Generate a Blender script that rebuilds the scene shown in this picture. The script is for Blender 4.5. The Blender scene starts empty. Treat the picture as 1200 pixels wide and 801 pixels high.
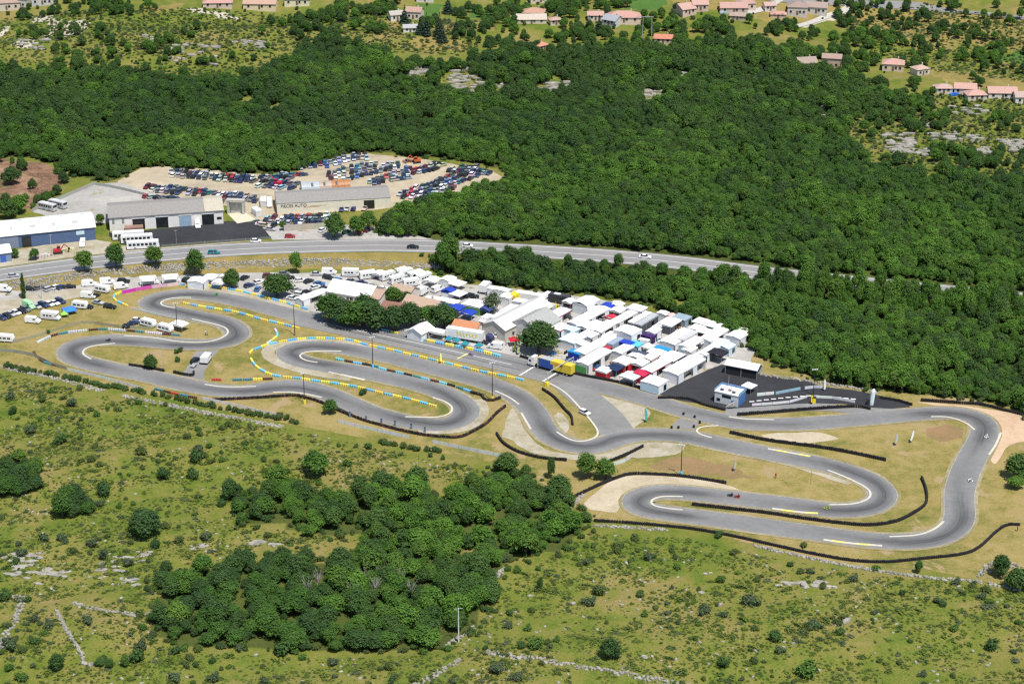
import bpy, bmesh, math, random
import numpy as np
from mathutils import Vector, Matrix
from mathutils.geometry import delaunay_2d_cdt
R = math.radians
random.seed(7)
rng = np.random.default_rng(11)
scene = bpy.context.scene
col = scene.collection

# ------------------------------------------------------------------ camera, sky, sun, exposure
CAM_H, FPX, PCX, PCY, HORIZON = 275.0, 2400.0, 600.0, 400.5, -640.0
PITCH = math.atan((PCY - HORIZON) / FPX)
cd = bpy.data.cameras.new('camera'); cam = bpy.data.objects.new('camera', cd); col.objects.link(cam)
cam.location = (0, 0, CAM_H); cam.rotation_euler = (math.pi / 2 - PITCH, 0, 0)
cd.sensor_width = 36.0; cd.lens = 36.0 * FPX / 1200.0; cd.clip_start = 1.0; cd.clip_end = 12000.0
scene.camera = cam
SUN_EL, SUN_AZ = R(65), R(149)          # azimuth measured from +Y towards +X: behind the camera, to the right
world = bpy.data.worlds.new('World'); scene.world = world; world.use_nodes = True
wn = world.node_tree.nodes; wl = world.node_tree.links
sky = wn.new('ShaderNodeTexSky'); sky.sky_type = 'NISHITA'; sky.sun_disc = False
sky.sun_elevation = SUN_EL; sky.sun_rotation = SUN_AZ; sky.air_density = 1.0; sky.dust_density = 0.6
wn['Background'].inputs['Strength'].default_value = 0.10
wl.new(sky.outputs[0], wn['Background'].inputs[0])
sd = bpy.data.lights.new('sun', 'SUN'); sun = bpy.data.objects.new('sun', sd); col.objects.link(sun)
sd.energy = 4.6; sd.angle = R(0.53); sd.color = (1.0, 0.955, 0.89)
sdir = Vector((math.sin(SUN_AZ) * math.cos(SUN_EL), math.cos(SUN_AZ) * math.cos(SUN_EL), math.sin(SUN_EL)))
sun.rotation_euler = sdir.to_track_quat('Z', 'Y').to_euler(); sun.location = (0, 0, 400)
scene.view_settings.view_transform = 'Standard'; scene.view_settings.look = 'None'
scene.view_settings.exposure = 0.35; scene.view_settings.gamma = 1.0
scene.view_settings.use_curve_mapping = False
scene.cycles.use_denoising = False
scene.cycles.max_bounces = 5; scene.cycles.diffuse_bounces = 3; scene.cycles.transmission_bounces = 3
scene.cycles.filter_width = 1.3

# ------------------------------------------------------------------ plan geometry
def sstep(a, b, x):
    t = np.clip((x - a) / (b - a), 0, 1); return t * t * (3 - 2 * t)
CP, SP = math.cos(PITCH), math.sin(PITCH)
def ray(px, py):
    cx = (px - PCX) / FPX; cy = -(py - PCY) / FPX
    return cx, CP + cy * SP, -SP + cy * CP
def plane(px, py, z=0.0):
    dx, dy, dz = ray(px, py); t = (z - CAM_H) / dz
    return dx * t, dy * t
ROAD_PX = [(-420, 372), (-200, 352), (-60, 332), (0, 322), (100, 308.5), (200, 298), (300, 291), (430, 287.5), (520, 289), (600, 293), (700, 299), (800, 308), (880, 318.5), (960, 327), (1200, 351), (1500, 380), (1800, 410)]
ROAD_Z = 2.5
rw = [plane(x, y, ROAD_Z) for x, y in ROAD_PX]
RX = np.array([p[0] for p in rw]); RY = np.array([p[1] for p in rw])
SOUTH_PX = [(-300, 395), (0, 436), (170, 466), (330, 500), (600, 552), (640, 575), (690, 618), (800, 626), (900, 648), (1000, 668), (1090, 674), (1260, 700), (1600, 730)]
sw = [plane(x, y, 0) for x, y in SOUTH_PX]
SX = np.array([p[0] for p in sw]); SY = np.array([p[1] for p in sw])
def wave(x, y, L, ph):
    k = 2 * math.pi / L
    return (np.sin(k * (x * .93 + y * .37) + ph) + np.sin(k * (.71 * x - 1.13 * y) * .8 + ph * 2.1) + np.sin(k * (-.35 * x + 1.4 * y) * 1.27 + ph * .7)) / 3
def H(x, y):
    x = np.asarray(x, float); y = np.asarray(y, float)
    d = y - np.interp(x, RX, RY)
    h = ROAD_Z * sstep(-15.5, -8.6, d)
    far = sstep(870, 960, y)
    h = h + far * (4.0 * wave(x, y, 150, .4) + 1.5 * wave(x, y, 60, 1.7)) + 0.05 * np.clip(y - 900, 0, 900)
    near = sstep(4, 50, np.interp(x, SX, SY) - y)
    h = h + near * (1.5 * wave(x, y, 85, 2.2) + .5 * wave(x, y, 31, .9))
    return h
def h1(x, y): return float(H(x, y))
def at(px, py, up=0.0):
    z = up
    for _ in range(24):
        x, y = plane(px, py, z); z = .35 * z + .65 * (h1(x, y) + up)
    x, y = plane(px, py, z)
    return Vector((x, y, h1(x, y)))
def atl(pts, up=0.0): return [at(p[0], p[1], up) for p in pts]
def pxpm(p):                       # picture scale at a ground point
    return FPX / (p.y * CP + (CAM_H - p.z) * SP)

# ------------------------------------------------------------------ materials
MATS = {}
def nmat(name):
    m = bpy.data.materials.new(name); m.use_nodes = True
    nt = m.node_tree; b = nt.nodes['Principled BSDF']
    b.inputs['Specular IOR Level'].default_value = 0.25
    return m, nt, b
def node(nt, t, **kw):
    n = nt.nodes.new(t)
    for k, v in kw.items():
        if k in n.inputs: n.inputs[k].default_value = v
        else: setattr(n, k, v)
    return n
def noise(nt, scale, detail=4, rough=.6, vec=None, dist=0.0):
    n = nt.nodes.new('ShaderNodeTexNoise'); n.inputs['Scale'].default_value = scale
    n.inputs['Detail'].default_value = detail; n.inputs['Roughness'].default_value = rough; n.inputs['Distortion'].default_value = dist
    if vec is not None: nt.links.new(vec, n.inputs['Vector'])
    return n.outputs['Fac']
def ramp(nt, fac, stops, interp='LINEAR'):
    r = nt.nodes.new('ShaderNodeValToRGB'); r.color_ramp.interpolation = interp
    e = r.color_ramp.elements
    while len(e) < len(stops): e.new(.5)
    for i, (p, c) in enumerate(stops):
        e[i].position = p; e[i].color = (*c, 1) if len(c) == 3 else c
    nt.links.new(fac, r.inputs[0]); return r.outputs[0]
def mixc(nt, fac, a, b, mode='MIX'):
    m = nt.nodes.new('ShaderNodeMix'); m.data_type = 'RGBA'; m.blend_type = mode
    for s, v in (('Factor', fac), (6, a), (7, b)):
        i = m.inputs[0] if s == 'Factor' else m.inputs[s]
        if isinstance(v, (int, float)): i.default_value = v
        elif isinstance(v, tuple): i.default_value = (*v, 1)
        else: nt.links.new(v, i)
    return m.outputs[2]
def mth(nt, op, a, b=None, clamp=False):
    m = nt.nodes.new('ShaderNodeMath'); m.operation = op; m.use_clamp = clamp
    for i, v in enumerate((a, b)):
        if v is None: continue
        if isinstance(v, (int, float)): m.inputs[i].default_value = v
        else: nt.links.new(v, m.inputs[i])
    return m.outputs[0]
def gpos(nt): return nt.nodes.new('ShaderNodeNewGeometry').outputs['Position']
def bump(nt, b, hgt, strength=.4, dist=.1):
    n = nt.nodes.new('ShaderNodeBump'); n.inputs['Strength'].default_value = strength; n.inputs['Distance'].default_value = dist
    nt.links.new(hgt, n.inputs['Height']); nt.links.new(n.outputs[0], b.inputs['Normal'])
def plain(name, c, rough=.6, var=.12, scale=1.5, metal=0.0):
    if name in MATS: return MATS[name]
    m, nt, b = nmat(name)
    v = noise(nt, scale, 4, .6, gpos(nt))
    lo = tuple(x * (1 - var * 1.6) for x in c); hi = tuple(min(1, x * (1 + var)) for x in c)
    nt.links.new(ramp(nt, v, [(.3, lo), (.7, hi)]), b.inputs['Base Color'])
    b.inputs['Roughness'].default_value = rough; b.inputs['Metallic'].default_value = metal
    MATS[name] = m; return m
def tinted(name, rough=.4, var=.1, spec=.4, scale=.9):
    """colour comes from the object's own colour"""
    if name in MATS: return MATS[name]
    m, nt, b = nmat(name)
    oi = nt.nodes.new('ShaderNodeObjectInfo')
    v = noise(nt, scale, 4, .65, gpos(nt))
    g = ramp(nt, v, [(.3, (1 - 1.8 * var,) * 3), (.7, (1, 1, 1))])
    nt.links.new(mixc(nt, 1.0, oi.outputs['Color'], g, 'MULTIPLY'), b.inputs['Base Color'])
    b.inputs['Roughness'].default_value = rough; b.inputs['Specular IOR Level'].default_value = spec
    MATS[name] = m; return m
def ground_mix(name, stops, s1=.05, s2=.35, s3=2.2, rough=.95, spots=None, bumpd=.15):
    m, nt, b = nmat(name); p = gpos(nt)
    a = noise(nt, s1, 5, .6, p, .4); c = noise(nt, s2, 5, .65, p); d = noise(nt, s3, 3, .6, p)
    f = mth(nt, 'ADD', mth(nt, 'MULTIPLY', a, .5), mth(nt, 'ADD', mth(nt, 'MULTIPLY', c, .32), mth(nt, 'MULTIPLY', d, .18)))
    cc = ramp(nt, f, stops)
    if spots:
        sc, thr, sc_col = spots
        q = noise(nt, sc, 4, .7, p, .6)
        cc = mixc(nt, ramp(nt, q, [(thr, (0, 0, 0)), (thr + .06, (1, 1, 1))]), cc, sc_col)
    sp = noise(nt, s3 * 1.6, 4, .8, p)
    cc = mixc(nt, 1.0, cc, ramp(nt, sp, [(.3, (.74, .74, .7)), (.5, (1, 1, 1)), (.7, (1.16, 1.14, 1.1))]), 'MULTIPLY')
    nt.links.new(cc, b.inputs['Base Color']); b.inputs['Roughness'].default_value = rough
    b.inputs['Specular IOR Level'].default_value = .1
    bump(nt, b, mth(nt, 'ADD', c, d), .5, bumpd)
    MATS[name] = m; return m

M_dry = ground_mix('dry_grass', [(.36, (.085, .112, .025)), (.43, (.155, .150, .040)), (.49, (.232, .190, .062)), (.56, (.290, .228, .094)), (.64, (.25, .168, .085))], .030, .22, 1.3, spots=(.09, .575, (.30, .225, .12)))
M_soil = ground_mix('bare_soil', [(.38, (.17, .14, .045)), (.48, (.22, .155, .075)), (.58, (.27, .17, .09))], .07, .4, 2.0)
M_worn = ground_mix('worn_verge', [(.38, (.17, .15, .06)), (.5, (.26, .22, .12)), (.62, (.34, .30, .20))], .05, .5, 2.4)
M_gravel = ground_mix('gravel', [(.35, (.33, .27, .18)), (.5, (.43, .365, .26)), (.65, (.50, .44, .34))], .08, .7, 4)
M_redgravel = ground_mix('pinkish_gravel', [(.35, (.40, .27, .17)), (.5, (.50, .36, .24)), (.65, (.55, .42, .30))], .06, .6, 4)
M_palegravel = ground_mix('pale_gravel', [(.35, (.20, .18, .09)), (.44, (.30, .265, .18)), (.54, (.37, .335, .26)), (.64, (.42, .385, .32))], .10, .5, 3)
M_carpark = ground_mix('car_park_gravel', [(.36, (.27, .255, .23)), (.5, (.36, .345, .32)), (.64, (.46, .44, .41))], .05, .4, 3, spots=(.10, .60, (.22, .18, .07)))
M_sand = ground_mix('sandy_yard', [(.34, (.25, .215, .165)), (.48, (.37, .315, .225)), (.62, (.45, .385, .28))], .05, .3, 2)
M_yard = ground_mix('grey_yard', [(.34, (.24, .23, .21)), (.5, (.33, .32, .30)), (.64, (.42, .40, .36))], .05, .4, 3, spots=(.06, .58, (.25, .22, .08)))
M_earth = ground_mix('red_earth', [(.36, (.09, .055, .035)), (.46, (.17, .10, .065)), (.54, (.25, .155, .10)), (.64, (.33, .22, .15))], .10, .5, 3, spots=(.07, .56, (.09, .10, .03)))

def asphalt(name, c, wear=0.0, rough=.85, patch=.12):
    m, nt, b = nmat(name); p = gpos(nt)
    a = noise(nt, .06, 4, .6, p); d = noise(nt, 2.5, 4, .7, p); e = noise(nt, .5, 3, .6, p)
    f = mth(nt, 'ADD', mth(nt, 'MULTIPLY', a, .5), mth(nt, 'ADD', mth(nt, 'MULTIPLY', d, .2), mth(nt, 'MULTIPLY', e, .3)))
    cc = ramp(nt, f, [(.35, tuple(x * (1 - patch) for x in c)), (.65, tuple(x * (1 + patch) for x in c))])
    if wear:
        uv = nt.nodes.new('ShaderNodeUVMap'); sep = nt.nodes.new('ShaderNodeSeparateXYZ'); nt.links.new(uv.outputs[0], sep.inputs[0])
        # rubber laid along the driven line: streaks that wander across the width
        wob = noise(nt, .02, 2, .5, p)
        off = mth(nt, 'ABSOLUTE', mth(nt, 'SUBTRACT', sep.outputs[0], mth(nt, 'ADD', mth(nt, 'MULTIPLY', wob, .9), .05)))
        comb = nt.nodes.new('ShaderNodeCombineXYZ'); nt.links.new(mth(nt, 'MULTIPLY', sep.outputs[0], 14.0), comb.inputs[0]); nt.links.new(mth(nt, 'MULTIPLY', sep.outputs[1], .05), comb.inputs[1])
        st = noise(nt, 1.0, 3, .6, comb.outputs[0])
        cu = nt.nodes.new('ShaderNodeAttribute'); cu.attribute_name = 'bend'
        band = mth(nt, 'MULTIPLY', ramp(nt, off, [(.05, (1, 1, 1)), (.42, (0, 0, 0))]), mth(nt, 'ADD', mth(nt, 'MULTIPLY', st, .9), .15))
        band = mth(nt, 'MULTIPLY', band, mth(nt, 'ADD', mth(nt, 'MULTIPLY', cu.outputs['Fac'], wear), wear * .12), True)
        cc = mixc(nt, band, cc, (.035, .035, .038))
    nt.links.new(cc, b.inputs['Base Color']); b.inputs['Roughness'].default_value = rough
    b.inputs['Specular IOR Level'].default_value = .15
    MATS[name] = m; return m
M_track = asphalt('track_asphalt', (.190, .189, .187), 1.0, patch=.2)
M_road = asphalt('road_asphalt', (.225, .22, .215), .35, patch=.1)
M_oldasph = asphalt('old_asphalt', (.205, .202, .195), 0, patch=.18)
M_newasph = asphalt('fresh_asphalt', (.036, .037, .041), 0, patch=.25)
M_white = plain('white_paint', (.74, .73, .69), .6, .10, 3)
M_line = plain('faded_line', (.34, .32, .26), .8, .3, 1.2)
M_kerb = plain('kerb_paint', (.52, .49, .40), .7, .12, 2)
M_kerby = plain('kerb_yellow', (.70, .60, .16), .7, .15, 2)
M_tyre = plain('tyre_rubber', (.022, .021, .022), .75, .3, 3)
M_black = plain('dark_metal', (.03, .031, .033), .5, .2, 2)
M_steel = plain('galvanised_steel', (.42, .43, .43), .45, .12, 1, .3)
M_conc = plain('concrete', (.42, .40, .36), .85, .15, 1.2)
M_lime = ground_mix('limestone', [(.33, (.13, .125, .10)), (.48, (.265, .25, .215)), (.62, (.39, .375, .335))], .3, 1.4, 6, bumpd=.08)
M_glass = plain('window_glass', (.018, .022, .027), .12, .3, 1); M_glass.node_tree.nodes['Principled BSDF'].inputs['Specular IOR Level'].default_value = .6
M_paint = tinted('car_paint', .28, .06, .5)
M_panel = tinted('painted_panel', .5, .10, .3)
M_fabric = tinted('awning_fabric', .75, .10, .15, .6)
M_tile = tinted('roof_tile', .85, .22, .1, 2.5)
M_wood = plain('old_wood', (.16, .11, .07), .85, .25, 4)

# the open ground: scrub, forest floor, fields
def ground_material():
    m, nt, b = nmat('open_ground'); p = gpos(nt)
    a = noise(nt, .025, 5, .65, p, .5); c = noise(nt, .13, 6, .7, p, .3); d = noise(nt, .9, 5, .75, p)
    f = mth(nt, 'ADD', mth(nt, 'MULTIPLY', a, .45), mth(nt, 'ADD', mth(nt, 'MULTIPLY', c, .37), mth(nt, 'MULTIPLY', d, .18)))
    scrub = ramp(nt, f, [(.37, (.064, .105, .016)), (.44, (.104, .142, .022)), (.50, (.152, .162, .034)), (.56, (.198, .174, .054)), (.63, (.24, .188, .082))])
    floor = ramp(nt, f, [(.35, (.042, .062, .016)), (.6, (.085, .100, .026))])
    dry = ramp(nt, f, [(.33, (.11, .11, .035)), (.45, (.20, .165, .055)), (.55, (.27, .205, .07)), (.66, (.22, .155, .065))])
    bare = ramp(nt, f, [(.35, (.36, .32, .25)), (.6, (.50, .46, .38))])
    crop = ramp(nt, f, [(.35, (.045, .11, .025)), (.6, (.085, .16, .035))])
    out = scrub
    for nm, cc in (('forest', floor), ('dry', dry), ('crop', crop), ('bare', bare)):
        at_ = nt.nodes.new('ShaderNodeAttribute'); at_.attribute_name = nm
        k = mth(nt, 'ADD', at_.outputs['Fac'], mth(nt, 'MULTIPLY', mth(nt, 'SUBTRACT', c, .5), .7))
        out = mixc(nt, mth(nt, 'MULTIPLY', ramp(nt, k, [(.35, (0, 0, 0)), (.62, (1, 1, 1))]), mth(nt, 'GREATER_THAN', at_.outputs['Fac'], .02)), out, cc)
    # bare limestone showing through the thin soil
    q = noise(nt, .55, 5, .75, p, .8); q2 = noise(nt, .05, 3, .6, p)
    fo = nt.nodes.new('ShaderNodeAttribute'); fo.attribute_name = 'stony'
    rk = mth(nt, 'MULTIPLY', ramp(nt, q, [(.655, (0, 0, 0)), (.70, (1, 1, 1))]), mth(nt, 'MULTIPLY', fo.outputs['Fac'], ramp(nt, q2, [(.45, (0, 0, 0)), (.6, (1, 1, 1))])))
    out = mixc(nt, rk, out, (.36, .34, .29))
    sp = noise(nt, 2.6, 4, .8, p)
    out = mixc(nt, 1.0, out, ramp(nt, sp, [(.32, (.55, .62, .5)), (.5, (1, 1, 1)), (.7, (1.3, 1.22, 1.1))]), 'MULTIPLY')
    nt.links.new(out, b.inputs['Base Color']); b.inputs['Roughness'].default_value = .95; b.inputs['Specular IOR Level'].default_value = .08
    bump(nt, b, mth(nt, 'ADD', c, d), .7, .35)
    return m
M_ground = ground_material()

def leaf_material(name, c_dark, c_light, c_alt, tr=.3, site_scale=.02):
    m, nt, b = nmat(name)
    oi = nt.nodes.new('ShaderNodeObjectInfo')
    lf = nt.nodes.new('ShaderNodeAttribute'); lf.attribute_name = 'leaf'
    site = noise(nt, site_scale, 3, .6, oi.outputs['Location'])
    k = mth(nt, 'ADD', mth(nt, 'MULTIPLY', oi.outputs['Random'], .45), mth(nt, 'MULTIPLY', lf.outputs['Fac'], .55))
    cc = ramp(nt, k, [(.1, c_dark), (.9, c_light)])
    cc = mixc(nt, ramp(nt, site, [(.44, (0, 0, 0)), (.56, (1, 1, 1))]), cc, mixc(nt, .6, cc, c_alt))
    b.inputs['Roughness'].default_value = .6; b.inputs['Specular IOR Level'].default_value = .22
    nt.links.new(cc, b.inputs['Base Color'])
    t = nt.nodes.new('ShaderNodeBsdfTranslucent'); nt.links.new(mixc(nt, 1.0, cc, (1.25, 1.25, .6), 'MULTIPLY'), t.inputs[0])
    mx = nt.nodes.new('ShaderNodeMixShader'); mx.inputs[0].default_value = tr
    out = nt.nodes['Material Output']
    nt.links.new(b.outputs[0], mx.inputs[1]); nt.links.new(t.outputs[0], mx.inputs[2]); nt.links.new(mx.outputs[0], out.inputs[0])
    MATS[name] = m; return m
M_oak = leaf_material('oak_leaves', (.052, .128, .017), (.140, .272, .036), (.046, .102, .024), .34, .011)
M_holm = leaf_material('holm_oak_leaves', (.038, .086, .019), (.098, .175, .037), (.036, .078, .027), .3, .011)
M_fresh = leaf_material('bright_leaves', (.062, .130, .018), (.130, .225, .034), (.085, .16, .022))
M_grey = leaf_material('grey_green_leaves', (.070, .090, .050), (.145, .165, .100), (.10, .125, .065))
M_spruce = leaf_material('spruce_needles', (.022, .042, .030), (.050, .075, .055), (.03, .055, .04), .1)
M_shrub = leaf_material('scrub_leaves', (.058, .092, .020), (.140, .175, .042), (.10, .12, .045), .3, .06)
M_herb = leaf_material('herb_leaves', (.095, .145, .018), (.215, .265, .040), (.20, .20, .05), .4, .05)
M_core = plain('foliage_shade_core', (.028, .066, .018), .9, .3, 2)  # dark colour of solid cores added inside foliage to block light and darken gaps
M_bark = plain('bark', (.12, .10, .08), .9, .25, 5)
# ------------------------------------------------------------------ mesh helpers
def setp(o, label=None, cat=None, group=None, kind=None, color=None):
    if label: o['label'] = label
    if cat: o['category'] = cat
    if group: o['group'] = group
    if kind: o['kind'] = kind
    if color: o.color = (*color, 1)
    return o
def empty(name, loc, rz=0.0, label=None, cat=None, group=None):
    o = bpy.data.objects.new(name, None); o.empty_display_size = .5; col.objects.link(o)
    o.location = loc; o.rotation_euler = (0, 0, rz)
    return setp(o, label, cat, group)
class MB:
    def __init__(s): s.v = []; s.f = []; s.m = []; s.M = Matrix.Identity(4)
    def at(s, loc=(0, 0, 0), rz=0.0):
        s.M = Matrix.Translation(loc) @ Matrix.Rotation(rz, 4, 'Z'); return s
    def add(s, vs, fs, mi=0):
        n = len(s.v)
        s.v += [tuple(s.M @ Vector(p)) for p in vs]
        s.f += [tuple(i + n for i in f) for f in fs]; s.m += [mi] * len(fs); return s
    def box(s, c, d, mi=0, rz=0.0):
        x, y, z = d[0] / 2, d[1] / 2, d[2] / 2; k, q = math.cos(rz), math.sin(rz)
        vs = [(c[0] + a * x * k - b * y * q, c[1] + a * x * q + b * y * k, c[2] + e * z) for e in (-1, 1) for a, b in ((-1, -1), (1, -1), (1, 1), (-1, 1))]
        return s.add(vs, [(3, 2, 1, 0), (4, 5, 6, 7), (0, 1, 5, 4), (1, 2, 6, 5), (2, 3, 7, 6), (3, 0, 4, 7)], mi)
    def loft(s, rings, mi=0, cap=True):
        n = len(rings[0]); vs = [p for r in rings for p in r]; fs = []
        for k in range(len(rings) - 1):
            for i in range(n):
                j = (i + 1) % n; fs.append((k * n + i, k * n + j, (k + 1) * n + j, (k + 1) * n + i))
        if cap: fs += [tuple(range(n - 1, -1, -1)), tuple((len(rings) - 1) * n + i for i in range(n))]
        return s.add(vs, fs, mi)
    def tube(s, p0, p1, r0, r1=None, n=6, mi=0):
        r1 = r0 if r1 is None else r1; p0 = Vector(p0); p1 = Vector(p1)
        q = (p1 - p0).to_track_quat('Z', 'Y')
        rg = [[tuple(p + q @ Vector((r * math.cos(2 * math.pi * i / n), r * math.sin(2 * math.pi * i / n), 0))) for i in range(n)] for p, r in ((p0, r0), (p1, r1))]
        return s.loft(rg, mi)
    def profile(s, pts, y0, y1, mi=0, y0t=None, y1t=None, zt=None):
        """side profile (x,z) extruded over y; points above zt use the tapered width"""
        def yy(z, a, b): return b if (zt is not None and z >= zt and b is not None) else a
        A = [(x, yy(z, y0, y0t), z) for x, z in pts]; B = [(x, yy(z, y1, y1t), z) for x, z in pts]
        return s.loft([A, B], mi)
    def gable(s, L, W, ze, zr, over=.3, mi=0, t=.18):
        a, b = L / 2 + over, W / 2 + over; sl = (zr - ze) / (W / 2); lo = ze - sl * over
        for sg in (1, -1):
            n = [( -a, sg * b, lo), (a, sg * b, lo), (a, 0, zr), (-a, 0, zr)]
            vs = n + [(x, y, z + t) for x, y, z in n]
            s.add(vs, [(0, 1, 2, 3), (7, 6, 5, 4), (0, 4, 5, 1), (1, 5, 6, 2), (2, 6, 7, 3), (3, 7, 4, 0)], mi)
        return s
    def hip(s, L, W, ze, zr, over=.4, mi=0):
        a, b = L / 2 + over, W / 2 + over; r = max(0.05, a - b)
        vs = [(-a, -b, ze), (a, -b, ze), (a, b, ze), (-a, b, ze), (-r, 0, zr), (r, 0, zr)]
        return s.add(vs, [(0, 1, 5, 4), (1, 2, 5), (2, 3, 4, 5), (3, 0, 4), (3, 2, 1, 0)], mi)
    def pyramid(s, L, W, ze, zr, mi=0, flare=.35):
        a, b = L / 2, W / 2; zm = ze + (zr - ze) * flare
        rg = [[(-a * k, -b * k, z), (a * k, -b * k, z), (a * k, b * k, z), (-a * k, b * k, z)] for k, z in ((1, ze), (.5, zm), (.03, zr))]
        return s.loft(rg, mi)
    def mesh(s, name, mats, smooth=False):
        me = bpy.data.meshes.new(name); me.from_pydata(s.v, [], s.f)
        for m in (mats if isinstance(mats, (list, tuple)) else [mats]): me.materials.append(m)
        me.polygons.foreach_set('material_index', s.m)
        if smooth: me.polygons.foreach_set('use_smooth', [True] * len(s.f))
        bm = bmesh.new(); bm.from_mesh(me); bmesh.ops.recalc_face_normals(bm, faces=bm.faces); bm.to_mesh(me); bm.free()
        me.update(); return me
    def build(s, name, mats, parent=None, color=None, **kw):
        return obj(name, s.mesh(name, mats), parent, color, **kw)
def obj(name, me, parent=None, color=None, loc=None, rz=None, **kw):
    o = bpy.data.objects.new(name, me); col.objects.link(o)
    if parent is not None: o.parent = parent
    if loc is not None: o.location = loc
    if rz is not None: o.rotation_euler = (0, 0, rz)
    return setp(o, kw.get('label'), kw.get('cat'), kw.get('group'), kw.get('kind'), color)

def catmull(pts, step=1.5, closed=False):
    P = [Vector((p[0], p[1])) for p in pts]; n = len(P); out = []
    for i in range(n if closed else n - 1):
        p0, p1, p2, p3 = (P[(i - 1) % n], P[i], P[(i + 1) % n], P[(i + 2) % n]) if closed else (P[max(i - 1, 0)], P[i], P[i + 1], P[min(i + 2, n - 1)])
        m = max(1, int((p2 - p1).length / step))
        for k in range(m):
            t = k / m
            out.append(.5 * ((2 * p1) + (p2 - p0) * t + (2 * p0 - 5 * p1 + 4 * p2 - p3) * t * t + (3 * p1 - p0 - 3 * p2 + p3) * t ** 3))
    if not closed: out.append(P[-1])
    return out
def smooth_line(pts, it=3, closed=False):
    P = [p.copy() for p in pts]
    for _ in range(it):
        Q = [p.copy() for p in P]; n = len(P)
        for i in (range(n) if closed else range(1, n - 1)):
            Q[i] = .25 * P[(i - 1) % n] + .5 * P[i] + .25 * P[(i + 1) % n]
        P = Q
    return P
def frames(c, closed=False):
    n = len(c); T = []
    for i in range(n):
        a = c[(i - 1) % n] if closed else c[max(i - 1, 0)]; b = c[(i + 1) % n] if closed else c[min(i + 1, n - 1)]
        t = (b - a); t = t.normalized() if t.length > 1e-6 else Vector((1, 0)); T.append(t)
    return T
def ribbon(name, c, w, mat, dz, closed=False, kind='structure', off=0.0, thick=0.0, parent=None, flat=None):
    """a strip of width w along the centre line c; uv = (across 0..1, along in metres)"""
    T = frames(c, closed); n = len(c); vs = []; s = 0; S = []
    ks = []
    for i in range(n):
        nn = Vector((-T[i].y, T[i].x)); ww = w[i] if isinstance(w, (list, tuple)) else w
        for sg in (1, -1):
            q = c[i] + nn * (off + sg * ww / 2)
            z = flat if flat is not None else h1(q.x, q.y)
            vs.append((q.x, q.y, z + dz))
        S.append(s); s += (c[(i + 1) % n] - c[i]).length if (closed or i < n - 1) else 0
        ks.append(abs(T[(i + 2) % n].angle_signed(T[i - 2], 0)) if (closed or 2 <= i < n - 2) else 0)
    fs = []; uvs = []
    for i in range(n if closed else n - 1):
        j = (i + 1) % n; fs.append((2 * i, 2 * i + 1, 2 * j + 1, 2 * j)); sj = S[j] if j else s
        uvs += [(0, S[i]), (1, S[i]), (1, sj), (0, sj)]
    me = bpy.data.meshes.new(name); me.from_pydata(vs, [], fs); me.materials.append(mat)
    uvl = me.uv_layers.new(name='UVMap'); uvl.data.foreach_set('uv', [a for uv in uvs for a in uv])
    ks = np.array(ks); ker = np.ones(21) / 21
    ks = np.convolve(np.concatenate([ks[-30:], ks, ks[:30]]), ker, 'same')[30:-30] if closed else np.convolve(ks, ker, 'same')[:n]
    at_ = me.attributes.new('bend', 'FLOAT', 'POINT'); at_.data.foreach_set('value', np.repeat(np.clip(ks * 4.5, 0, 1), 2))
    if thick:
        bm = bmesh.new(); bm.from_mesh(me)
        r = bmesh.ops.extrude_face_region(bm, geom=bm.faces[:]); 
        for v in [g for g in r['geom'] if isinstance(g, bmesh.types.BMVert)]: v.co.z += thick
        bm.to_mesh(me); bm.free()
    me.update()
    return obj(name, me, parent, kind=kind)
def in_poly(x, y, poly):
    x = np.asarray(x); y = np.asarray(y); r = np.zeros(x.shape, bool); n = len(poly)
    for i in range(n):
        x0, y0 = poly[i][0], poly[i][1]; x1, y1 = poly[(i + 1) % n][0], poly[(i + 1) % n][1]
        if y0 == y1: continue
        k = ((y0 > y) != (y1 > y)) & (x < (x1 - x0) * (y - y0) / (y1 - y0) + x0); r ^= k
    return r
def sheet(name, px, mat, dz, rough=0.0, grid=6.0, smooth=False, kind='structure'):
    """a ground sheet whose outline is given in plan"""
    P = [Vector((p.x, p.y)) for p in atl(px)]
    if smooth: P = catmull(P, 2.0, True)
    else:
        Q = []
        for i in range(len(P)):
            a, b = P[i], P[(i + 1) % len(P)]; m = max(1, int((b - a).length / 3))
            Q += [a + (b - a) * (k / m) for k in range(m)]
        P = Q
    if rough: P = [p + Vector((rough * float(wave(p.x, p.y, 9, 1.1) + .6 * wave(p.x, p.y, 3.7, .3)), rough * float(wave(p.x, p.y, 8, 4.1) + .6 * wave(p.x, p.y, 3.1, 2.3)))) for p in P]
    xs = [p.x for p in P]; ys = [p.y for p in P]
    gx, gy = np.meshgrid(np.arange(min(xs), max(xs), grid), np.arange(min(ys), max(ys), grid))
    gx = gx.ravel(); gy = gy.ravel(); k = in_poly(gx, gy, [(p.x, p.y) for p in P])
    vs = P + [Vector((a, b)) for a, b in zip(gx[k], gy[k])]
    r = delaunay_2d_cdt(vs, [], [list(range(len(P)))], 1, 1e-4)
    me = bpy.data.meshes.new(name)
    me.from_pydata([(v.x, v.y, h1(v.x, v.y) + dz) for v in r[0]], [], [tuple(f) for f in r[2]]); me.materials.append(mat)
    bm = bmesh.new(); bm.from_mesh(me)
    for f in bm.faces:
        f.normal_update()
        if f.normal.z < 0: f.normal_flip()
    bm.to_mesh(me); bm.free()
    return obj(name, me, kind=kind)
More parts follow.
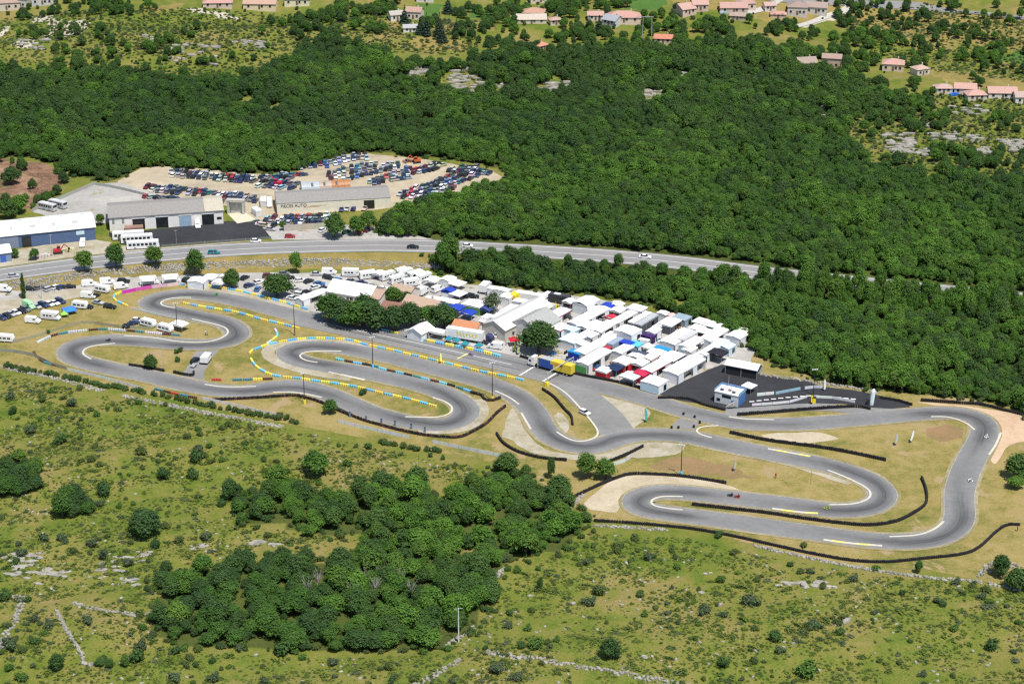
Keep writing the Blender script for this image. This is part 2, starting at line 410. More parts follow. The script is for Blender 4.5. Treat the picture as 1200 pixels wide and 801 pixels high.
def text_obj(s, size, mat, parent, loc, rx=math.pi / 2, rz=0.0, name='lettering', shear=0.0):
    cu = bpy.data.curves.new('t', 'FONT'); cu.body = s; cu.size = size; cu.extrude = .01; cu.shear = shear
    t = bpy.data.objects.new('t', cu); col.objects.link(t)
    me = bpy.data.meshes.new_from_object(t); bpy.data.objects.remove(t); bpy.data.curves.remove(cu)
    me.name = name; me.materials.clear(); me.materials.append(mat)
    o = obj(name, me, parent); o.location = loc; o.rotation_euler = (rx, 0, rz); return o

# ------------------------------------------------------------------ terrain
FOREST_PX = [(-80, 92), (60, 84), (130, 86), (200, 96), (260, 98), (300, 88), (330, 82), (350, 60), (385, 44), (430, 56), (455, 72), (500, 76), (545, 80), (580, 62), (620, 56), (690, 60), (770, 50), (840, 50), (900, 55), (950, 58), (985, 72), (1010, 98), (1050, 108), (1075, 122), (1040, 132), (1000, 138), (990, 158), (1012, 196), (1050, 206), (1110, 210), (1300, 222),
             (1300, 498), (1215, 490), (1190, 480), (1150, 470), (1100, 465), (1065, 462), (1030, 456), (985, 450), (955, 444), (930, 434), (905, 427), (888, 415), (874, 400), (846, 386), (800, 374), (760, 357), (700, 346), (625, 340), (575, 332), (540, 326), (508, 314), (500, 300), (500, 288), (452, 276), (446, 262), (470, 246), (500, 238), (535, 232), (565, 226), (592, 216), (594, 203), (575, 195), (545, 189), (500, 185), (440, 178), (415, 178), (380, 190), (350, 200), (330, 202), (290, 204), (200, 197), (165, 196), (140, 209), (120, 212), (95, 208), (75, 196), (45, 186), (0, 182), (-80, 182)]
def ragged(px, amp):
    P = [Vector((p.x, p.y)) for p in atl(px)]; Q = []
    for i in range(len(P)):
        a, b = P[i], P[(i + 1) % len(P)]; m = max(1, int((b - a).length / 2.5)); Q += [a + (b - a) * (k / m) for k in range(m)]
    return [(p.x + amp * float(wave(p.x, p.y, 21, 1.1) + .8 * wave(p.x, p.y, 8.3, .3)), p.y + amp * float(wave(p.x, p.y, 19, 4.1) + .8 * wave(p.x, p.y, 7.1, 2.3))) for p in Q]
forest = ragged(FOREST_PX, 1.6)
GROVE = [[(278, 592), (320, 556), (352, 572), (380, 590), (430, 580), (470, 568), (515, 585), (520, 606), (480, 622), (420, 628), (330, 616), (285, 612)],
         [(545, 575), (580, 548), (610, 552), (640, 575), (690, 614), (665, 640), (610, 655), (560, 640), (510, 652), (470, 640), (490, 612), (530, 600)],
         [(435, 625), (480, 632), (540, 650), (600, 650), (575, 690), (560, 735), (520, 760), (440, 762), (330, 758), (225, 760), (182, 742), (190, 710), (178, 690), (200, 668), (255, 672), (330, 662), (400, 660), (430, 640)],
         [(-30, 560), (20, 540), (50, 560), (40, 580), (0, 588), (-30, 590)], [(112, 775), (150, 765), (165, 778), (140, 790), (110, 788)], [(60, 600), (85, 580), (110, 596), (95, 608), (65, 608)]]
CLEAR = [(490, 88, 6), (535, 99, 9), (556, 103, 8), (585, 108, 6), (600, 104, 3), (642, 106, 7), (655, 101, 7), (765, 116, 8), (1056, 172, 12), (1100, 162, 6), (1115, 168, 6), (1145, 162, 7), (1152, 178, 5), (1185, 172, 8), (963, 130, 3.5), (975, 76, 6), (955, 78, 8), (712, 53, 3), (776, 49, 4), (868, 50, 3), (805, 90, 4), (1040, 82, 6), (1070, 88, 5), (290, 120, 4.5), (180, 120, 3), (324, 126, 4), (850, 268, 3.5), (862, 262, 3.5), (800, 240, 3), (880, 205, 2), (945, 210, 3), (785, 352, 3), (800, 358, 3), (1015, 278, 3), (1080, 285, 3), (930, 215, 3)]
DRY_PX = [  # straw coloured fields and verges
    [(0, 2), (30, -5), (20, 25), (0, 30)], [(170, 10), (215, 3), (212, 12), (170, 14)], [(440, 24), (475, 22), (478, 40), (450, 48), (440, 40)], [(480, 42), (545, 48), (545, 60), (490, 58)], [(522, 25), (580, 27), (575, 38), (520, 38)],
    [(430, -5), (465, -5), (462, 4), (432, 5)], [(780, -10), (1000, -20), (1010, 10), (950, 28), (900, 26), (860, 16), (800, 10)], [(990, 5), (1100, 0), (1200, 25), (1260, 40), (1260, 60), (1195, 60), (1120, 45), (1060, 50), (1040, 40), (1000, 20)], [(1090, 80), (1130, 84), (1200, 92), (1260, 100), (1260, 112), (1190, 108), (1110, 96), (1092, 88)], [(1050, 38), (1110, 45), (1110, 60), (1060, 55)],
    [(1185, 8), (1260, 8), (1260, 20), (1190, 18)]]
BARE_PX = [[(35, 20), (60, 18), (70, 25), (65, 38), (52, 48), (48, 44), (58, 34), (60, 24), (40, 28)], [(0, 35), (8, 30), (10, 34), (0, 44)], [(15, 48), (45, 45), (40, 55), (20, 58)], [(75, 25), (105, 25), (100, 38), (70, 45)], [(930, 30), (985, 14), (990, 18), (945, 32)], [(210, 12), (230, 10), (250, 14), (285, 20), (283, 24), (245, 18)]]
CROP_PX = [[(750, -15), (790, -15), (775, 14), (735, 10)], [(545, 8), (590, 14), (590, 22), (552, 22)], [(1165, 68), (1260, 45), (1260, 80), (1195, 76)], [(485, 5), (520, 6), (515, 22), (490, 20)]]
def build_terrain():
    xs = np.concatenate([np.linspace(-4000, -420, 10)[:-1], np.arange(-420, 421, 3.2), np.linspace(420, 4000, 10)[1:]])
    ys = np.concatenate([np.linspace(-1500, 380, 8)[:-1], np.arange(380, 700, 3.2), np.arange(700, 1240, 3.4), np.linspace(1240, 8000, 14)[1:]])
    X, Y = np.meshgrid(xs, ys); n, k = len(ys), len(xs)
    Z = H(X, Y); Z = np.where(Y > 1300, np.minimum(Z, 40.0), Z)
    Z = Z + .12 * (wave(X, Y, 11, .3)) * sstep(6, 30, np.interp(X, SX, SY) - Y)
    vs = np.stack([X.ravel(), Y.ravel(), Z.ravel()], 1)
    idx = np.arange(n * k).reshape(n, k)
    fs = np.stack([idx[:-1, :-1].ravel(), idx[:-1, 1:].ravel(), idx[1:, 1:].ravel(), idx[1:, :-1].ravel()], 1)
    me = bpy.data.meshes.new('ground'); me.from_pydata(vs.tolist(), [], fs.tolist()); me.materials.append(M_ground)
    x, y = X.ravel(), Y.ravel()
    def put(nm, v): me.attributes.new(nm, 'FLOAT', 'POINT').data.foreach_set('value', np.asarray(v, np.float32))
    gm = in_poly(x, y, forest)
    for g_ in GROVE[:3]: gm |= in_poly(x, y, [(p.x, p.y) for p in atl(g_)])
    for qx, qy, qr in CLEAR:
        c_ = at(qx, qy); gm &= ((x - c_.x) ** 2 + ((y - c_.y) * .5) ** 2 > (qr * .9) ** 2)
    put('forest', gm * 1.0)
    d = y - np.interp(x, RX, RY); ex = plane(525, 295, 2)[0]
    verge = (d > -17) & (d < -6.5) & (x < ex)
    for nm, pl in (('dry', DRY_PX), ('bare', BARE_PX), ('crop', CROP_PX)):
        v = np.zeros(x.shape, bool)
        for q in pl: v |= in_poly(x, y, [(p.x, p.y) for p in atl(q)])
        if nm == 'dry': v |= verge
        put(nm, v * 1.0)
    near = np.interp(x, SX, SY) - y
    put('stony', np.clip(sstep(0, 15, near) + .8 * ((y > 930) & ~in_poly(x, y, forest)), 0, 1))
    me.polygons.foreach_set('use_smooth', [True] * len(fs))
    obj('ground', me, kind='structure')
build_terrain()
# ------------------------------------------------------------------ ground sheets, roads, circuit
sheet('dry_grass_ground', [(-80, 424), (0, 432), (80, 443), (170, 461), (330, 495), (600, 546), (650, 574), (690, 608), (800, 619), (900, 641), (1000, 663), (1090, 668), (1160, 682), (1290, 694), (1290, 500), (1200, 480), (1130, 466), (1030, 458), (960, 445), (885, 415), (850, 400), (770, 395), (610, 395), (560, 385), (440, 370), (380, 360), (340, 345), (300, 330), (130, 330), (60, 345), (0, 345), (-80, 352)], M_dry, .02)
sheet('car_park', [(-80, 352), (0, 342), (60, 338), (130, 326), (200, 322), (300, 319), (420, 321), (520, 330), (620, 340), (700, 350), (800, 375), (868, 392), (885, 405), (880, 425), (842, 430), (772, 461), (730, 449), (610, 417), (592, 421), (495, 396), (440, 386), (372, 369), (300, 346), (250, 335.5), (200, 332.5), (150, 340), (135, 334), (95, 346), (70, 352), (40, 355), (0, 368), (-80, 380)], M_carpark, .04, .5)
sheet('parking_lane', [(-60, 362), (0, 352), (40, 343), (95, 338), (110, 344), (60, 356), (0, 372), (-60, 384)], M_palegravel, .055, .5)
sheet('scrapyard_ground', [(138, 212), (165, 197), (200, 194), (300, 204), (345, 206), (350, 198), (418, 178), (440, 181), (500, 187), (545, 195), (578, 201), (590, 208), (562, 219), (522, 231), (480, 240), (440, 246), (330, 252), (318, 264), (300, 262), (282, 246), (262, 240), (210, 242), (140, 236)], M_sand, .05, .6)
sheet('bus_yard', [(36, 247), (112, 216), (140, 214), (212, 236), (214, 244), (125, 262), (105, 262), (60, 256)], M_yard, .06, .4)
sheet('depot_apron', [(150, 272), (268, 259), (312, 262), (324, 278), (192, 289), (160, 290)], M_newasph, .06)
sheet('road_lay_by', [(308, 266), (380, 262), (450, 267), (492, 277), (510, 281), (430, 281), (320, 281)], M_carpark, .07, .3)
sheet('roadside_verge', [(-80, 308), (0, 300), (90, 287), (150, 288), (190, 290), (300, 281.5), (320, 280), (200, 290.5), (100, 299), (0, 313), (-80, 323)], M_palegravel, .065, .3)
sheet('earth_mound_ground', [(-80, 190), (0, 185), (55, 192), (75, 205), (70, 225), (45, 240), (20, 248), (-80, 262)], M_earth, .05, .5)
sheet('rubble_bank', [(0, 262), (30, 255), (62, 256), (60, 262), (20, 268), (-60, 276), (-80, 268)], M_palegravel, .06, .6)
sheet('warehouse_yard', [(-80, 300), (0, 296), (60, 286), (112, 281), (130, 284), (125, 290), (60, 298), (0, 306), (-80, 316)], M_palegravel, .075, .4)
sheet('new_asphalt_lot', [(771, 462), (800, 447), (830, 433), (846, 427), (870, 432), (905, 441), (945, 447), (965, 453), (1000, 457), (1030, 463), (1066, 473.5), (1066, 478), (1035, 479.5), (1015, 476), (985, 473), (950, 473), (900, 476), (878, 479), (850, 481), (825, 474), (790, 468)], M_newasph, .06)
# gravel runoffs
GR = [('gravel_runoff', M_redgravel, [(1075, 471), (1125, 475), (1162, 480), (1215, 490), (1215, 512), (1182, 522), (1172, 537), (1165, 544), (1160, 533), (1174, 508), (1171, 500), (1150, 485), (1115, 478)]),
      ('gravel_runoff', M_gravel, [(892, 510), (950, 506), (975, 510), (983, 514), (950, 519), (930, 519)]),
      ('gravel_runoff', M_gravel, [(683, 593), (700, 575), (733, 558), (800, 559), (850, 568), (880, 580), (850, 579), (800, 572), (760, 571), (738, 578), (728, 589), (722, 600), (693, 597)]),
      ('gravel_patch', M_palegravel, [(694, 460), (720, 466), (762, 482), (738, 504), (727, 501)]),
      ('gravel_runoff', M_palegravel, [(601, 477), (613, 500), (630, 520), (653, 530), (700, 532), (753, 514), (797, 512), (797, 530), (747, 537), (733, 534), (713, 539), (667, 538), (620, 529), (598, 515), (588, 512)]),
      ('gravel_patch', M_palegravel, [(927, 546), (955, 549), (983, 556), (1001, 565), (993, 568), (960, 557)]),
      ('gravel_patch', M_palegravel, [(652, 505), (646, 488), (655, 483), (666, 493), (664, 508)]),
      ('service_lane', M_oldasph, [(222, 426), (226, 417), (237, 407), (258, 407), (250, 418), (240, 436), (237, 450), (210, 446)]),
      ('track_link', M_oldasph, [(786, 500), (803, 487), (826, 488), (820, 497), (812, 505), (818, 513), (790, 510)])]
for i, (nm, m, px) in enumerate(GR): sheet(nm, px, m, .055 + .004 * i, .25, smooth=True)
sheet('bare_soil_patch', [(1088, 503), (1105, 497), (1122, 498), (1132, 506), (1120, 515), (1098, 517), (1086, 511)], M_soil, .03, 1.3, smooth=True)
sheet('bare_soil_patch', [(760, 545), (800, 536), (850, 545), (880, 560), (830, 556), (790, 552)], M_soil, .031, 1.3, smooth=True)
def line2(px, step=1.5, it=2, closed=False):
    return smooth_line(catmull([(p.x, p.y) for p in atl(px)], step, closed), it, closed)
for i, (px, w) in enumerate([([(412, 443), (370, 437), (335, 428), (316, 418), (314, 410), (328, 403.5), (360, 399.5), (400, 401), (440, 410)], 4.5),
                             ([(222, 338), (260, 341), (300, 350), (340, 361), (372, 371)], 5.0), ([(490, 505), (535, 504), (559, 494), (566, 480), (560, 468)], 4.0)]):
    ribbon('gravel_verge', line2(px), w, M_palegravel, .10 + .004 * i)
# circuit
TRACK = [(1095, 484), (1050, 487.5), (1000, 492), (950, 496), (900, 497), (862, 495), (825, 487), (800, 481), (775, 473), (737, 462), (700, 452), (662, 441), (625, 431.5), (600, 426), (504, 404), (400, 382), (370, 375.5), (320, 363), (285, 354), (250, 347.5), (220, 344.5), (195, 346.5), (180, 350.5), (175, 356), (184, 361), (207, 366), (232, 371), (257, 376), (272, 382), (279, 391), (272, 398.5), (250, 403.5), (225, 404), (200, 402.5), (150, 398.5), (120, 398.5), (100, 401), (86, 406), (81, 412.5), (87, 420), (105, 426), (140, 434), (175, 441), (207, 448.5), (250, 456.5), (285, 458.5), (310, 455), (340, 452), (362, 455), (385, 462), (415, 475), (440, 485), (483, 495), (517, 498), (539, 492.5), (547, 482), (540, 471), (523, 462), (500, 453.5), (450, 441.5), (412, 434), (380, 429), (355, 424), (341, 418), (337, 412.5), (344, 408), (362, 405.5), (390, 407), (425, 412.5), (462, 420), (500, 430), (540, 440), (575, 450), (600, 461), (617, 473), (628, 487), (637, 503), (653, 516), (680, 524), (703, 522), (725, 514), (755, 509), (800, 511), (850, 521), (900, 531.5), (950, 541), (987, 550), (1020, 563), (1034, 576), (1031, 588), (1012, 596), (975, 597.5), (925, 591), (850, 582.5), (800, 577), (770, 576.5), (751, 581), (744, 588), (753, 596), (780, 601), (850, 610), (900, 617), (962, 625.5), (1010, 632), (1050, 634.5), (1085, 632.5), (1108, 626), (1121, 615), (1125, 602), (1124, 580), (1130, 556), (1140, 535), (1151, 515), (1154, 501), (1146, 490.5), (1125, 484.5)]
tc = line2(TRACK, 1.5, 3, True)
ribbon('worn_verge', tc, 10.6, M_worn, .0975, True)
ribbon('race_track', tc, 8.6, M_track, .120, True)
ribbon('pit_straight', line2([(352, 372), (400, 382.5), (450, 393), (504, 405), (560, 418), (604, 428), (650, 440), (690, 451)]), 13.0, M_oldasph, .112)
ribbon('link_road', line2([(640, 437), (665, 449), (685, 466), (702, 480), (716, 495), (724, 508)]), 11.0, M_oldasph, .104)
ribbon('pit_exit_lane', line2([(850, 484), (905, 480), (960, 477), (1020, 482), (1060, 484)]), 5.5, M_oldasph, .108)
for sg in (1, -1): ribbon('track_edge_line', tc, .2, M_line, .134 + .004 * sg, True, off=sg * 4.3)
KERB = [[(206, 361), (192.5, 359), (188, 355), (195, 351), (210, 349), (224, 349)], [(225, 374), (240, 377.5), (255, 381), (265, 385), (267, 391), (257, 397.5), (242, 401), (224, 401.5), (205, 400), (180, 396), (145, 393.5)],
        [(135, 402.5), (112, 405), (100, 409), (97, 415), (107, 421)], [(240, 450.5), (262, 453.5), (300, 453)], [(320, 460), (350, 460.5), (377, 466)], [(400, 412), (375, 411.5), (356, 413.5), (351, 418), (358, 422.5), (372, 425)],
        [(385, 436), (427, 446)], [(507, 466), (522, 471), (530, 477.5), (527, 484.5), (512, 489), (475, 488.5)], [(400, 439), (427, 445)], [(580, 458), (597, 466), (608, 474)], [(611, 484), (622, 503)],
        [(641, 448), (662, 460), (683, 482), (700, 504), (697, 513), (682, 517.5), (667, 515), (652, 506)], [(842, 499), (824, 500), (816, 504), (820, 509), (834, 513)], [(854, 488.5), (872, 491), (907, 492)],
        [(970, 551), (997, 562), (1018, 574), (1018, 584), (1000, 590.5), (972, 591.5)], [(1091, 488.5), (1112, 489), (1132, 496), (1142, 504)], [(1173, 507), (1167, 521), (1159, 533)], [(1042, 629), (1075, 627), (1095, 620), (1106, 611)],
        [(800, 582), (774, 582), (763, 586.5), (764, 592), (783, 596), (800, 597.5)]]
for i, px in enumerate(KERB):
    ribbon('kerb', line2(px, 1.0), .65, M_kerb, .142 + .0007 * i, kind='structure', thick=.06)
for px in ([(900, 526), (928, 531), (955, 536)], [(905, 596), (935, 600), (965, 602)], [(965, 632.5), (1000, 637), (1040, 640)]):
    c = line2(px, 1.0, 0)
    for k in range(0, len(c) - 3, 3): ribbon('kerb', c[k:k + 4], .95, (M_kerb, M_kerby)[(k // 3) % 2], .15, thick=.06)
# painted lines on the straight: start gantry lines, grid
for a, b, w in (((609, 440), (627, 429), .6), ((636, 447), (657, 434), .6), ((536, 420.5), (548, 414.5), .7)):
    p, q = at(*a), at(*b); ribbon('painted_line', [Vector((p.x, p.y)), Vector((q.x, q.y))], w, M_white if a[0] != 536 else M_kerby, .13)
for px in ([(380, 382), (504, 409.5), (610, 434)], [(375, 378), (504, 405.5), (600, 427.5)], [(470, 394), (560, 414), (640, 434)]):
    ribbon('painted_line', line2(px, 4), .22, M_tyre if px[0][0] != 375 else M_white, .131)
# main road
rc = [Vector((x, y)) for x, y in zip(RX, RY)]
rc = smooth_line(catmull(rc, 4.0), 3)
ribbon('main_road', rc, 13.5, M_road, .08)
for o_, w in ((5.3, .25), (-5.3, .25), (.0, .22)): ribbon('road_line', rc, w, M_white, .088 + .002 * w, off=o_)
for px, w in (([(860, -8), (930, 2), (1000, 4), (1080, 8), (1150, 16), (1200, 22), (1280, 30)], 7), ([(930, 32), (950, 27), (970, 19), (990, 13), (1000, 5)], 4), ([(955, -20), (905, 6), (870, 16)], 4)):
    ribbon('country_road', line2(px, 4), w, M_conc if w < 5 else M_oldasph, .25)

# lot markings: the striped lane of the pit entrance
for k in range(15):
    t = k / 14; p = at(881 + t * 119, 470.5 - 7.5 * math.sin(min(1, t * 1.25) * math.pi / 2) + (4.5 * max(0, t - .6) / .4))
    MB().box((0, 0, 0), (1.6, .55, .03)).build('lane_mark', M_white, loc=(p.x, p.y, p.z + .09), rz=R(8 - 18 * t), kind='structure')

# ------------------------------------------------------------------ barriers round the circuit
BLUE, YEL, RED, BRN, TEAL, LIL = (.17, .50, .70), (.80, .65, .10), (.45, .05, .04), (.10, .045, .03), (.06, .22, .26), (.55, .62, .66)
M_block = tinted('barrier_plastic', .45, .12, .3, 1.5)
def stack_mesh(n=4, h=.68, w=.84, pitch=.8):
    mb = MB()
    for k in range(n):
        x = (k - (n - 1) / 2) * pitch
        for j, (r, z0, z1) in enumerate(((w / 2, 0, h * .46), (w / 2 * .98, h * .5, h))):
            rg = [[(x + r * q * math.cos(a), r * q * math.sin(a), z) for a in [2 * math.pi * i / 8 for i in range(8)]] for q, z in ((.86, z0), (1, z0 + .06), (1, z1 - .06), (.86, z1))]
            mb.loft(rg)
    return mb
BLOCK = stack_mesh().mesh('barrier_block', M_block); BLOCKW = stack_mesh(4, .85, 1.1, .8).mesh('barrier_block', M_block)
def barrier(px, pattern, label, wide=False, group='painted tyre barriers along the kart circuit', seg=3.3):
    c = line2(px, .5, 1); S = [0]
    for i in range(1, len(c)): S.append(S[-1] + (c[i] - c[i - 1]).length)
    if S[-1] < seg * .8: return
    p0 = c[0]; root = empty('tyre_barrier', (p0.x, p0.y, h1(p0.x, p0.y)), 0, label, 'barrier', group)
    n = int(S[-1] / seg); T = frames(c)
    for k in range(n):
        s = (k + .5) * seg + (S[-1] - n * seg) / 2; i = min(range(len(S)), key=lambda j: abs(S[j] - s)) if len(S) < 60 else int(np.searchsorted(S, s))
        i = min(i, len(c) - 1); q = c[i]; cc = pattern[k % len(pattern)]
        if cc is None: continue
        cc = tuple(min(1, v * random.uniform(.85, 1.12)) for v in cc)
        obj('barrier_block', BLOCKW if wide else BLOCK, root, cc, loc=(q.x - p0.x, q.y - p0.y, .02), rz=math.atan2(T[i].y, T[i].x))
YB = [YEL, BLUE]
barrier([(155, 361), (143, 356.5), (135, 352), (134, 347.5), (140, 344), (150, 341), (166, 339), (186, 335.8), (210, 334), (230, 334), (249, 336), (280, 341.5), (310, 349), (330, 354), (345, 358.5), (364, 364)], YB, 'yellow and blue tyre barrier curving in front of the pink banner and car park')
barrier([(211, 355), (237, 360), (272, 365.5), (290, 370), (307, 375), (325, 379), (352, 386)], YB, 'straight yellow and blue tyre barrier on the grass between the straight and the first loop')
barrier([(374, 370), (390, 374), (405, 378), (426, 382.5)], YB, 'short yellow and blue barrier in front of the big round tree clump')
barrier([(447, 386.5), (467, 391.5)], [BLUE, YEL], 'very short blue and yellow barrier before the white gabled shed')
barrier([(484, 396.5), (510, 402), (530, 406), (550, 409.5), (570, 414), (590, 419.5)], [BLUE, YEL], 'thick blue and yellow barrier between the straight and the white lettered truck', True, seg=3.6)
barrier([(292, 417), (295, 412), (302, 409), (312, 405), (330, 401), (350, 398), (372, 397), (392, 397.5), (412, 399.5), (427, 404), (445, 408), (462, 411.5), (480, 416), (500, 420.5), (535, 429), (560, 435), (600, 443), (617, 447)], [YEL, BLUE], 'long yellow and blue barrier wrapping the second hairpin and following the straight')
barrier([(293, 419), (297, 426), (303, 432), (315, 438.5), (330, 442), (350, 444), (370, 447), (387, 449), (407, 452), (420, 454.5), (447, 461), (470, 466), (490, 471), (513, 477.5)], YB, 'yellow and blue barrier running under the second hairpin to the grass island')
barrier([(312, 404), (321, 398), (325, 393), (322, 386)], [LIL, YEL, BLUE], 'thin pale branch of barrier bending up from the second hairpin')
barrier([(389, 420), (412, 425), (437, 429.5), (450, 433.5), (475, 439), (500, 445), (530, 452.5), (550, 459), (566, 463)], [BLUE, BRN, BLUE, (.03, .03, .03), TEAL], 'blue and brown barrier along the island between second and third hairpins')
barrier([(39, 405), (50, 399), (62, 394), (75, 391), (95, 388.5), (120, 386.5), (140, 387.5), (160, 389), (180, 391), (200, 392.8), (216, 394)], [LIL, LIL, BRN, TEAL], 'pale blue and brown barrier behind the leftmost hairpin beside caravans')
barrier([(39, 411), (42, 417), (52, 425), (74, 431)], [BRN, None, BRN, TEAL], 'broken brown barrier pieces outside the leftmost hairpin')
barrier([(180, 456), (205, 462), (232, 467.5)], [TEAL, BRN, RED], 'teal and rust red barrier beside the hedge')
barrier([(246, 445.5), (270, 446), (322, 444.5)], [RED, None, TEAL, TEAL, YEL, BRN, BRN], 'mixed red, teal and brown barrier under the service lane lawn')
def tyre_wall(px, label, h=.95, w=.7, mix=0.0):
    """a long wall of stacked tyres, one joined run"""
    c = line2(px, .56, 1); T = frames(c); mb = MB(); p0 = c[0]; z0 = h1(p0.x, p0.y)
    for i in range(0, len(c)):
        q = c[i]; hh = h * random.uniform(.88, 1.08); r = w / 2
        for a, b in ((0, .48), (.52, 1)):
            mb.loft([[(q.x - p0.x + r * k * math.cos(t), q.y - p0.y + r * k * math.sin(t), z) for t in [math.pi * j / 3 for j in range(6)]] for k, z in ((.85, a * hh), (1, a * hh + .08), (1, b * hh - .08), (.85, b * hh))], 1 if random.random() < mix else 0)
    return mb.build('tyre_wall', [M_tyre, plain('rusty_tyre', (.11, .05, .035), .8, .3)], loc=(p0.x, p0.y, z0 + .02), label=label, cat='tyre wall', group='black tyre walls round the circuit')
tyre_wall([(152, 428.5), (175, 432), (192, 435.5)], 'short black tyre wall by the round bush in the leftmost loop')
tyre_wall([(204, 437), (217, 440), (226, 440.5), (227, 437)], 'hooked black tyre wall at the mouth of the service lane')
tyre_wall([(250, 469.5), (300, 467), (340, 464.5), (355, 466), (375, 472), (397, 482), (412, 488)], 'black tyre wall curving past the lamp mast and the lone bush', mix=.2)
tyre_wall([(392, 478), (420, 491), (450, 500), (483, 508), (510, 512), (537, 513), (553, 507), (570, 497), (582, 485), (592, 477)], 'long tyre wall wrapping the outside of the third hairpin', mix=.25)
tyre_wall([(552, 461), (564, 464), (568, 469), (578, 470), (586, 467)], 'small tyre wall round the yellow footed lamp mast', mix=.2)
tyre_wall([(582, 509), (590, 520), (607, 530), (633, 537), (663, 540)], 'tyre wall between the gravel and the woodland bend')
tyre_wall([(715, 541), (733, 534), (753, 524)], 'short tyre wall right of the bright green trees')
tyre_wall([(663, 588), (683, 578), (707, 567), (733, 557.5), (752, 556), (800, 559), (850, 566.5)], 'tyre wall round the back of the sandy hairpin runoff')
tyre_wall([(697, 611), (733, 613), (800, 619), (850, 627), (900, 638), (950, 649), (1000, 657.5), (1040, 659), (1083, 655), (1127, 650), (1147, 642), (1167, 624), (1180, 616), (1194, 615.5)], 'very long tyre wall along the lower edge of the circuit', .85)
tyre_wall([(865, 487), (905, 484), (950, 480.5), (1000, 477.5), (1019, 480)], 'tyre wall between the pit lane and the upper straight', 1.1)
tyre_wall([(856, 508), (900, 517), (960, 525), (1000, 532), (1037, 540)], 'straight tyre wall in front of the pale gravel bed', 1.1)
tyre_wall([(1080, 561), (1085, 575), (1085, 590), (1072, 601), (1050, 611.5), (1020, 616), (987, 614), (940, 608), (900, 602), (860, 597.5), (812, 592)], 'curved tyre wall round the inner infield hairpin', 1.0)
tyre_wall([(1032, 467), (1050, 470), (1068, 475)], 'tyre wall at the tip of the black asphalt lane')
tyre_wall([(1080, 470), (1125, 473), (1150, 475), (1175, 481), (1215, 491)], 'tyre wall along the forest behind the pink gravel', 1.0)
tyre_wall([(610, 418.5), (640, 428), (675, 439), (725, 449), (771, 461)], 'black tyre wall at the foot of the tent rows', 1.0)
tyre_wall([(772, 467), (805, 468), (825, 475), (849, 481)], 'tyre wall beside the control building and black asphalt', .9)
tyre_wall([(636, 457), (645, 463), (651, 468), (662, 481), (669, 488), (671, 498)], 'tyre wall on the grass island with the white car')
for i, (x, y) in enumerate([(801, 486), (814, 489.5), (820, 496), (813, 501), (795, 502), (787, 502)]):
    p = at(x, y); stack_mesh(1, .8, .75).build('tyre_stack', M_tyre, loc=(p.x, p.y, p.z + .12), rz=i, label='loose stack of black tyres on the link between the two straights', cat='tyres', group='loose tyre stacks on the link asphalt')

for x, y in ((410, 488.5), (429, 493.5), (447, 496.5), (463, 499), (482, 502.5), (498, 506.5)):
    p = at(x, y); r = empty('marker_post', p, R(-25), 'upright blue-grey padded post beside the third hairpin', 'post', 'padded posts beside the third hairpin')
    MB().box((0, 0, .85), (.55, .3, 1.7)).build('pad', M_block, r, (.16, .22, .30)); MB().box((0, 0, 1.75), (.6, .35, .1)).build('cap', M_block, r, (.05, .06, .08))
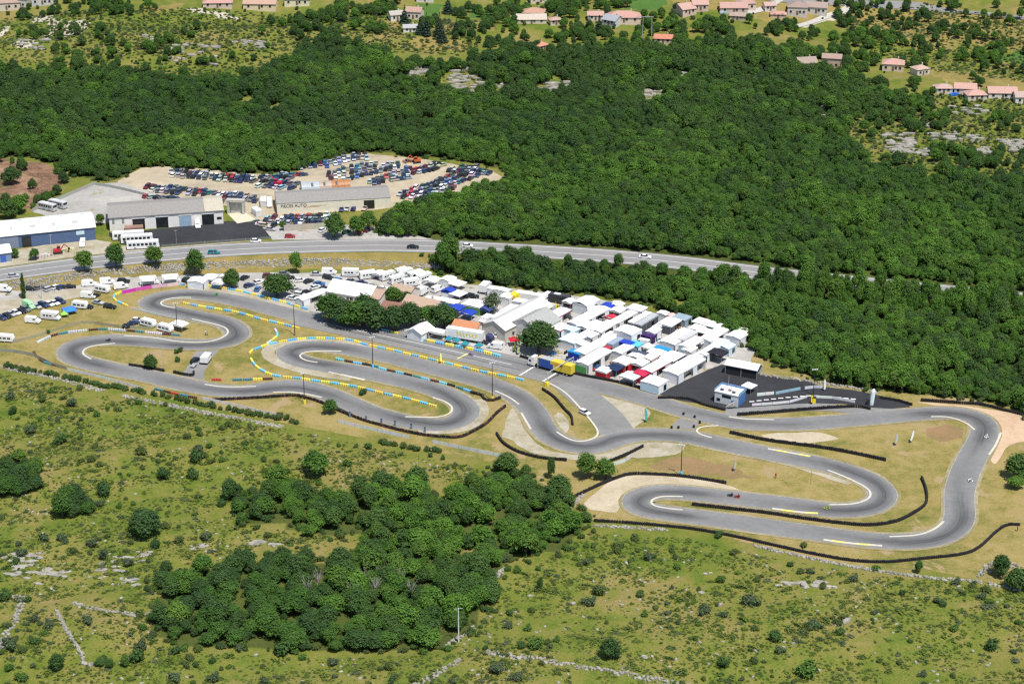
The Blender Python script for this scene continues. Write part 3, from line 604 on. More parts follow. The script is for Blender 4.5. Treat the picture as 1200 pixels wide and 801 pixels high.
# ------------------------------------------------------------------ vegetation
def blob(mb, c, r, seed, mi, n=7, m=5):
    q = np.random.default_rng(seed); rings = []
    for k in range(m):
        t = math.pi * (k + .5) / m; rr = math.sin(t)
        rings.append([(c[0] + r[0] * rr * math.cos(a) * q.uniform(.85, 1.1), c[1] + r[1] * rr * math.sin(a) * q.uniform(.85, 1.1), c[2] - r[2] * math.cos(t)) for a in [2 * math.pi * i / n for i in range(n)]])
    mb.loft(rings, mi)
def leaves(me_name, lobes, per, size, mats, core=.72, seed=0, up=.35, flat=1.0, cores=None):
    """foliage: small leaf clumps over the surface of many lobes, with dark solid cores added inside to block light"""
    q = np.random.default_rng(seed); V = []; F = []; A = []; n0 = 0
    for (c, r) in lobes:
        c = np.array(c); r = np.array(r); area = (r[0] * r[1] * r[2]) ** (2 / 3); k = max(6, int(per * area))
        d = q.normal(size=(k, 3)); d[:, 2] += up * .6; d /= np.linalg.norm(d, axis=1)[:, None]
        P = c + d * r * q.uniform(.74, 1.2, (k, 1))
        nrm = d + q.normal(size=(k, 3)) * .45 + np.array([0, 0, up + .25]); nrm /= np.linalg.norm(nrm, axis=1)[:, None]
        t = np.cross(nrm, q.normal(size=(k, 3))); t /= np.linalg.norm(t, axis=1)[:, None] + 1e-9
        b = np.cross(nrm, t); s = size * q.uniform(.55, 1.35, (k, 1)); w = s * q.uniform(.5, .95, (k, 1))
        v0 = P - t * s * .5; v1 = P + b * w * .5 + nrm * s * .12; v2 = P + t * s * .5; v3 = P - b * w * .5 + nrm * s * .12
        V.append(np.stack([v0, v1, v2, v3], 1).reshape(-1, 3))
        idx = n0 + np.arange(k * 4).reshape(k, 4); F.append(idx); n0 += 4 * k
        tone = np.clip(q.normal(.5, .28) + q.normal(0, .2, k), 0, 1); A.append(tone)
    V = np.concatenate(V); F = np.concatenate(F); A = np.concatenate(A)
    mb = MB()
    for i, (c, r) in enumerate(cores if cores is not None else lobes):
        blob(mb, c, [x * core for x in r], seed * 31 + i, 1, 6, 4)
    vs = V.tolist() + [tuple(v) for v in mb.v]; fs = [tuple(f) for f in F.tolist()] + [tuple(i + len(V) for i in f) for f in mb.f]
    me = bpy.data.meshes.new(me_name); me.from_pydata(vs, [], fs)
    for m in mats: me.materials.append(m)
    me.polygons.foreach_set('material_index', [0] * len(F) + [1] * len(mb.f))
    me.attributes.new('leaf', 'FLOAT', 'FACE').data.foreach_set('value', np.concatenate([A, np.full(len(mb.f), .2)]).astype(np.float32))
    me.update(); return me
def crown_lobes(seed, Rr=3.0, Ht=6.0, base=1.6, n=13, spread=.62):
    n = int(n * 1.5); spread *= 1.12
    q = np.random.default_rng(seed); L = []
    for i in range(n):
        a = 2.4 * i + q.uniform(-.4, .4); t = (i + .5) / n
        z = base + (Ht - base) * (.22 + .6 * t) + q.uniform(-.3, .3)
        rad = Rr * spread * math.sqrt(1 - (2 * t - .85) ** 2 * .6) * q.uniform(.7, 1.15) * (1.05 - .55 * t)
        rr = Rr * q.uniform(.20, .42); L.append(((rad * math.cos(a), rad * math.sin(a), z), (rr, rr, rr * q.uniform(.75, .95))))
    L.append(((0, 0, base + (Ht - base) * .5), (Rr * .62, Rr * .62, (Ht - base) * .42)))
    return L
def trunk_mesh(seed, Ht=6.0, base=1.6, r=.2):
    q = np.random.default_rng(seed); mb = MB(); a = q.uniform(0, 6); k = (q.uniform(-.3, .3), q.uniform(-.3, .3), base + .4)
    mb.tube((0, 0, -.3), k, r * 1.25, r * .85, 7); top = (k[0] * 1.6, k[1] * 1.6, Ht * .72); mb.tube(k, top, r * .85, r * .3, 6)
    for i in range(4):
        b = a + i * 1.6; e = (k[0] + 1.5 * math.cos(b), k[1] + 1.5 * math.sin(b), Ht * q.uniform(.5, .68)); mb.tube(k, e, r * .5, r * .15, 5)
    return mb.mesh('trunk', M_bark)
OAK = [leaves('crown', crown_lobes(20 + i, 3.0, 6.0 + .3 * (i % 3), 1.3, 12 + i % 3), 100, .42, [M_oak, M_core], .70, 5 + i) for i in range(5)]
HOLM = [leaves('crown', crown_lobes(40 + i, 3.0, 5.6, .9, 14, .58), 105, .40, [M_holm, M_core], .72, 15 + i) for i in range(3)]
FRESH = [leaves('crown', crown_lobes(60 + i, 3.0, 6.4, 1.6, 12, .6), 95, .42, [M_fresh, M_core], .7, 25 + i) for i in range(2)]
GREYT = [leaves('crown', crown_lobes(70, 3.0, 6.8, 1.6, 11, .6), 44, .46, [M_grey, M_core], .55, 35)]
def conifer():
    L = []; n = 9
    for i in range(n):
        t = i / (n - 1); r = 1.7 * (1 - t) + .12
        m = max(1, int(6 * (1 - t)) + 1)
        for j in range(m):
            a = 2 * math.pi * j / m + i; L.append(((r * .6 * math.cos(a), r * .6 * math.sin(a), .7 + 7.6 * t), (max(.2, r * .5), max(.2, r * .5), .45)))
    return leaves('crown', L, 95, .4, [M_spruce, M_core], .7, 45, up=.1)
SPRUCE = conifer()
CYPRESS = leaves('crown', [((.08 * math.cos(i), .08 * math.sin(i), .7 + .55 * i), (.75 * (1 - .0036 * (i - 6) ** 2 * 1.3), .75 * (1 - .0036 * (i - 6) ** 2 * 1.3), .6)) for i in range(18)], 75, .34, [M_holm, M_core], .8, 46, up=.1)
TRUNK = [trunk_mesh(i) for i in range(4)]
def shrub_lobes(seed, n=7):
    q = np.random.default_rng(seed); L = []
    for i in range(n):
        a = q.uniform(0, 6.28); d = q.uniform(.15, .62); r = q.uniform(.32, .5)
        L.append(((d * math.cos(a), d * math.sin(a), q.uniform(.32, .75)), (r, r, r * .85)))
    L.append(((0, 0, .45), (.6, .6, .5))); return L
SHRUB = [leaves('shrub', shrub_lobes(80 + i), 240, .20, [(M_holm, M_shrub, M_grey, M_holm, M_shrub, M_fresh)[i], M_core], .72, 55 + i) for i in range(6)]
HERB = []
for i in range(4):
    q = np.random.default_rng(200 + i); L = []
    for j in range(4): L.append(((q.uniform(-.3, .3), q.uniform(-.3, .3), q.uniform(.05, .25)), (.38, .38, .3)))
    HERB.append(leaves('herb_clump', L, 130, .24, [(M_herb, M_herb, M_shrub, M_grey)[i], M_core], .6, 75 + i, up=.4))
def stone_mesh(seed, fl=.6):
    q = np.random.default_rng(seed); mb = MB(); rings = []
    for k, (z, s) in enumerate(((-.25, .8), (.15, 1.0), (.45 * fl + .1, .85), (.6 * fl + .1, .45))):
        rings.append([(s * math.cos(a) * q.uniform(.75, 1.15) * .6, s * math.sin(a) * q.uniform(.7, 1.1) * .5, z * q.uniform(.85, 1.15)) for a in [2 * math.pi * i / 7 for i in range(7)]])
    return mb.loft(rings).mesh('stone', M_lime)
STONE = [stone_mesh(300 + i, .5 + .25 * (i % 3)) for i in range(5)]
trees = []
def tree(p, crown, dia, hgt, label, group, name='tree', trunk=True, cat='tree', fresh=None):
    me = crown; root = empty(name, p, random.uniform(0, 6.28), label, cat, group)
    zz = max(v.co.z for v in me.vertices) if me.name not in ZMAX else ZMAX[me.name]; ZMAX[me.name] = zz
    root.scale = (dia / 5.9 * random.uniform(.88, 1.14), dia / 5.9 * random.uniform(.88, 1.14), hgt / zz)
    obj('crown', me, root)
    if trunk: obj('trunk', random.choice(TRUNK), root)
    return root
ZMAX = {}
NODEG = {}
def scatter(name, P, rot, scl, var, protos, label, cat):
    """one object of instances for what nobody could count; protos are objects already standing in the scene"""
    me = bpy.data.meshes.new(name); me.from_pydata([tuple(p) for p in P], [], [])
    me.attributes.new('turn', 'FLOAT', 'POINT').data.foreach_set('value', np.asarray(rot, np.float32))
    me.attributes.new('grow', 'FLOAT_VECTOR', 'POINT').data.foreach_set('vector', np.asarray(scl, np.float32).ravel())
    me.attributes.new('sort', 'INT', 'POINT').data.foreach_set('value', np.asarray(var, np.int32))
    o = obj(name, me, label=label, cat=cat, kind='stuff')
    g = bpy.data.node_groups.new(name, 'GeometryNodeTree')
    g.interface.new_socket('Geometry', in_out='INPUT', socket_type='NodeSocketGeometry'); g.interface.new_socket('Geometry', in_out='OUTPUT', socket_type='NodeSocketGeometry')
    N = g.nodes; Lk = g.links; gi = N.new('NodeGroupInput'); go = N.new('NodeGroupOutput')
    mp = N.new('GeometryNodeMeshToPoints'); Lk.new(gi.outputs[0], mp.inputs[0])
    def attr(nm, t):
        a = N.new('GeometryNodeInputNamedAttribute'); a.data_type = t; a.inputs['Name'].default_value = nm; return a.outputs['Attribute']
    tu, gr, so = attr('turn', 'FLOAT'), attr('grow', 'FLOAT_VECTOR'), attr('sort', 'INT')
    cx = N.new('ShaderNodeCombineXYZ'); Lk.new(tu, cx.inputs[2]); jn = N.new('GeometryNodeJoinGeometry')
    for k, objs in enumerate(protos):
        cmp = N.new('FunctionNodeCompare'); cmp.data_type = 'INT'; cmp.operation = 'EQUAL'
        Lk.new(so, cmp.inputs[2]); cmp.inputs[3].default_value = k
        for ob in objs:
            oi = N.new('GeometryNodeObjectInfo'); oi.inputs['Object'].default_value = ob; oi.inputs['As Instance'].default_value = True; oi.transform_space = 'ORIGINAL'
            ip = N.new('GeometryNodeInstanceOnPoints'); Lk.new(mp.outputs[0], ip.inputs['Points']); Lk.new(cmp.outputs[0], ip.inputs['Selection'])
            Lk.new(oi.outputs['Geometry'], ip.inputs['Instance']); Lk.new(cx.outputs[0], ip.inputs['Rotation']); Lk.new(gr, ip.inputs['Scale']); Lk.new(ip.outputs[0], jn.inputs[0])
    Lk.new(jn.outputs[0], go.inputs[0])
    md = o.modifiers.new('scatter', 'NODES'); md.node_group = g
    return o

# hand placed trees: (picture position of the foot, crown width m, height m, crown kind, label, group)
O, HO, FR, GY = OAK, HOLM, FRESH, GREYT
HAND = [((100, 318), 7.6, 8.2, FR, 'first bright leafy tree on the dry verge below the road, near the blue warehouse'), ((136, 314), 9, 9.5, O, 'broad leafy tree on the road verge in front of the white buses'), ((182, 311), 8.4, 8, FR, 'bright domed tree on the road verge beside the depot apron'),
        ((229, 323), 8, 10.5, O, 'tall pale green tree at the edge of the car park beyond the pink banner'), ((272, 337), 7, 7.5, HO, 'small dark round tree beside the white tents in the car park'), ((325, 347), 12, 9, HO, 'large round tree standing among cars beside the long white awning'), ((347, 320), 6.2, 8.6, O, 'slim tree at the foot of the rubble bank above the car park'),
        ((392, 278), 10, 10.5, HO, 'large dark tree beside the lay-by in front of the scrapyard wall'), ((418, 276), 8, 8, O, 'tree next to the lay-by, right of the large dark tree'), ((432, 270), 9, 8, O, 'leafy tree hiding the end of the scrap dealer building'),
        ((386, 375), 12, 10, O, 'fresh green tree at the left end of the clump beside the straight'), ((402, 380), 13, 9.5, HO, 'round tree in the clump beside the straight, second from the long awning'), ((418, 383), 13, 9.5, O, 'round tree in the middle of the clump beside the straight'), ((437, 384), 14, 10, HO, 'round tree at the shed end of the clump beside the straight'), ((428, 374), 12, 9.5, HO, 'dark tree at the back of the clump, next to the flat white roof'),
        ((461, 355), 7.5, 6.2, O, 'small round tree between the flat white roof and the brown tiled roof'), ((476, 358), 5.0, 5.5, HO, 'dark purple-green tree beside the small round tree and tan roof'), ((462, 387), 12, 9, HO, 'dark leafy tree in front of the red-brown tiled roof'), ((482, 383), 10.5, 9, HO, 'tree squeezed between the brown roof and the white shed'), ((501, 382), 10, 7.6, O, 'wide tree behind the white shed'), ((520, 384), 14, 9, HO, 'wide tree behind the lettered truck and below the blue tarps'),
        ((577, 366), 8.5, 8, GY, 'silvery grey-green tree among the paddock tents'), ((632, 412.5), 16, 11.5, HO, 'big dark tree standing behind the blue and yellow truck'), ((519, 318), 8, 12, O, 'tall tree at the paddock corner below the road'), ((527, 306), 9, 11, FR, 'bright tree above the tall tree at the paddock corner'), ((551, 331), 6, 7.5, FR, 'small bright tree poking out among the paddock awnings'),
        ((688, 560), 8, 8.6, FR, 'bright green tree pair member touching the tyre wall by the track'), ((709, 561), 7, 6.6, FR, 'bright green tree beside the short tyre wall by the track'), ((655, 580), 9, 7, HO, 'dark tree beside the sandy hairpin runoff'), ((646, 560), 3.5, 7, HO, 'narrow dark tree against the track fence'),
        ((1192, 560), 10, 8, HO, 'dark round tree beside the pink gravel runoff'), ((1190, 572), 6, 4, O, 'low bushy tree beside the dry grass under the dark round tree'), ((1172, 674), 6, 6.5, HO, 'dark tree beside white rubble at the end of the long tyre wall'), ((1193, 690), 8, 6, HO, 'spreading dark tree at the rubble pile'), ((1076, 671), 2.6, 4, O, 'tiny tree with its shadow on the dry grass beside the long tyre wall'),
        ((371, 556), 10, 8, O, 'large lone oak standing above the left woodland'), ((172, 626), 12.5, 7.5, HO, 'wide dark lone holm oak in the open scrub'), ((716, 770), 6.5, 6, HO, 'dark lone tree in the scrub above the long rubble wall'), ((68, 783), 4.8, 4.5, HO, 'small dark round tree near the rubble line at the scrub corner'), ((176, 432), 5.6, 5.4, HO, 'round bushy tree inside the leftmost track loop'), ((387, 484), 5.6, 5, O, 'lone bush-like tree beside the tyre wall and lamp mast'),
        ((14, 216), 8, 8, HO, 'dark tree on the reddish earth beside the forest'), ((38, 222), 4, 5, HO, 'smaller dark tree on the reddish earth'), ((10, 256), 9, 8, HO, 'dark tree behind the white roofed warehouse'), ((24, 250), 7, 8, O, 'leafy tree behind the white roofed warehouse'), ((118, 264), 4.5, 4.8, FR, 'bright shrub-like tree at the dark gable end of the depot'), ((17, 302), 4.5, 4, O, 'small tree in front of the blue warehouse, near the dark doorway'), ((41, 304), 5, 4.5, O, 'small tree in front of the blue warehouse, beside the red machinery'), ((3, 300), 4, 4, O, 'small tree at the end of the blue warehouse'),
        ((332, 270), 3, 4, FR, 'young tree at the end of the concrete yard wall')]
for p, dia, hg, kd, lab in HAND:
    tree(at(*p), random.choice(kd), dia, hg, lab, None, name='holm_oak_tree' if kd is HO else 'leafy_tree')
cp = at(28, 349.5); r_ = tree(cp, CYPRESS, 7.2, 9.8, 'tall narrow dark cypress in the left car park', None, 'cypress_tree', False)
obj('trunk', TRUNK[0], r_).scale = (.6, .6, .3)
for p, hg in (((500, 42), 12), ((515, 44), 13), ((518, 50), 10), ((535, 40), 8.5), ((525, 16), 10), ((493, 40), 9), ((474, 28), 10), ((702, 38), 9), ((690, 36), 8)):
    r_ = tree(at(*p), SPRUCE, 9.0, hg, 'blue-grey spruce in the gardens beyond the forest', 'spruces in the far gardens', 'spruce_tree', False); obj('trunk', TRUNK[1], r_).scale = (.7, .7, .5)

# woodland: every tree position is sampled; the ones that show largest become trees of their own
HOUSES = [  # picture foot, length, depth, eave, roof colour, wall colour, turn in degrees, label
    ((8, 13), 14, 9, 4, (.42, .27, .20), (.60, .52, .42), 12, 'tan roofed house at the bare clearing beyond the forest'), ((24, 10), 6, 6, 5, (.40, .38, .36), (.62, .58, .52), -10, 'narrow pale house next to the tan roofed house'), ((50, 7), 11, 8, 4, (.40, .40, .42), (.55, .54, .52), 8, 'grey roofed pale house behind the bare dirt track'),
    ((255, 10), 15, 9, 2.9, (.58, .30, .24), (.62, .50, .40), 3, 'low pink tiled house above the stony slope'), ((304, 13), 17, 10, 3.2, (.55, .33, .22), (.70, .58, .38), -3, 'pink tiled house with cream walls above the stony slope'), ((348, 8), 13, 8, 3.5, (.50, .36, .26), (.72, .64, .44), 0, 'cream walled house next to the pink tiled house, half beyond the trees'),
    ((466, 25), 7, 6, 3.4, (.50, .44, .36), (.72, .68, .58), 20, 'small white house left of the tall spruces'), ((484, 23), 8, 7, 4.2, (.50, .28, .20), (.70, .62, .52), -12, 'white house with a reddish roof among the spruces'), ((481, 38), 7, 5, 2.6, (.45, .45, .45), (.74, .72, .68), 5, 'white hut with a grey roof on the dry field'),
    ((498, 3), 9, 6, 3, (.42, .36, .32), (.60, .58, .55), 0, 'pale house behind the green field by the spruces'), ((634, 4), 11, 8, 4.5, (.56, .34, .26), (.66, .56, .46), 8, 'tall pink roofed house at the head of the hamlet'), ((625, 21), 11, 8, 3, (.55, .28, .17), (.60, .48, .38), -6, 'orange tiled house in the middle of the hamlet'), ((623, 28), 15, 8, 2.6, (.62, .52, .42), (.66, .58, .46), 2, 'long cream roofed house below the orange tiled one'), ((652, 30), 6, 5, 2.8, (.52, .33, .23), (.60, .50, .38), 15, 'small square tiled hut right of the long cream roofed house'),
    ((698, 25), 8, 6, 2.8, (.56, .32, .26), (.64, .56, .48), 0, 'small pink roofed house beside the grey roof'), ((713, 31), 8, 8, 2.8, (.36, .38, .42), (.55, .55, .55), -35, 'building with a grey sheet roof among far trees'), ((731, 29), 17, 10, 2.9, (.58, .30, .23), (.66, .52, .42), -2, 'wide pink tiled villa near the portal pylon'), ((638, 60), 6.5, 6.5, 3.2, (.62, .25, .13), (.60, .46, .34), 40, 'orange pyramid roofed hut alone in the forest'), ((777, 52), 9, 6, 2.8, (.62, .20, .09), (.60, .48, .38), -8, 'bright orange roof half hidden in the forest'),
    ((808, 19), 8, 11, 3, (.60, .34, .27), (.62, .46, .38), 25, 'salmon roofed house at the edge of the dry field'), ((821, 14), 8, 8, 3.4, (.60, .34, .27), (.60, .44, .36), 5, 'salmon roofed house wing behind the dry field edge'), ((860, 17), 14, 8, 3, (.55, .31, .24), (.56, .46, .38), 0, 'long reddish farmhouse on the forest edge'), ((876, 13), 9, 7, 3.6, (.50, .28, .22), (.60, .50, .42), 10, 'taller reddish farmhouse beside the long one'), ((864, 24), 8, 5, 2.4, (.42, .30, .24), (.48, .40, .34), -15, 'brownish shed below the reddish farmhouse'), ((903, 14), 6, 5, 3, (.56, .36, .30), (.68, .60, .54), 10, 'small pinkish house between farm and white house'), ((912, 22), 8, 5, 2, (.60, .30, .22), (.55, .42, .34), -5, 'low salmon roof in the trees by the track'),
    ((934, 20), 10, 9, 4.6, (.36, .24, .19), (.55, .50, .44), -8, 'two storey stone house with a brown roof by the pale lane'), ((956, 18), 11, 8, 3.6, (.40, .28, .22), (.56, .52, .46), -14, 'stone house wing with a brown roof at the pale lane'), ((947, 82), 9, 8, 3.4, (.38, .28, .21), (.58, .50, .40), 10, 'brown hipped roof house deep in the forest'), ((974, 80), 9, 6, 5.5, (.40, .26, .20), (.48, .36, .28), -12, 'ruined tall brown house in the forest'),
    ((1046, 84), 10, 8, 3.8, (.60, .32, .25), (.62, .50, .40), -12, 'salmon roofed house among trees above the scrub slope'), ((1082, 88), 7, 6, 3.6, (.58, .38, .28), (.56, .54, .46), 25, 'small salmon roofed house at the foot of the dry meadow'), ((1106, 110), 8, 6, 2.6, (.58, .36, .30), (.66, .58, .52), 0, 'low house at the end of the roadside hamlet'), ((1131, 111), 10, 7, 3, (.62, .34, .26), (.64, .54, .46), -8, 'salmon roofed house beside the blue pool cover'), ((1145, 118), 9, 7, 2.8, (.62, .33, .26), (.62, .52, .44), 5, 'lower salmon roofed house in the roadside hamlet'), ((1175, 116), 13, 8, 3, (.60, .34, .27), (.68, .62, .56), -4, 'wide salmon roofed house by the round tree'), ((1200, 122), 8, 7, 3.4, (.52, .36, .30), (.70, .66, .60), 0, 'white walled house at the end of the meadow')]
CLEARW = [(at(x, y).x, at(x, y).y, r) for x, y, r in CLEAR]
for h_ in HOUSES:
    q_ = at(*h_[0]); CLEARW.append((q_.x, q_.y, h_[1] * .55 + .6)); CLEARW.append((q_.x, q_.y - 9, h_[1] * .3))
def poisson(poly, spacing, keep=1.0):
    xs = [p[0] for p in poly]; ys = [p[1] for p in poly]
    gx, gy = np.meshgrid(np.arange(min(xs), max(xs), spacing), np.arange(min(ys), max(ys), spacing * .87))
    gx = gx + (np.arange(gx.shape[0]) % 2)[:, None] * spacing * .5
    gx = (gx + rng.uniform(-.36, .36, gx.shape) * spacing).ravel(); gy = (gy + rng.uniform(-.36, .36, gy.shape) * spacing).ravel()
    k = in_poly(gx, gy, poly) & (rng.uniform(size=gx.shape) < keep)
    return gx[k], gy[k]
def visible_box(x, y):      # keep what the frame and a step to the side could see
    return (np.abs(x) < y * .275 + 22)
fx, fy = poisson(forest, 2.75)
rd = fy - np.interp(fx, RX, RY); east = sstep(plane(870, 314, 2)[0], plane(960, 327, 2)[0], fx)
k = visible_box(fx, fy) & ((rd > 9.5 - 1.5 * east) | (rd < -(10.0 - 2.6 * east)))
for cx, cy, cr in CLEARW: k &= ((fx - cx) ** 2 + ((fy - cy) * .6) ** 2 > (cr * .85) ** 2)
gap = wave(fx, fy, 37, 1.9) + .8 * wave(fx, fy, 14, .2) + .5 * wave(fx, fy, 90, 2.7)
k &= (gap > -1.12)
fx, fy = fx[k], fy[k]
W = []     # x, y, dia, height, kindset, tag
tone = wave(fx, fy, 120, .6) + .7 * wave(fx, fy, 47, 2.0); big = wave(fx, fy, 70, 3.3) + .5 * wave(fx, fy, 33, 1.2)
for x, y, t, b_ in zip(fx, fy, tone, big):
    dark = (y > 850) * .55 + (x > 0) * (y > 800) * .15
    kd = 1 if random.random() < .15 + .35 * (t > .35) + dark * .75 else (2 if random.random() < (.16 if y < 830 else .05) else 0)
    d = random.choice((2.2, 2.8, 3.4, 4.0, 4.6, 5.4, 6.8)) * random.uniform(.88, 1.12) * (1 + .12 * b_); hr = (y - np.interp(x, RX, RY)); hr = 3.0 if (-20 < hr < -7 and x > plane(885, 316, 2)[0]) else 0
    W.append((x, y, d, d * random.uniform(.78, 1.15) + .8 * b_ + hr, kd, 'forest'))
for gi_, px in enumerate(GROVE):
    gp = ragged(px, 5.0 if gi_ < 3 else 2.0); x_, y_ = poisson(gp, 3.45 if gi_ < 3 else 3.4, .93)
    for x, y in zip(x_, y_):
        t = float(wave(x, y, 60, 1.0)); u = random.random()
        if gi_ < 3 and float(wave(x, y, 24, 2.6) + .6 * wave(x, y, 11, .4)) < -.55: continue
        kd = 1 if u < .5 + .2 * t else (2 if u > .93 else 0)
        d = random.choice((3.0, 4.2, 5.0, 5.8, 6.6, 7.6)) * random.uniform(.9, 1.1); W.append((x, y, d, d * random.uniform(.66, .98), kd, 'grove' if gi_ < 3 else 'scrub'))
# thin tree cover on the far slopes and round the far houses: picture ellipses
FAR = [(20, 14, 60, 9, .5), (100, 12, 70, 10, .6), (150, 8, 50, 8, .7), (60, 40, 40, 12, .3), (100, 66, 60, 12, .5), (115, 40, 16, 6, .8), (190, 58, 22, 12, .8), (225, 40, 26, 6, .3), (180, 65, 8, 5, 1), (250, 74, 30, 7, .25), (300, 60, 20, 8, .12), (320, 35, 20, 8, .12), (360, 30, 30, 14, .9), (400, 20, 30, 16, .9), (450, 12, 24, 12, .8), (445, 34, 18, 8, .9), (500, 30, 16, 8, .7), (548, 40, 16, 10, .6), (560, 20, 30, 10, .6), (600, 15, 24, 16, .9), (590, 48, 30, 16, .8), (650, 12, 40, 12, .8), (690, 5, 60, 9, .9), (720, 15, 14, 8, .8), (670, 30, 18, 10, .8), (640, 26, 14, 6, .6), (740, 36, 40, 10, .9), (790, 24, 20, 8, .8), (780, 40, 30, 12, .9), (830, 34, 22, 8, .7), (870, 34, 40, 8, .6), (905, 26, 14, 6, .7), (980, 8, 30, 9, .8), (1010, 16, 18, 9, .8), (1040, 10, 20, 12, .8), (1010, 40, 30, 12, .9), (1050, 35, 30, 10, .5), (1000, 60, 30, 20, .95), (1045, 62, 50, 18, .9), (1065, 20, 14, 8, .7), (1090, 20, 10, 10, .5), (1120, 40, 30, 10, .6), (1130, 58, 60, 14, .8), (1160, 75, 30, 8, .8), (1190, 60, 30, 10, .6), (1200, 86, 30, 5, .7), (1085, 105, 16, 8, .9), (1140, 100, 9, 7, 1), (1172, 108, 6, 5, 1), (1165, 118, 18, 5, .8), (1180, 20, 20, 10, .3), (1150, 30, 50, 14, .18), (1050, 135, 30, 12, .6), (1080, 128, 14, 9, .9), (1100, 140, 16, 9, .8), (1085, 150, 26, 8, .8), (1040, 150, 40, 14, .8), (1130, 170, 40, 12, .7), (1175, 148, 18, 9, .8), (1170, 190, 50, 14, .9), (1100, 190, 60, 12, 1), (1040, 180, 14, 10, .4), (1120, 125, 70, 14, .10), (955, 14, 10, 6, .6), (820, 12, 10, 5, .4), (1150, 10, 60, 4, .8), (930, 40, 30, 9, .7), (680, 48, 40, 8, .8)]
for cx, cy, rx, ry, den in FAR:
    c = at(cx, cy); s = pxpm(c); vx = rx / s; vy = ry / (s * .27)
    den *= .62 if (cx > 1000 and cy < 115) else 1
    n = int(3.14 * vx * vy / 22 * den) + 1
    for _ in range(min(n, 400)):
        a = random.uniform(0, 6.28); r = math.sqrt(random.random()); x = c.x + vx * r * math.cos(a); y = c.y + vy * r * math.sin(a)
        if any((x - q[0]) ** 2 + ((y - q[1]) * .55) ** 2 < q[2] ** 2 for q in CLEARW): continue
        d = random.uniform(2.8, 6.0); W.append((x, y, d, d * random.uniform(.8, 1.15), 1 if random.random() < .6 else 0, 'far'))

for cx, cy, rx, ry in ((5, 200, 30, 10), (20, 182, 40, 5), (70, 200, 8, 10), (40, 240, 16, 6), (75, 222, 6, 8), (-5, 250, 25, 10), (55, 235, 14, 5)):
    c_ = at(cx, cy); s_ = pxpm(c_)
    for _ in range(int(rx * ry / 16)):
        d = random.uniform(2.4, 5.5); x, y = c_.x + random.uniform(-1, 1) * rx / s_, c_.y + random.uniform(-1, 1) * ry / (s_ * .31)
        W.append((x, y, d, d * random.uniform(.8, 1.1), 1 if random.random() < .5 else 0, 'far'))
def screen(x, y, z=3.0):
    dy = y * CP + (CAM_H - z) * SP; return PCX + FPX * x / dy, PCY - FPX * (y * SP + (z - CAM_H) * CP) / dy
W = [w for w in W if visible_box(np.array(w[0]), np.array(w[1]))]
W.sort(key=lambda w: (w[5] == 'far', w[1] if w[5] != 'scrub' else 0))
def infr(w):
    a, b = screen(w[0], w[1]); return -10 < a < 1210 and -10 < b < 815
own = [w for w in W if infr(w)][:330]; ids = {id(w) for w in own}
GL = {('grove', 0): ('green oak in the dense grove between scrub and circuit', 'oaks in the grove below the circuit'), ('grove', 1): ('dark holm oak in the dense grove between scrub and circuit', 'holm oaks in the grove below the circuit'), ('grove', 2): ('bright green tree in the dense grove between scrub and circuit', 'bright trees in the grove below the circuit'),
      ('forest', 0): ('green oak at the forest edge behind the circuit and paddock', 'oaks at the forest edge'), ('forest', 1): ('dark holm oak at the forest edge behind the circuit and paddock', 'holm oaks at the forest edge'), ('forest', 2): ('bright leafy tree at the forest edge behind the circuit', 'bright trees at the forest edge'),
      ('scrub', 0): ('small oak in a little thicket on the open scrub', 'oaks in the scrub thickets'), ('scrub', 1): ('small dark holm oak in a little thicket on the open scrub', 'holm oaks in the scrub thickets'), ('scrub', 2): ('small bright tree in a little thicket on the open scrub', 'bright trees in the scrub thickets')}
KS = [OAK, HOLM, FRESH]
first = {}
for x, y, d, hg, kd, tg in own:
    vi = random.randrange(len(KS[kd])); lb, gp = GL[(tg, kd)]
    r_ = tree((x, y, h1(x, y)), KS[kd][vi], d, hg, lb, gp, ['oak_tree', 'holm_oak_tree', 'leafy_tree'][kd])
    first.setdefault((kd, vi), [c for c in r_.children])
keys = [(kd, vi) for kd in range(3) for vi in range(len(KS[kd]))]
for kk in keys:
    if kk not in first: first[kk] = [c for c in tree(at(700 + 7 * len(first), 545), KS[kk[0]][kk[1]], 5, 5, GL[('grove', kk[0])][0], GL[('grove', kk[0])][1], 'oak_tree').children]
rest = [w for w in W if id(w) not in ids]
def zof(me):
    if me.name not in ZMAX: ZMAX[me.name] = max(v.co.z for v in me.vertices)
    return ZMAX[me.name]
for tg, nm, lb in (('near', 'forest', 'dense green oak forest spreading behind the circuit'), ('far', 'far_woodland', 'scattered dark trees and hedges round the far houses and fields')):
    sel = [w for w in rest if (w[5] == 'far') == (tg == 'far')]
    P = []; ro = []; sc = []; va = []
    for x, y, d, hg, kd, _ in sel:
        vi = random.randrange(len(KS[kd])); P.append((x, y, h1(x, y))); ro.append(random.uniform(0, 6.28)); va.append(keys.index((kd, vi)))
        sc.append((d / 6.2 * random.uniform(.85, 1.18), d / 6.2 * random.uniform(.85, 1.18), max(.4, hg / zof(KS[kd][vi]))))
    scatter(nm, P, ro, sc, va, [first[kk] for kk in keys], lb, 'woodland')

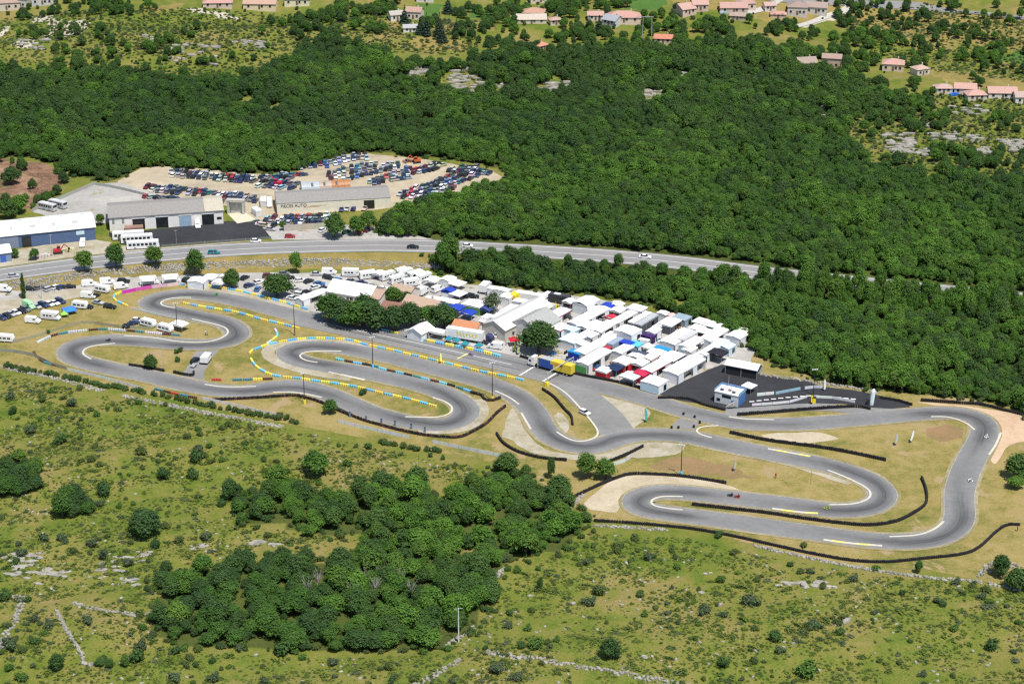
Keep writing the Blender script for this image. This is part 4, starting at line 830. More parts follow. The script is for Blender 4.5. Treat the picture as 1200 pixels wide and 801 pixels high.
# bare grey trees in the grove
for i, (x, y) in enumerate([(425, 690), (440, 700), (455, 694), (470, 690), (415, 704), (482, 702), (360, 700), (372, 690), (448, 684), (120, 668)]):
    p = at(x, y); q = np.random.default_rng(900 + i); mb = MB(); r_ = empty('bare_tree', p, i, 'leafless grey tree sticking out of the grove' if i < 9 else 'leafless grey bush in the stony scrub', 'tree', 'bare grey trees in the grove' if i < 9 else None)
    mb.tube((0, 0, -.2), (.2, .1, 3.2), .13, .09, 6); br = MB()
    for k in range(26):
        z0 = q.uniform(1.4, 3.2); a = q.uniform(0, 6.28); L_ = q.uniform(1.2, 2.8); e = (.2 + math.cos(a) * L_ * .5, math.sin(a) * L_ * .5, z0 + L_ * .95); br.tube((.12, .06, z0), e, .06, .025, 4)
        for m_ in range(2):
            b = a + q.uniform(-1, 1); br.tube(e, (e[0] + .5 * math.cos(b), e[1] + .5 * math.sin(b), e[2] + q.uniform(.4, .9)), .03, .015, 3)
    mb.build('trunk', plain('grey_bark', (.30, .28, .25), .9, .2), r_); br.build('branches', plain('grey_bark', (.30, .28, .25), .9, .2), r_)
    if i == 9: r_.scale = (.6, .6, .5)
# undergrowth along the grove and forest margins
UG = []
for gi_, px in enumerate(GROVE[:3] + [FOREST_PX[31:62], FOREST_PX[62:]]):
    c_ = line2(px + ([px[0]] if gi_ < 3 else []), 1.6 if gi_ < 3 else 2.2, 0)
    for q in c_:
        if random.random() < .75: UG.append((q.x + random.gauss(0, 1.4), q.y + random.gauss(0, 1.4), random.uniform(1.2, 3.4), random.choice((0, 1, 1, 4, 3, 5))))
for px in GROVE[:3]:
    ux, uy = poisson(ragged(px, 4.0), 3.0, .5)
    UG += [(float(a), float(b), random.uniform(1.4, 3.2), random.choice((0, 1, 3, 4, 5))) for a, b in zip(ux, uy)]
# shrubs on the open scrub
SCR = [(-60, 440), (0, 438), (170, 470), (330, 502), (560, 548), (560, 570), (520, 575), (470, 560), (430, 575), (380, 585), (340, 565), (320, 550), (275, 590), (285, 615), (420, 632), (250, 668), (180, 680), (180, 745), (230, 765), (520, 765), (560, 740), (580, 695), (640, 655), (690, 625), (800, 630), (900, 652), (1000, 670), (1090, 678), (1260, 705), (1340, 760), (1400, 960), (-200, 960), (-140, 600)]
scr = [(p.x, p.y) for p in atl(SCR)]
def shrub(p, d, hg, k, label, group):
    o = obj('shrub', SHRUB[k], None, loc=p, rz=random.uniform(0, 6.28), label=label, cat='shrub', group=group); o.scale = (d / 1.9, d / 1.9, hg / 1.15); return o
KLAB = {0: 'dark green', 1: 'olive green', 2: 'grey-green', 3: 'dark green', 4: 'olive green', 5: 'bright green'}
hs = [((880, 708), 6, 3.2, 2), ((825, 718), 5, 2.6, 2), ((910, 750), 4.6, 3, 3), ((1160, 760), 4.6, 3.4, 3), ((762, 655), 4.2, 2.4, 2), ((942, 640), 3, 1.6, 1), ((583, 786), 5.5, 2.6, 2), ((605, 796), 4.5, 2.2, 2), ((948, 792), 7, 4, 5), ((848, 780), 4, 2.8, 3), ((628, 760), 5, 3, 5), ((955, 735), 5, 2.4, 2), ((985, 742), 3.6, 1.8, 0), ((1000, 680), 3.4, 2, 2), ((1105, 710), 2.8, 1.6, 3), ((1057, 696), 2.4, 1.8, 3), ((842, 629), 3.6, 2, 0), ((632, 690), 2.4, 4.2, 3), ((1025, 667), 3.4, 1.6, 5), ((193, 560), 5.5, 4, 3), ((226, 560), 5, 3.6, 0), ((230, 540), 6, 4.2, 0), ((122, 580), 6.5, 4.8, 0), ((38, 560), 7, 5, 0), ((22, 572), 5, 3, 2), ((260, 592), 4, 2.4, 0), ((85, 475), 5, 3, 2), ((50, 470), 3.6, 2.6, 1), ((12, 468), 4, 3, 2), ((15, 485), 3.6, 3, 0), ((36, 508), 5, 3.6, 2), ((70, 520), 5.5, 3.6, 0), ((167, 532), 4.6, 3, 1), ((52, 633), 4, 2.4, 2), ((25, 650), 4.4, 2.4, 2), ((108, 640), 4, 3, 2), ((122, 655), 3.6, 4.2, 2), ((150, 662), 4.2, 2.6, 2), ((242, 632), 4, 2.6, 2), ((182, 642), 3.6, 3, 3), ((12, 760), 5.5, 3.6, 2), ((7, 702), 5, 3.6, 0), ((160, 775), 5, 4, 0), ((165, 762), 4, 4, 2), ((57, 735), 4, 2.6, 2), ((40, 728), 3, 2.6, 2), ((103, 730), 4, 2.4, 2), ((280, 762), 3, 2.2, 2), ((330, 765), 6, 4.4, 3), ((390, 778), 4, 2.2, 2), ((250, 798), 4, 3, 2), ((205, 797), 4.5, 2.2, 2), ((27, 795), 4.5, 2.2, 5), ((310, 800), 3, 2, 2), ((700, 695), 5, 3, 1), ((690, 708), 5, 2.6, 2), ((1160, 757), 3, 2, 2), ((590, 658), 3, 2.4, 2), ((505, 535), 2, 1.6, 3), ((520, 538), 2, 1.6, 5), ((425, 462), 3.8, 2.2, 0), ((207, 414), 2.2, 2, 3), ((211, 412), 2.4, 2.0, 3), ((208, 424), 2.4, 2.1, 3), ((57, 391), 1.6, 1.8, 3)]
for p, d, hg, k in hs: shrub(at(*p), d, hg, k, f'{"large" if d >= 5 else "mid-sized" if d > 3.4 else "small"} {KLAB[k]} shrub on the grassy ground round the circuit', f'{"large" if d >= 5 else "mid-sized" if d > 3.4 else "small"} {KLAB[k]} shrubs')
hedge = [[(8, 430), (40, 437), (75, 443), (127, 455)], [(133, 452.5), (170, 461), (205, 468), (240, 475)], [(243, 475), (275, 482), (325, 491)], [(330, 490), (350, 496)], [(445, 518), (480, 526), (515, 530)]]
for px in hedge:
    c = line2(px, 1.9, 0)
    for q in c:
        shrub((q.x + random.uniform(-.5, .5), q.y + random.uniform(-.5, .5), h1(q.x, q.y) - .05), random.uniform(2.2, 3.6), random.uniform(1.3, 2.3), random.choice((0, 3, 3, 1)), 'dark bush of the hedge along the stone wall under the circuit', 'hedge bushes along the stone wall')
sx, sy = poisson(scr, 4.4, .8); kk = visible_box(sx, sy); sx, sy = sx[kk], sy[kk]
cl = wave(sx, sy, 40, .2) + .8 * wave(sx, sy, 17, 1.4) + rng.uniform(-.5, .5, sx.shape)
order = np.argsort(-cl)[:640]; pick = [i for i in order]; nsh = 0; sP = []
for i in pick:
    x, y = float(sx[i]), float(sy[i]); d = random.choice((1.2, 1.5, 1.8, 2.2, 2.6, 3.2)) * random.uniform(.85, 1.2); k = random.choice((1, 1, 1, 2, 2, 4, 4, 0, 5))
    if d > 1.9 and nsh < 105:
        nsh += 1; shrub((x, y, h1(x, y) - .05), d, d * random.uniform(.45, .75), k, f'{"small" if d < 3.4 else "mid-sized"} {KLAB[k]} shrub on the grassy ground round the circuit', f'{"small" if d < 3.4 else "mid-sized"} {KLAB[k]} shrubs')
    else: sP.append((x, y, d, k))
sP += [u for u in UG if abs(u[1] - np.interp(u[0], RX, RY)) > 9]
shp = {}
for o in bpy.data.objects:
    if o.name.startswith('shrub') and o.data in SHRUB: shp.setdefault(SHRUB.index(o.data), o)
fxs, fys = poisson([(p.x, p.y) for p in atl([(60, 20), (200, 12), (400, 16), (560, 25), (560, 62), (340, 60), (300, 85), (200, 92), (60, 80)])] , 3.4, .55)
fx2, fy2 = poisson([(p.x, p.y) for p in atl([(990, 130), (1090, 108), (1260, 125), (1260, 215), (1010, 195)])], 3.2, .7)
fx3, fy3 = poisson([(p.x, p.y) for p in atl([(985, 10), (1090, 5), (1260, 35), (1260, 100), (1095, 80), (1000, 50)])], 4.2, .5)
for x, y in list(zip(fxs, fys)) + list(zip(fx2, fy2)) + list(zip(fx3, fy3)): sP.append((float(x), float(y), random.uniform(1.0, 2.8), random.choice((0, 1, 1, 2, 4, 4, 5))))
scatter('low_shrubs', [(x, y, h1(x, y) - .05) for x, y, d, k in sP], [random.uniform(0, 6.28) for _ in sP], [(d / 1.9, d / 1.9, d * .6 / 1.15) for x, y, d, k in sP], [k for x, y, d, k in sP], [[shp[k]] for k in range(6)], 'many low shrubs dotting the open scrub slopes', 'shrubs')
# herbs and tussocks
hx, hy = poisson(scr, 1.05, .7); kk = visible_box(hx, hy); hx, hy = hx[kk], hy[kk]
dn = wave(hx, hy, 26, .9) + .7 * wave(hx, hy, 9, 2.4) + .5 * wave(hx, hy, 70, 1.4) + rng.uniform(-.45, .45, hx.shape); kk = dn > -.4; hx, hy, dn = hx[kk], hy[kk], dn[kk]
hk = np.where(rng.uniform(size=hx.shape) < .55, 0, np.where(rng.uniform(size=hx.shape) < .6, 1, np.where(rng.uniform(size=hx.shape) < .7, 2, 3)))
hsz = rng.choice([.5, .7, .9, 1.2, 1.6, 2.1], hx.shape, p=[.32, .28, .2, .12, .06, .02]) * rng.uniform(.85, 1.15, hx.shape) * (1 + .3 * np.clip(dn, 0, 1))
for fpx in ([(0, 20), (200, 10), (400, 14), (560, 25), (560, 66), (340, 64), (300, 92), (200, 98), (0, 90)], [(985, 130), (1090, 106), (1260, 122), (1260, 218), (1005, 200)], [(985, 8), (1090, 3), (1260, 32), (1260, 104), (1095, 84), (1000, 54)], [(480, 80), (680, 92), (680, 118), (480, 118)]):
    a_, b_ = poisson([(p.x, p.y) for p in atl(fpx)], 2.1, .62); hx = np.concatenate([hx, a_]); hy = np.concatenate([hy, b_])
    hsz = np.concatenate([hsz, rng.uniform(.9, 2.3, a_.shape)]); hk = np.concatenate([hk, rng.choice([0, 1, 2, 2, 3], a_.shape)])
p0 = [at(640 + 22 * i, 720 + 9 * i) for i in range(4)]
hproto = [obj('herb_clump', HERB[i], loc=p0[i], label='low leafy herb clump on the stony scrub slope', cat='herb', group='herb clumps on the scrub') for i in range(4)]
scatter('scrub_vegetation', [(float(x), float(y), h1(x, y) - .03) for x, y in zip(hx, hy)], rng.uniform(0, 6.28, hx.shape), np.stack([hsz, hsz, hsz * rng.uniform(.4, .9, hx.shape)], 1), hk, [[o] for o in hproto], 'low herbs and tussocks covering the dry scrub slope', 'ground cover')
# stones strewn over the slope
stx, sty = poisson(scr, 2.6, .5); kk = visible_box(stx, sty); stx, sty = stx[kk], sty[kk]
dn = wave(stx, sty, 45, 4.0) + .8 * wave(stx, sty, 15, .5) + rng.uniform(-.5, .5, stx.shape); kk = dn > .38; stx, sty = stx[kk], sty[kk]
ROCKS = [((922, 684), 4.2), ((943, 687), 4.6), ((992, 728), 4.4), ((843, 708), 3), ((1048, 664), 1), ((822, 694), 3), ((978, 688), 2.6), ((734, 660), 2.2), ((750, 679), 2), ((735, 692), 1.6), ((622, 698), 2.6), ((671, 707), 2.6), ((700, 738), 1.8), ((650, 748), 1.6), ((1123, 687), 2), ((1140, 762), 1.8), ((755, 770), 3.2), ((1073, 776), 2), ((1010, 662), 1.2), ((775, 735), 1.8), ((684, 722), 2.2), ((898, 663), 1.8), ((914, 670), 1.6), ((176, 718), 2.4), ((300, 767), 2), ((142, 678), 2.6), ((105, 676), 2), ((60, 690), 2.2), ((885, 772), 1.8), ((960, 785), 2), ((250, 645), 3), ((305, 634), 3), ((320, 640), 2.4)]
sproto = []
for i, (p, s) in enumerate(ROCKS):
    q = at(*p); o = obj('boulder', STONE[i % 5], loc=(q.x, q.y, q.z + .02), rz=random.uniform(0, 6), label='pale limestone boulder lying in the scrub below the circuit', cat='boulder', group='boulders in the scrub'); o.scale = (s * .62, s * .5, s * .3)
    if i < 5: sproto.append(o)
ss = rng.uniform(.3, .95, stx.shape)
scatter('scattered_stones', [(float(x), float(y), h1(x, y)) for x, y in zip(stx, sty)], rng.uniform(0, 6.28, stx.shape), np.stack([ss * 1.2, ss, ss * .6], 1), rng.integers(0, 5, stx.shape), [[o] for o in sproto], 'small pale stones strewn over the scrub', 'stones')
# dry stone walls and rubble lines
def stone_wall(px, label, w=1.6, hgt=.7, step=.8):
    c = line2(px, step, 0); T = frames(c); mb = MB(); p0 = c[0]; z0 = h1(p0.x, p0.y)
    for i, q in enumerate(c):
        nn = Vector((-T[i].y, T[i].x))
        for k in range(3):
            o_ = random.uniform(-.5, .5) * w; r = random.uniform(.2, .48); b = q + nn * o_ + T[i] * random.uniform(-.4, .4); z = h1(b.x, b.y) - z0
            hh = hgt * random.uniform(.5, 1.1) * (1 - abs(o_) / w * .9); a0 = random.uniform(0, 6)
            mb.loft([[(b.x - p0.x + r * s_ * math.cos(a0 + t) * 1.15, b.y - p0.y + r * s_ * math.sin(a0 + t), z + zz) for t in [math.pi * 2 * j / 5 for j in range(5)]] for s_, zz in ((1, -.15), (1, hh * .6), (.6, hh))])
    mb.build('stone_wall', M_lime, loc=(p0.x, p0.y, z0), label=label, cat='stone wall', group='rubble walls of pale limestone')
for px, lb, w in (([(-20, 426), (0, 430), (30, 436), (75, 446), (119, 458)], 'pale rubble wall below the hedge at the leftmost hairpin', 2.0), ([(145, 464), (200, 475), (275, 490), (330, 500)], 'pale rubble wall below the hedge beside the white fence', 2.0), ([(572, 764), (600, 769), (633, 773), (667, 779), (700, 784), (733, 789), (767, 796), (800, 803), (830, 810)], 'long pale dry stone wall crossing the foot of the open slope', 2.2), ([(540, 773), (523, 783), (503, 794), (487, 804)], 'pale stone wall climbing to the utility pole', 2.0), ([(572, 683), (582, 674), (593, 666)], 'short rubble wall at the grove corner', 1.8), ([(16, 699), (25, 701), (24, 709), (19, 725), (8, 741), (2, 759)], 'crooked rubble wall in the scrub with a bend', 1.8), ([(66, 716), (70, 723), (77, 737), (88, 753), (96, 767), (100, 779), (111, 778)], 'thin rubble line descending beside the bright thicket', .9), ([(86, 707), (100, 711), (118, 715), (128, 717), (144, 718), (160, 721), (180, 722)], 'broken rubble wall running towards the grove', 1.5), ([(885, 640), (940, 652), (1000, 664), (1050, 672), (1100, 678), (1150, 682)], 'pale rubble along the foot of the long tyre wall', 1.3), ([(697, 616), (733, 618), (780, 621)], 'pale rubble edge below the sandy hairpin', 1.3), ([(1152, 676), (1158, 664), (1175, 660), (1190, 664)], 'white rubble heap at the end of the long tyre wall', 3.0), ([(1160, 684), (1180, 689), (1195, 692)], 'rubble strip under the spreading dark tree', 2.0), ([(655, 600), (670, 592), (683, 580)], 'rubble step between grove and sandy runoff', 1.2), ([(885, 436), (905, 441), (930, 444), (960, 449), (1000, 455), (1030, 460)], 'low pale rubble bank between the black asphalt and the forest', 1.8), ([(555, 735), (530, 752), (524, 757)], 'scattered rubble at the foot of the utility pole', 1.6)):
    stone_wall(px, lb, w, .7 if w < 2.5 else 1.0)
c = [at(-30, 330)]
for px, lb in (([(-30, 346), (0, 337), (60, 328), (130, 318.5), (200, 314)], 'rubble embankment foot beside the cypress and car park'), ([(200, 314), (300, 309.5), (400, 308), (520, 313)], 'rubble embankment foot above the rows of motorhomes')):
    stone_wall(px, lb, 3.6, .8, .42)
# ledges of bare rock
def outcrop(cx, cy, wpx, hpx, n, label, flat=False):
    n = int(n * (1.1 if flat else 1.0 if (cx < 350 and cy < 100) else 1.6))
    c = at(cx, cy); s = pxpm(c); root = empty('rock_outcrop', c, 0, label, 'rock')
    for i in range(n):
        u = random.uniform(-.5, .5); v = random.uniform(-.5, .5); x = c.x + u * wpx / s; y = c.y + v * hpx / (s * .3); z = h1(x, y)
        L = random.uniform(1.6, 4.6) * (1 if flat else 1.35); D = random.uniform(.9, 2.2); hh = random.uniform(.5, 1.0) * (.35 if flat else 1.2)
        mb = MB(); a0 = random.uniform(0, 6)
        ring = [(.5 * L * math.cos(t) * random.uniform(.8, 1.1), .5 * D * math.sin(t) * random.uniform(.8, 1.1)) for t in [math.pi * 2 * j / 7 for j in range(7)]]
        mb.loft([[(a, b, -.5) for a, b in ring], [(a * 1.02, b * 1.02, hh * .7) for a, b in ring], [(a * .86, b * .82, hh) for a, b in ring]])
        mb.build('rock_slab', M_lime, root, loc=(x - c.x, y - c.y, z - c.z), rz=random.uniform(-.35, .35))
for a in ((490, 86, 22, 12, 10, 'pale grey rock outcrop at the end of the forest ledges'), (543, 98, 40, 20, 26, 'wide broken limestone ledge in the forest clearing'), (583, 106, 20, 14, 14, 'limestone ledge next to the wide broken one'), (617, 104, 8, 14, 6, 'narrow rock ledge between two trees'), (654, 102, 36, 12, 16, 'stepped white limestone ledge in the forest'), (764, 114, 28, 20, 18, 'isolated white limestone ledge above the forest'), (1056, 170, 34, 24, 32, 'large stepped limestone cliff on the scrub slope'), (1108, 161, 34, 8, 12, 'low limestone ledge beside the large stepped cliff'), (1142, 163, 18, 8, 8, 'short limestone ledge among slope trees'), (1150, 178, 16, 8, 7, 'small limestone ledge under the short one'), (1190, 172, 30, 14, 16, 'limestone ledge at the end of the scrub slope'), (1098, 147, 24, 4, 6, 'thin stone ledge on the open slope'), (1000, 112, 14, 8, 6, 'pale rocks by the salmon house'), (962, 130, 10, 14, 6, 'pale rock patch in the upper forest'), (805, 88, 18, 6, 6, 'flat pale rocks in the upper forest'), (1085, 180, 12, 8, 6, 'rock ledge at the foot of the large cliff'),
          (172, 45, 16, 6, 6, 'white stones near the scrub slope path'), (225, 62, 60, 18, 26, 'scattered white rocks across the stony slope'), (290, 52, 40, 8, 12, 'white rocks in the middle of the stony slope'), (40, 52, 36, 10, 12, 'pale rocks under the dirt track'), (1130, 130, 50, 10, 7, 'pale stones on the open slope under the hamlet')):
    outcrop(*a)
for a in ((22, 664, 44, 16, 22, 'large flat pale limestone pavement in the scrub'), (62, 672, 34, 14, 9, 'flat stones beside the large pavement'), (160, 652, 40, 7, 9, 'flat limestone slabs above the grove'), (135, 668, 60, 20, 12, 'flat pale slabs sunk in the scrub'), (235, 642, 30, 6, 6, 'flat pale slabs on the bare strip'), (310, 636, 26, 4, 5, 'thin pale slabs beside the grove'), (940, 686, 60, 6, 9, 'flat white slabs across the right scrub slope')):
    outcrop(*a, flat=True)
# ------------------------------------------------------------------ vehicles
def wheel_mesh(r=.32, w=.22):
    mb = MB(); n = 10
    for (k, mi, w2) in ((1.0, 0, w), (.6, 1, w + .02)):
        mb.loft([[(r * k * math.cos(2 * math.pi * i / n), s * w2 / 2, r * k * math.sin(2 * math.pi * i / n)) for i in range(n)] for s in (-1, 1)], mi)
    return mb.mesh('wheel', [M_tyre, M_steel])
WHEEL = wheel_mesh(); TWHEEL = wheel_mesh(.48, .3)
def car_meshes(kind):
    """body and glass of a car, nose towards +x"""
    if kind == 'hatch': L, bp, gp, wh = 4.0, [(-2.0, .32), (1.95, .32), (2.0, .62), (1.85, .80), (.95, .95), (-1.75, .98), (-2.0, .85)], [(.95, .93), (.25, 1.42), (-1.35, 1.46), (-1.88, .95)], (1.3, -1.25)
    elif kind == 'saloon': L, bp, gp, wh = 4.5, [(-2.25, .34), (2.2, .34), (2.25, .62), (2.05, .80), (.95, .93), (-1.6, .96), (-2.2, .93)], [(.95, .92), (.2, 1.38), (-1.0, 1.40), (-1.75, .95)], (1.4, -1.35)
    else: L, bp, gp, wh = 4.6, [(-2.3, .34), (2.25, .34), (2.3, .66), (2.1, .86), (1.05, 1.0), (-2.1, 1.04), (-2.3, .9)], [(1.05, .98), (.35, 1.55), (-1.95, 1.58), (-2.22, 1.0)], (1.4, -1.4)
    b = MB(); b.profile(bp, -.86, .86)
    top = [p for p in gp if p[1] > 1.2]
    b.box(((top[0][0] + top[1][0]) / 2, 0, (top[0][1] + top[1][1]) / 2 + .01), (abs(top[0][0] - top[1][0]) + .06, 1.32, .05))
    for z in (.62,):
        for s in (-1, 1): b.box((bp[2][0] - .06, s * .6, z), (.1, .34, .14), 1); b.box((bp[0][0] + .05, s * .62, z + .12), (.08, .28, .16), 2)
    bm_ = b.mesh('body', [M_paint, plain('headlight_glass', (.7, .7, .68), .2, .05), plain('rear_light', (.35, .02, .02), .3, .1)])
    g = MB(); g.profile(gp, -.80, .80, 0, -.64, .64, 1.2)
    return bm_, g.mesh('window', M_glass), wh
CARS = {k: car_meshes(k) for k in ('hatch', 'saloon', 'estate')}
def joined(meshes, name):
    bm = bmesh.new(); mats = []
    for me, M in meshes:
        n0 = len(bm.faces); t = me.copy(); t.transform(M); mp = []
        for m in me.materials:
            if m not in mats: mats.append(m)
            mp.append(mats.index(m))
        for p in t.polygons: p.material_index = mp[p.material_index]
        bm.from_mesh(t); bpy.data.meshes.remove(t)
    me = bpy.data.meshes.new(name); bm.to_mesh(me); bm.free()
    for m in mats: me.materials.append(m)
    return me
SCRAP = [joined([(CARS[k][0], Matrix.Identity(4)), (CARS[k][1], Matrix.Identity(4))] + [(WHEEL, Matrix.Translation((x, s * .78, .32))) for x in CARS[k][2] for s in (-1, 1)], 'scrapped_car') for k in ('hatch', 'saloon', 'estate')]
PAL = {'white': (.78, .78, .77), 'silver': (.42, .43, .45), 'grey': (.16, .17, .18), 'black': (.018, .019, .022), 'dark blue': (.03, .055, .14), 'blue': (.05, .14, .38), 'red': (.42, .03, .03), 'dark red': (.13, .02, .03), 'green': (.03, .12, .06), 'pale blue': (.30, .42, .55), 'yellow': (.70, .52, .06), 'teal': (.04, .22, .25), 'beige': (.50, .44, .34)}
def car(p, cname, rz, where, kind=None, group=None):
    kind = kind or random.choice(('hatch', 'hatch', 'saloon', 'estate')); b, g, wh = CARS[kind]
    kn = {'hatch': 'hatchback', 'saloon': 'saloon car', 'estate': 'estate car'}[kind]
    r = empty('parked_car', (p.x, p.y, p.z + .06), rz, f'{cname} {kn} {where}', 'car', group)
    obj('body', b, r, PAL[cname]); obj('window', g, r)
    for x in wh:
        for s in (-1, 1): obj('wheel', WHEEL, r, loc=(x, s * .78, .32))
    return r
def windows(mb, x0, x1, n, y, z, h, mi=0):
    w = (x1 - x0) / n
    for i in range(n):
        for s in (-1, 1): mb.box((x0 + w * (i + .5), s * y, z), (w * .72, .04, h), mi)
def van(p, colr, rz, label, L=5.4, h=2.3, name='van', cat='van', group=None):
    r = empty(name, (p.x, p.y, p.z + .06), rz, label, cat, group); a = L / 2
    MB().profile([(-a, .35), (a - .1, .35), (a, .75), (a - .25, 1.1), (a - .95, 1.3), (a - 1.75, h - .06), (a - 2.0, h), (-a + .1, h), (-a, h - .15)], -.95, .95, 0, -.86, .86, 1.6).build('body', M_paint, r, colr)
    g = MB(); g.box((a - 1.30, 0, 1.68), (.1, 1.55, .55)); 
    for s in (-1, 1): g.box((a - 1.95, s * .915, 1.6), (.9, .06, .5))
    g.box((-a, 0, 1.7), (.06, 1.2, .45)); g.build('window', M_glass, r)
    for x in (a - 1.0, -a + 1.1):
        for s in (-1, 1): obj('wheel', WHEEL, r, loc=(x, s * .85, .34))
    return r
def motorhome(p, rz, label, L=6.8, h=2.95, awn=None, group=None, stripe=(.35, .36, .38)):
    r = empty('motorhome', (p.x, p.y, p.z + .06), rz, label, 'motorhome', group); a = L / 2
    MB().profile([(-a, .45), (a - 1.8, .45), (a - 1.6, 1.9), (a - .9, 2.05), (a - .7, 2.5), (a - 1.0, h), (-a + .15, h), (-a, h - .2)], -1.12, 1.12).build('body', M_panel, r, (.80, .80, .78))
    MB().profile([(a - 1.85, .4), (a, .4), (a, .8), (a - .3, 1.1), (a - .75, 1.2), (a - 1.4, 1.95), (a - 1.85, 1.95)], -.95, .95).build('cab', M_paint, r, (.78, .78, .77))
    g = MB(); windows(g, -a + .8, a - 2.4, 3, 1.13, 1.75, .55); g.box((a - 1.05, 0, 1.6), (.06, 1.5, .5)); g.box((-a - .01, 0, 1.9), (.05, 1.1, .55)); g.build('window', M_glass, r)
    MB().box((-.3, 1.135, .95), (L - 2.6, .02, .22)).box((-.3, -1.135, .95), (L - 2.6, .02, .22)).build('stripe', M_panel, r, stripe)
    MB().box((-.8, .2, h + .08), (.7, .6, .14)).box((.9, -.1, h + .06), (.6, .5, .1)).build('roof_hatch', M_panel, r, (.6, .62, .63))
    for x in (a - 1.0, -a + 1.7):
        for s in (-1, 1): obj('wheel', WHEEL, r, loc=(x, s * .92, .34))
    if awn:
        m = MB(); y0, y1 = (1.13, 3.6) if awn > 0 else (-3.6, -1.13); m.box((-.3, (y0 + y1) / 2, h - .35), (L - 2.2, 2.5, .06))
        for x in (-a + .9, a - 1.6): m.tube((x, awn * 3.5, 0), (x, awn * 3.5, h - .35), .03, n=5)
        m.build('awning', M_fabric, r, (.82, .82, .80))
    return r
def caravan(p, rz, label, L=5.6, h=2.55, group=None):
    r = empty('caravan', (p.x, p.y, p.z + .06), rz, label, 'caravan', group); a = L / 2
    MB().profile([(-a, .5), (a, .5), (a + .1, 1.2), (a - .25, h - .15), (a - .6, h), (-a + .5, h), (-a + .15, h - .15), (-a - .05, 1.2)], -1.1, 1.1).build('body', M_panel, r, (.80, .80, .78))
    g = MB(); windows(g, -a + .5, a - .5, 3, 1.11, 1.6, .55); g.build('window', M_glass, r)
    MB().tube((a, 0, .5), (a + 1.2, 0, .45), .06).tube((a + 1.0, 0, 0), (a + 1.0, 0, .5), .05).build('drawbar', M_steel, r)
    for s in (-1, 1): obj('wheel', WHEEL, r, loc=(0, s * .95, .33))
    return r
def box_truck(p, rz, label, L=8.0, h=3.5, boxc=(.8, .8, .79), cabc=(.78, .78, .77), name='box_truck', group=None, W=2.5):
    r = empty(name, (p.x, p.y, p.z + .06), rz, label, 'truck', group); a = L / 2
    MB().box((-.95, 0, .8 + (h - .8) / 2), (L - 2.1, W, h - .8)).build('cargo_box', M_panel, r, boxc)
    MB().profile([(a - 1.9, .6), (a, .6), (a, 1.3), (a - .25, 2.3), (a - .6, 2.55), (a - 1.9, 2.6)], -W / 2 + .08, W / 2 - .08).build('cab', M_paint, r, cabc)
    g = MB().box((a - .10, 0, 1.78), (.12, W - .5, .75)); 
    for s in (-1, 1): g.box((a - .9, s * (W / 2 - .07), 1.8), (.8, .05, .6))
    g.build('windscreen', M_glass, r); MB().box((-.4, 0, .62), (L - 1.2, .9, .3)).build('chassis', M_black, r)
    for x in (a - 1.0, -a + 1.6, -a + 2.8):
        for s in (-1, 1): obj('wheel', TWHEEL, r, loc=(x, s * (W / 2 - .2), .48))
    return r
def bus(p, rz, label, L=12.0, h=3.1, group=None, side=(.78, .78, .77)):
    r = empty('bus', (p.x, p.y, p.z + .06), rz, label, 'bus', group); a = L / 2
    MB().profile([(-a, .4), (a, .4), (a, 1.4), (a - .3, h - .1), (a - .6, h), (-a + .2, h), (-a, h - .2)], -1.25, 1.25).build('body', M_panel, r, side)
    g = MB(); windows(g, -a + .5, a - 1.0, 7, 1.255, 2.0, .95); g.box((a - .1, 0, 2.0), (.12, 2.1, 1.1)); g.box((-a, 0, 2.2), (.05, 1.8, .7)); g.build('window', M_glass, r)
    MB().box((-a + 3, 0, h + .09), (2.2, 1.5, .18)).box((a - 4, 0, h + .06), (.9, .8, .1)).build('roof_unit', M_panel, r, (.66, .67, .68))
    for x in (a - 2.4, -a + 3.0):
        for s in (-1, 1): obj('wheel', TWHEEL, r, loc=(x, s * 1.1, .48))
    return r
def semi(p, rz, label, L=13.6, h=4.0, boxc=(.8, .8, .79), cabc=(.05, .05, .12), extra=None):
    r = empty('lorry', (p.x, p.y, p.z + .06), rz, label, 'truck'); a = L / 2
    MB().box((-1.2, 0, 1.05 + (h - 1.05) / 2), (L - 2.4, 2.55, h - 1.05)).build('trailer_box', M_panel, r, boxc)
    MB().profile([(a - 1.0, .6), (a + 1.3, .6), (a + 1.35, 1.4), (a + 1.1, 2.9), (a + .3, 3.5), (a - 1.0, 3.6)], -1.2, 1.2).build('cab', M_paint, r, cabc)
    MB().box((a + 1.24, 0, 2.15), (.14, 2.1, .9)).box((a + .5, 1.2, 2.1), (.9, .06, .7)).box((a + .5, -1.2, 2.1), (.9, .06, .7)).build('windscreen', M_glass, r)
    MB().box((-.6, 0, .85), (L - 1, .9, .3)).build('chassis', M_black, r)
    for x in (a + .4, a - 2.6, -a + 1.6, -a + 2.9):
        for s in (-1, 1): obj('wheel', TWHEEL, r, loc=(x, s * 1.05, .48))
    return r

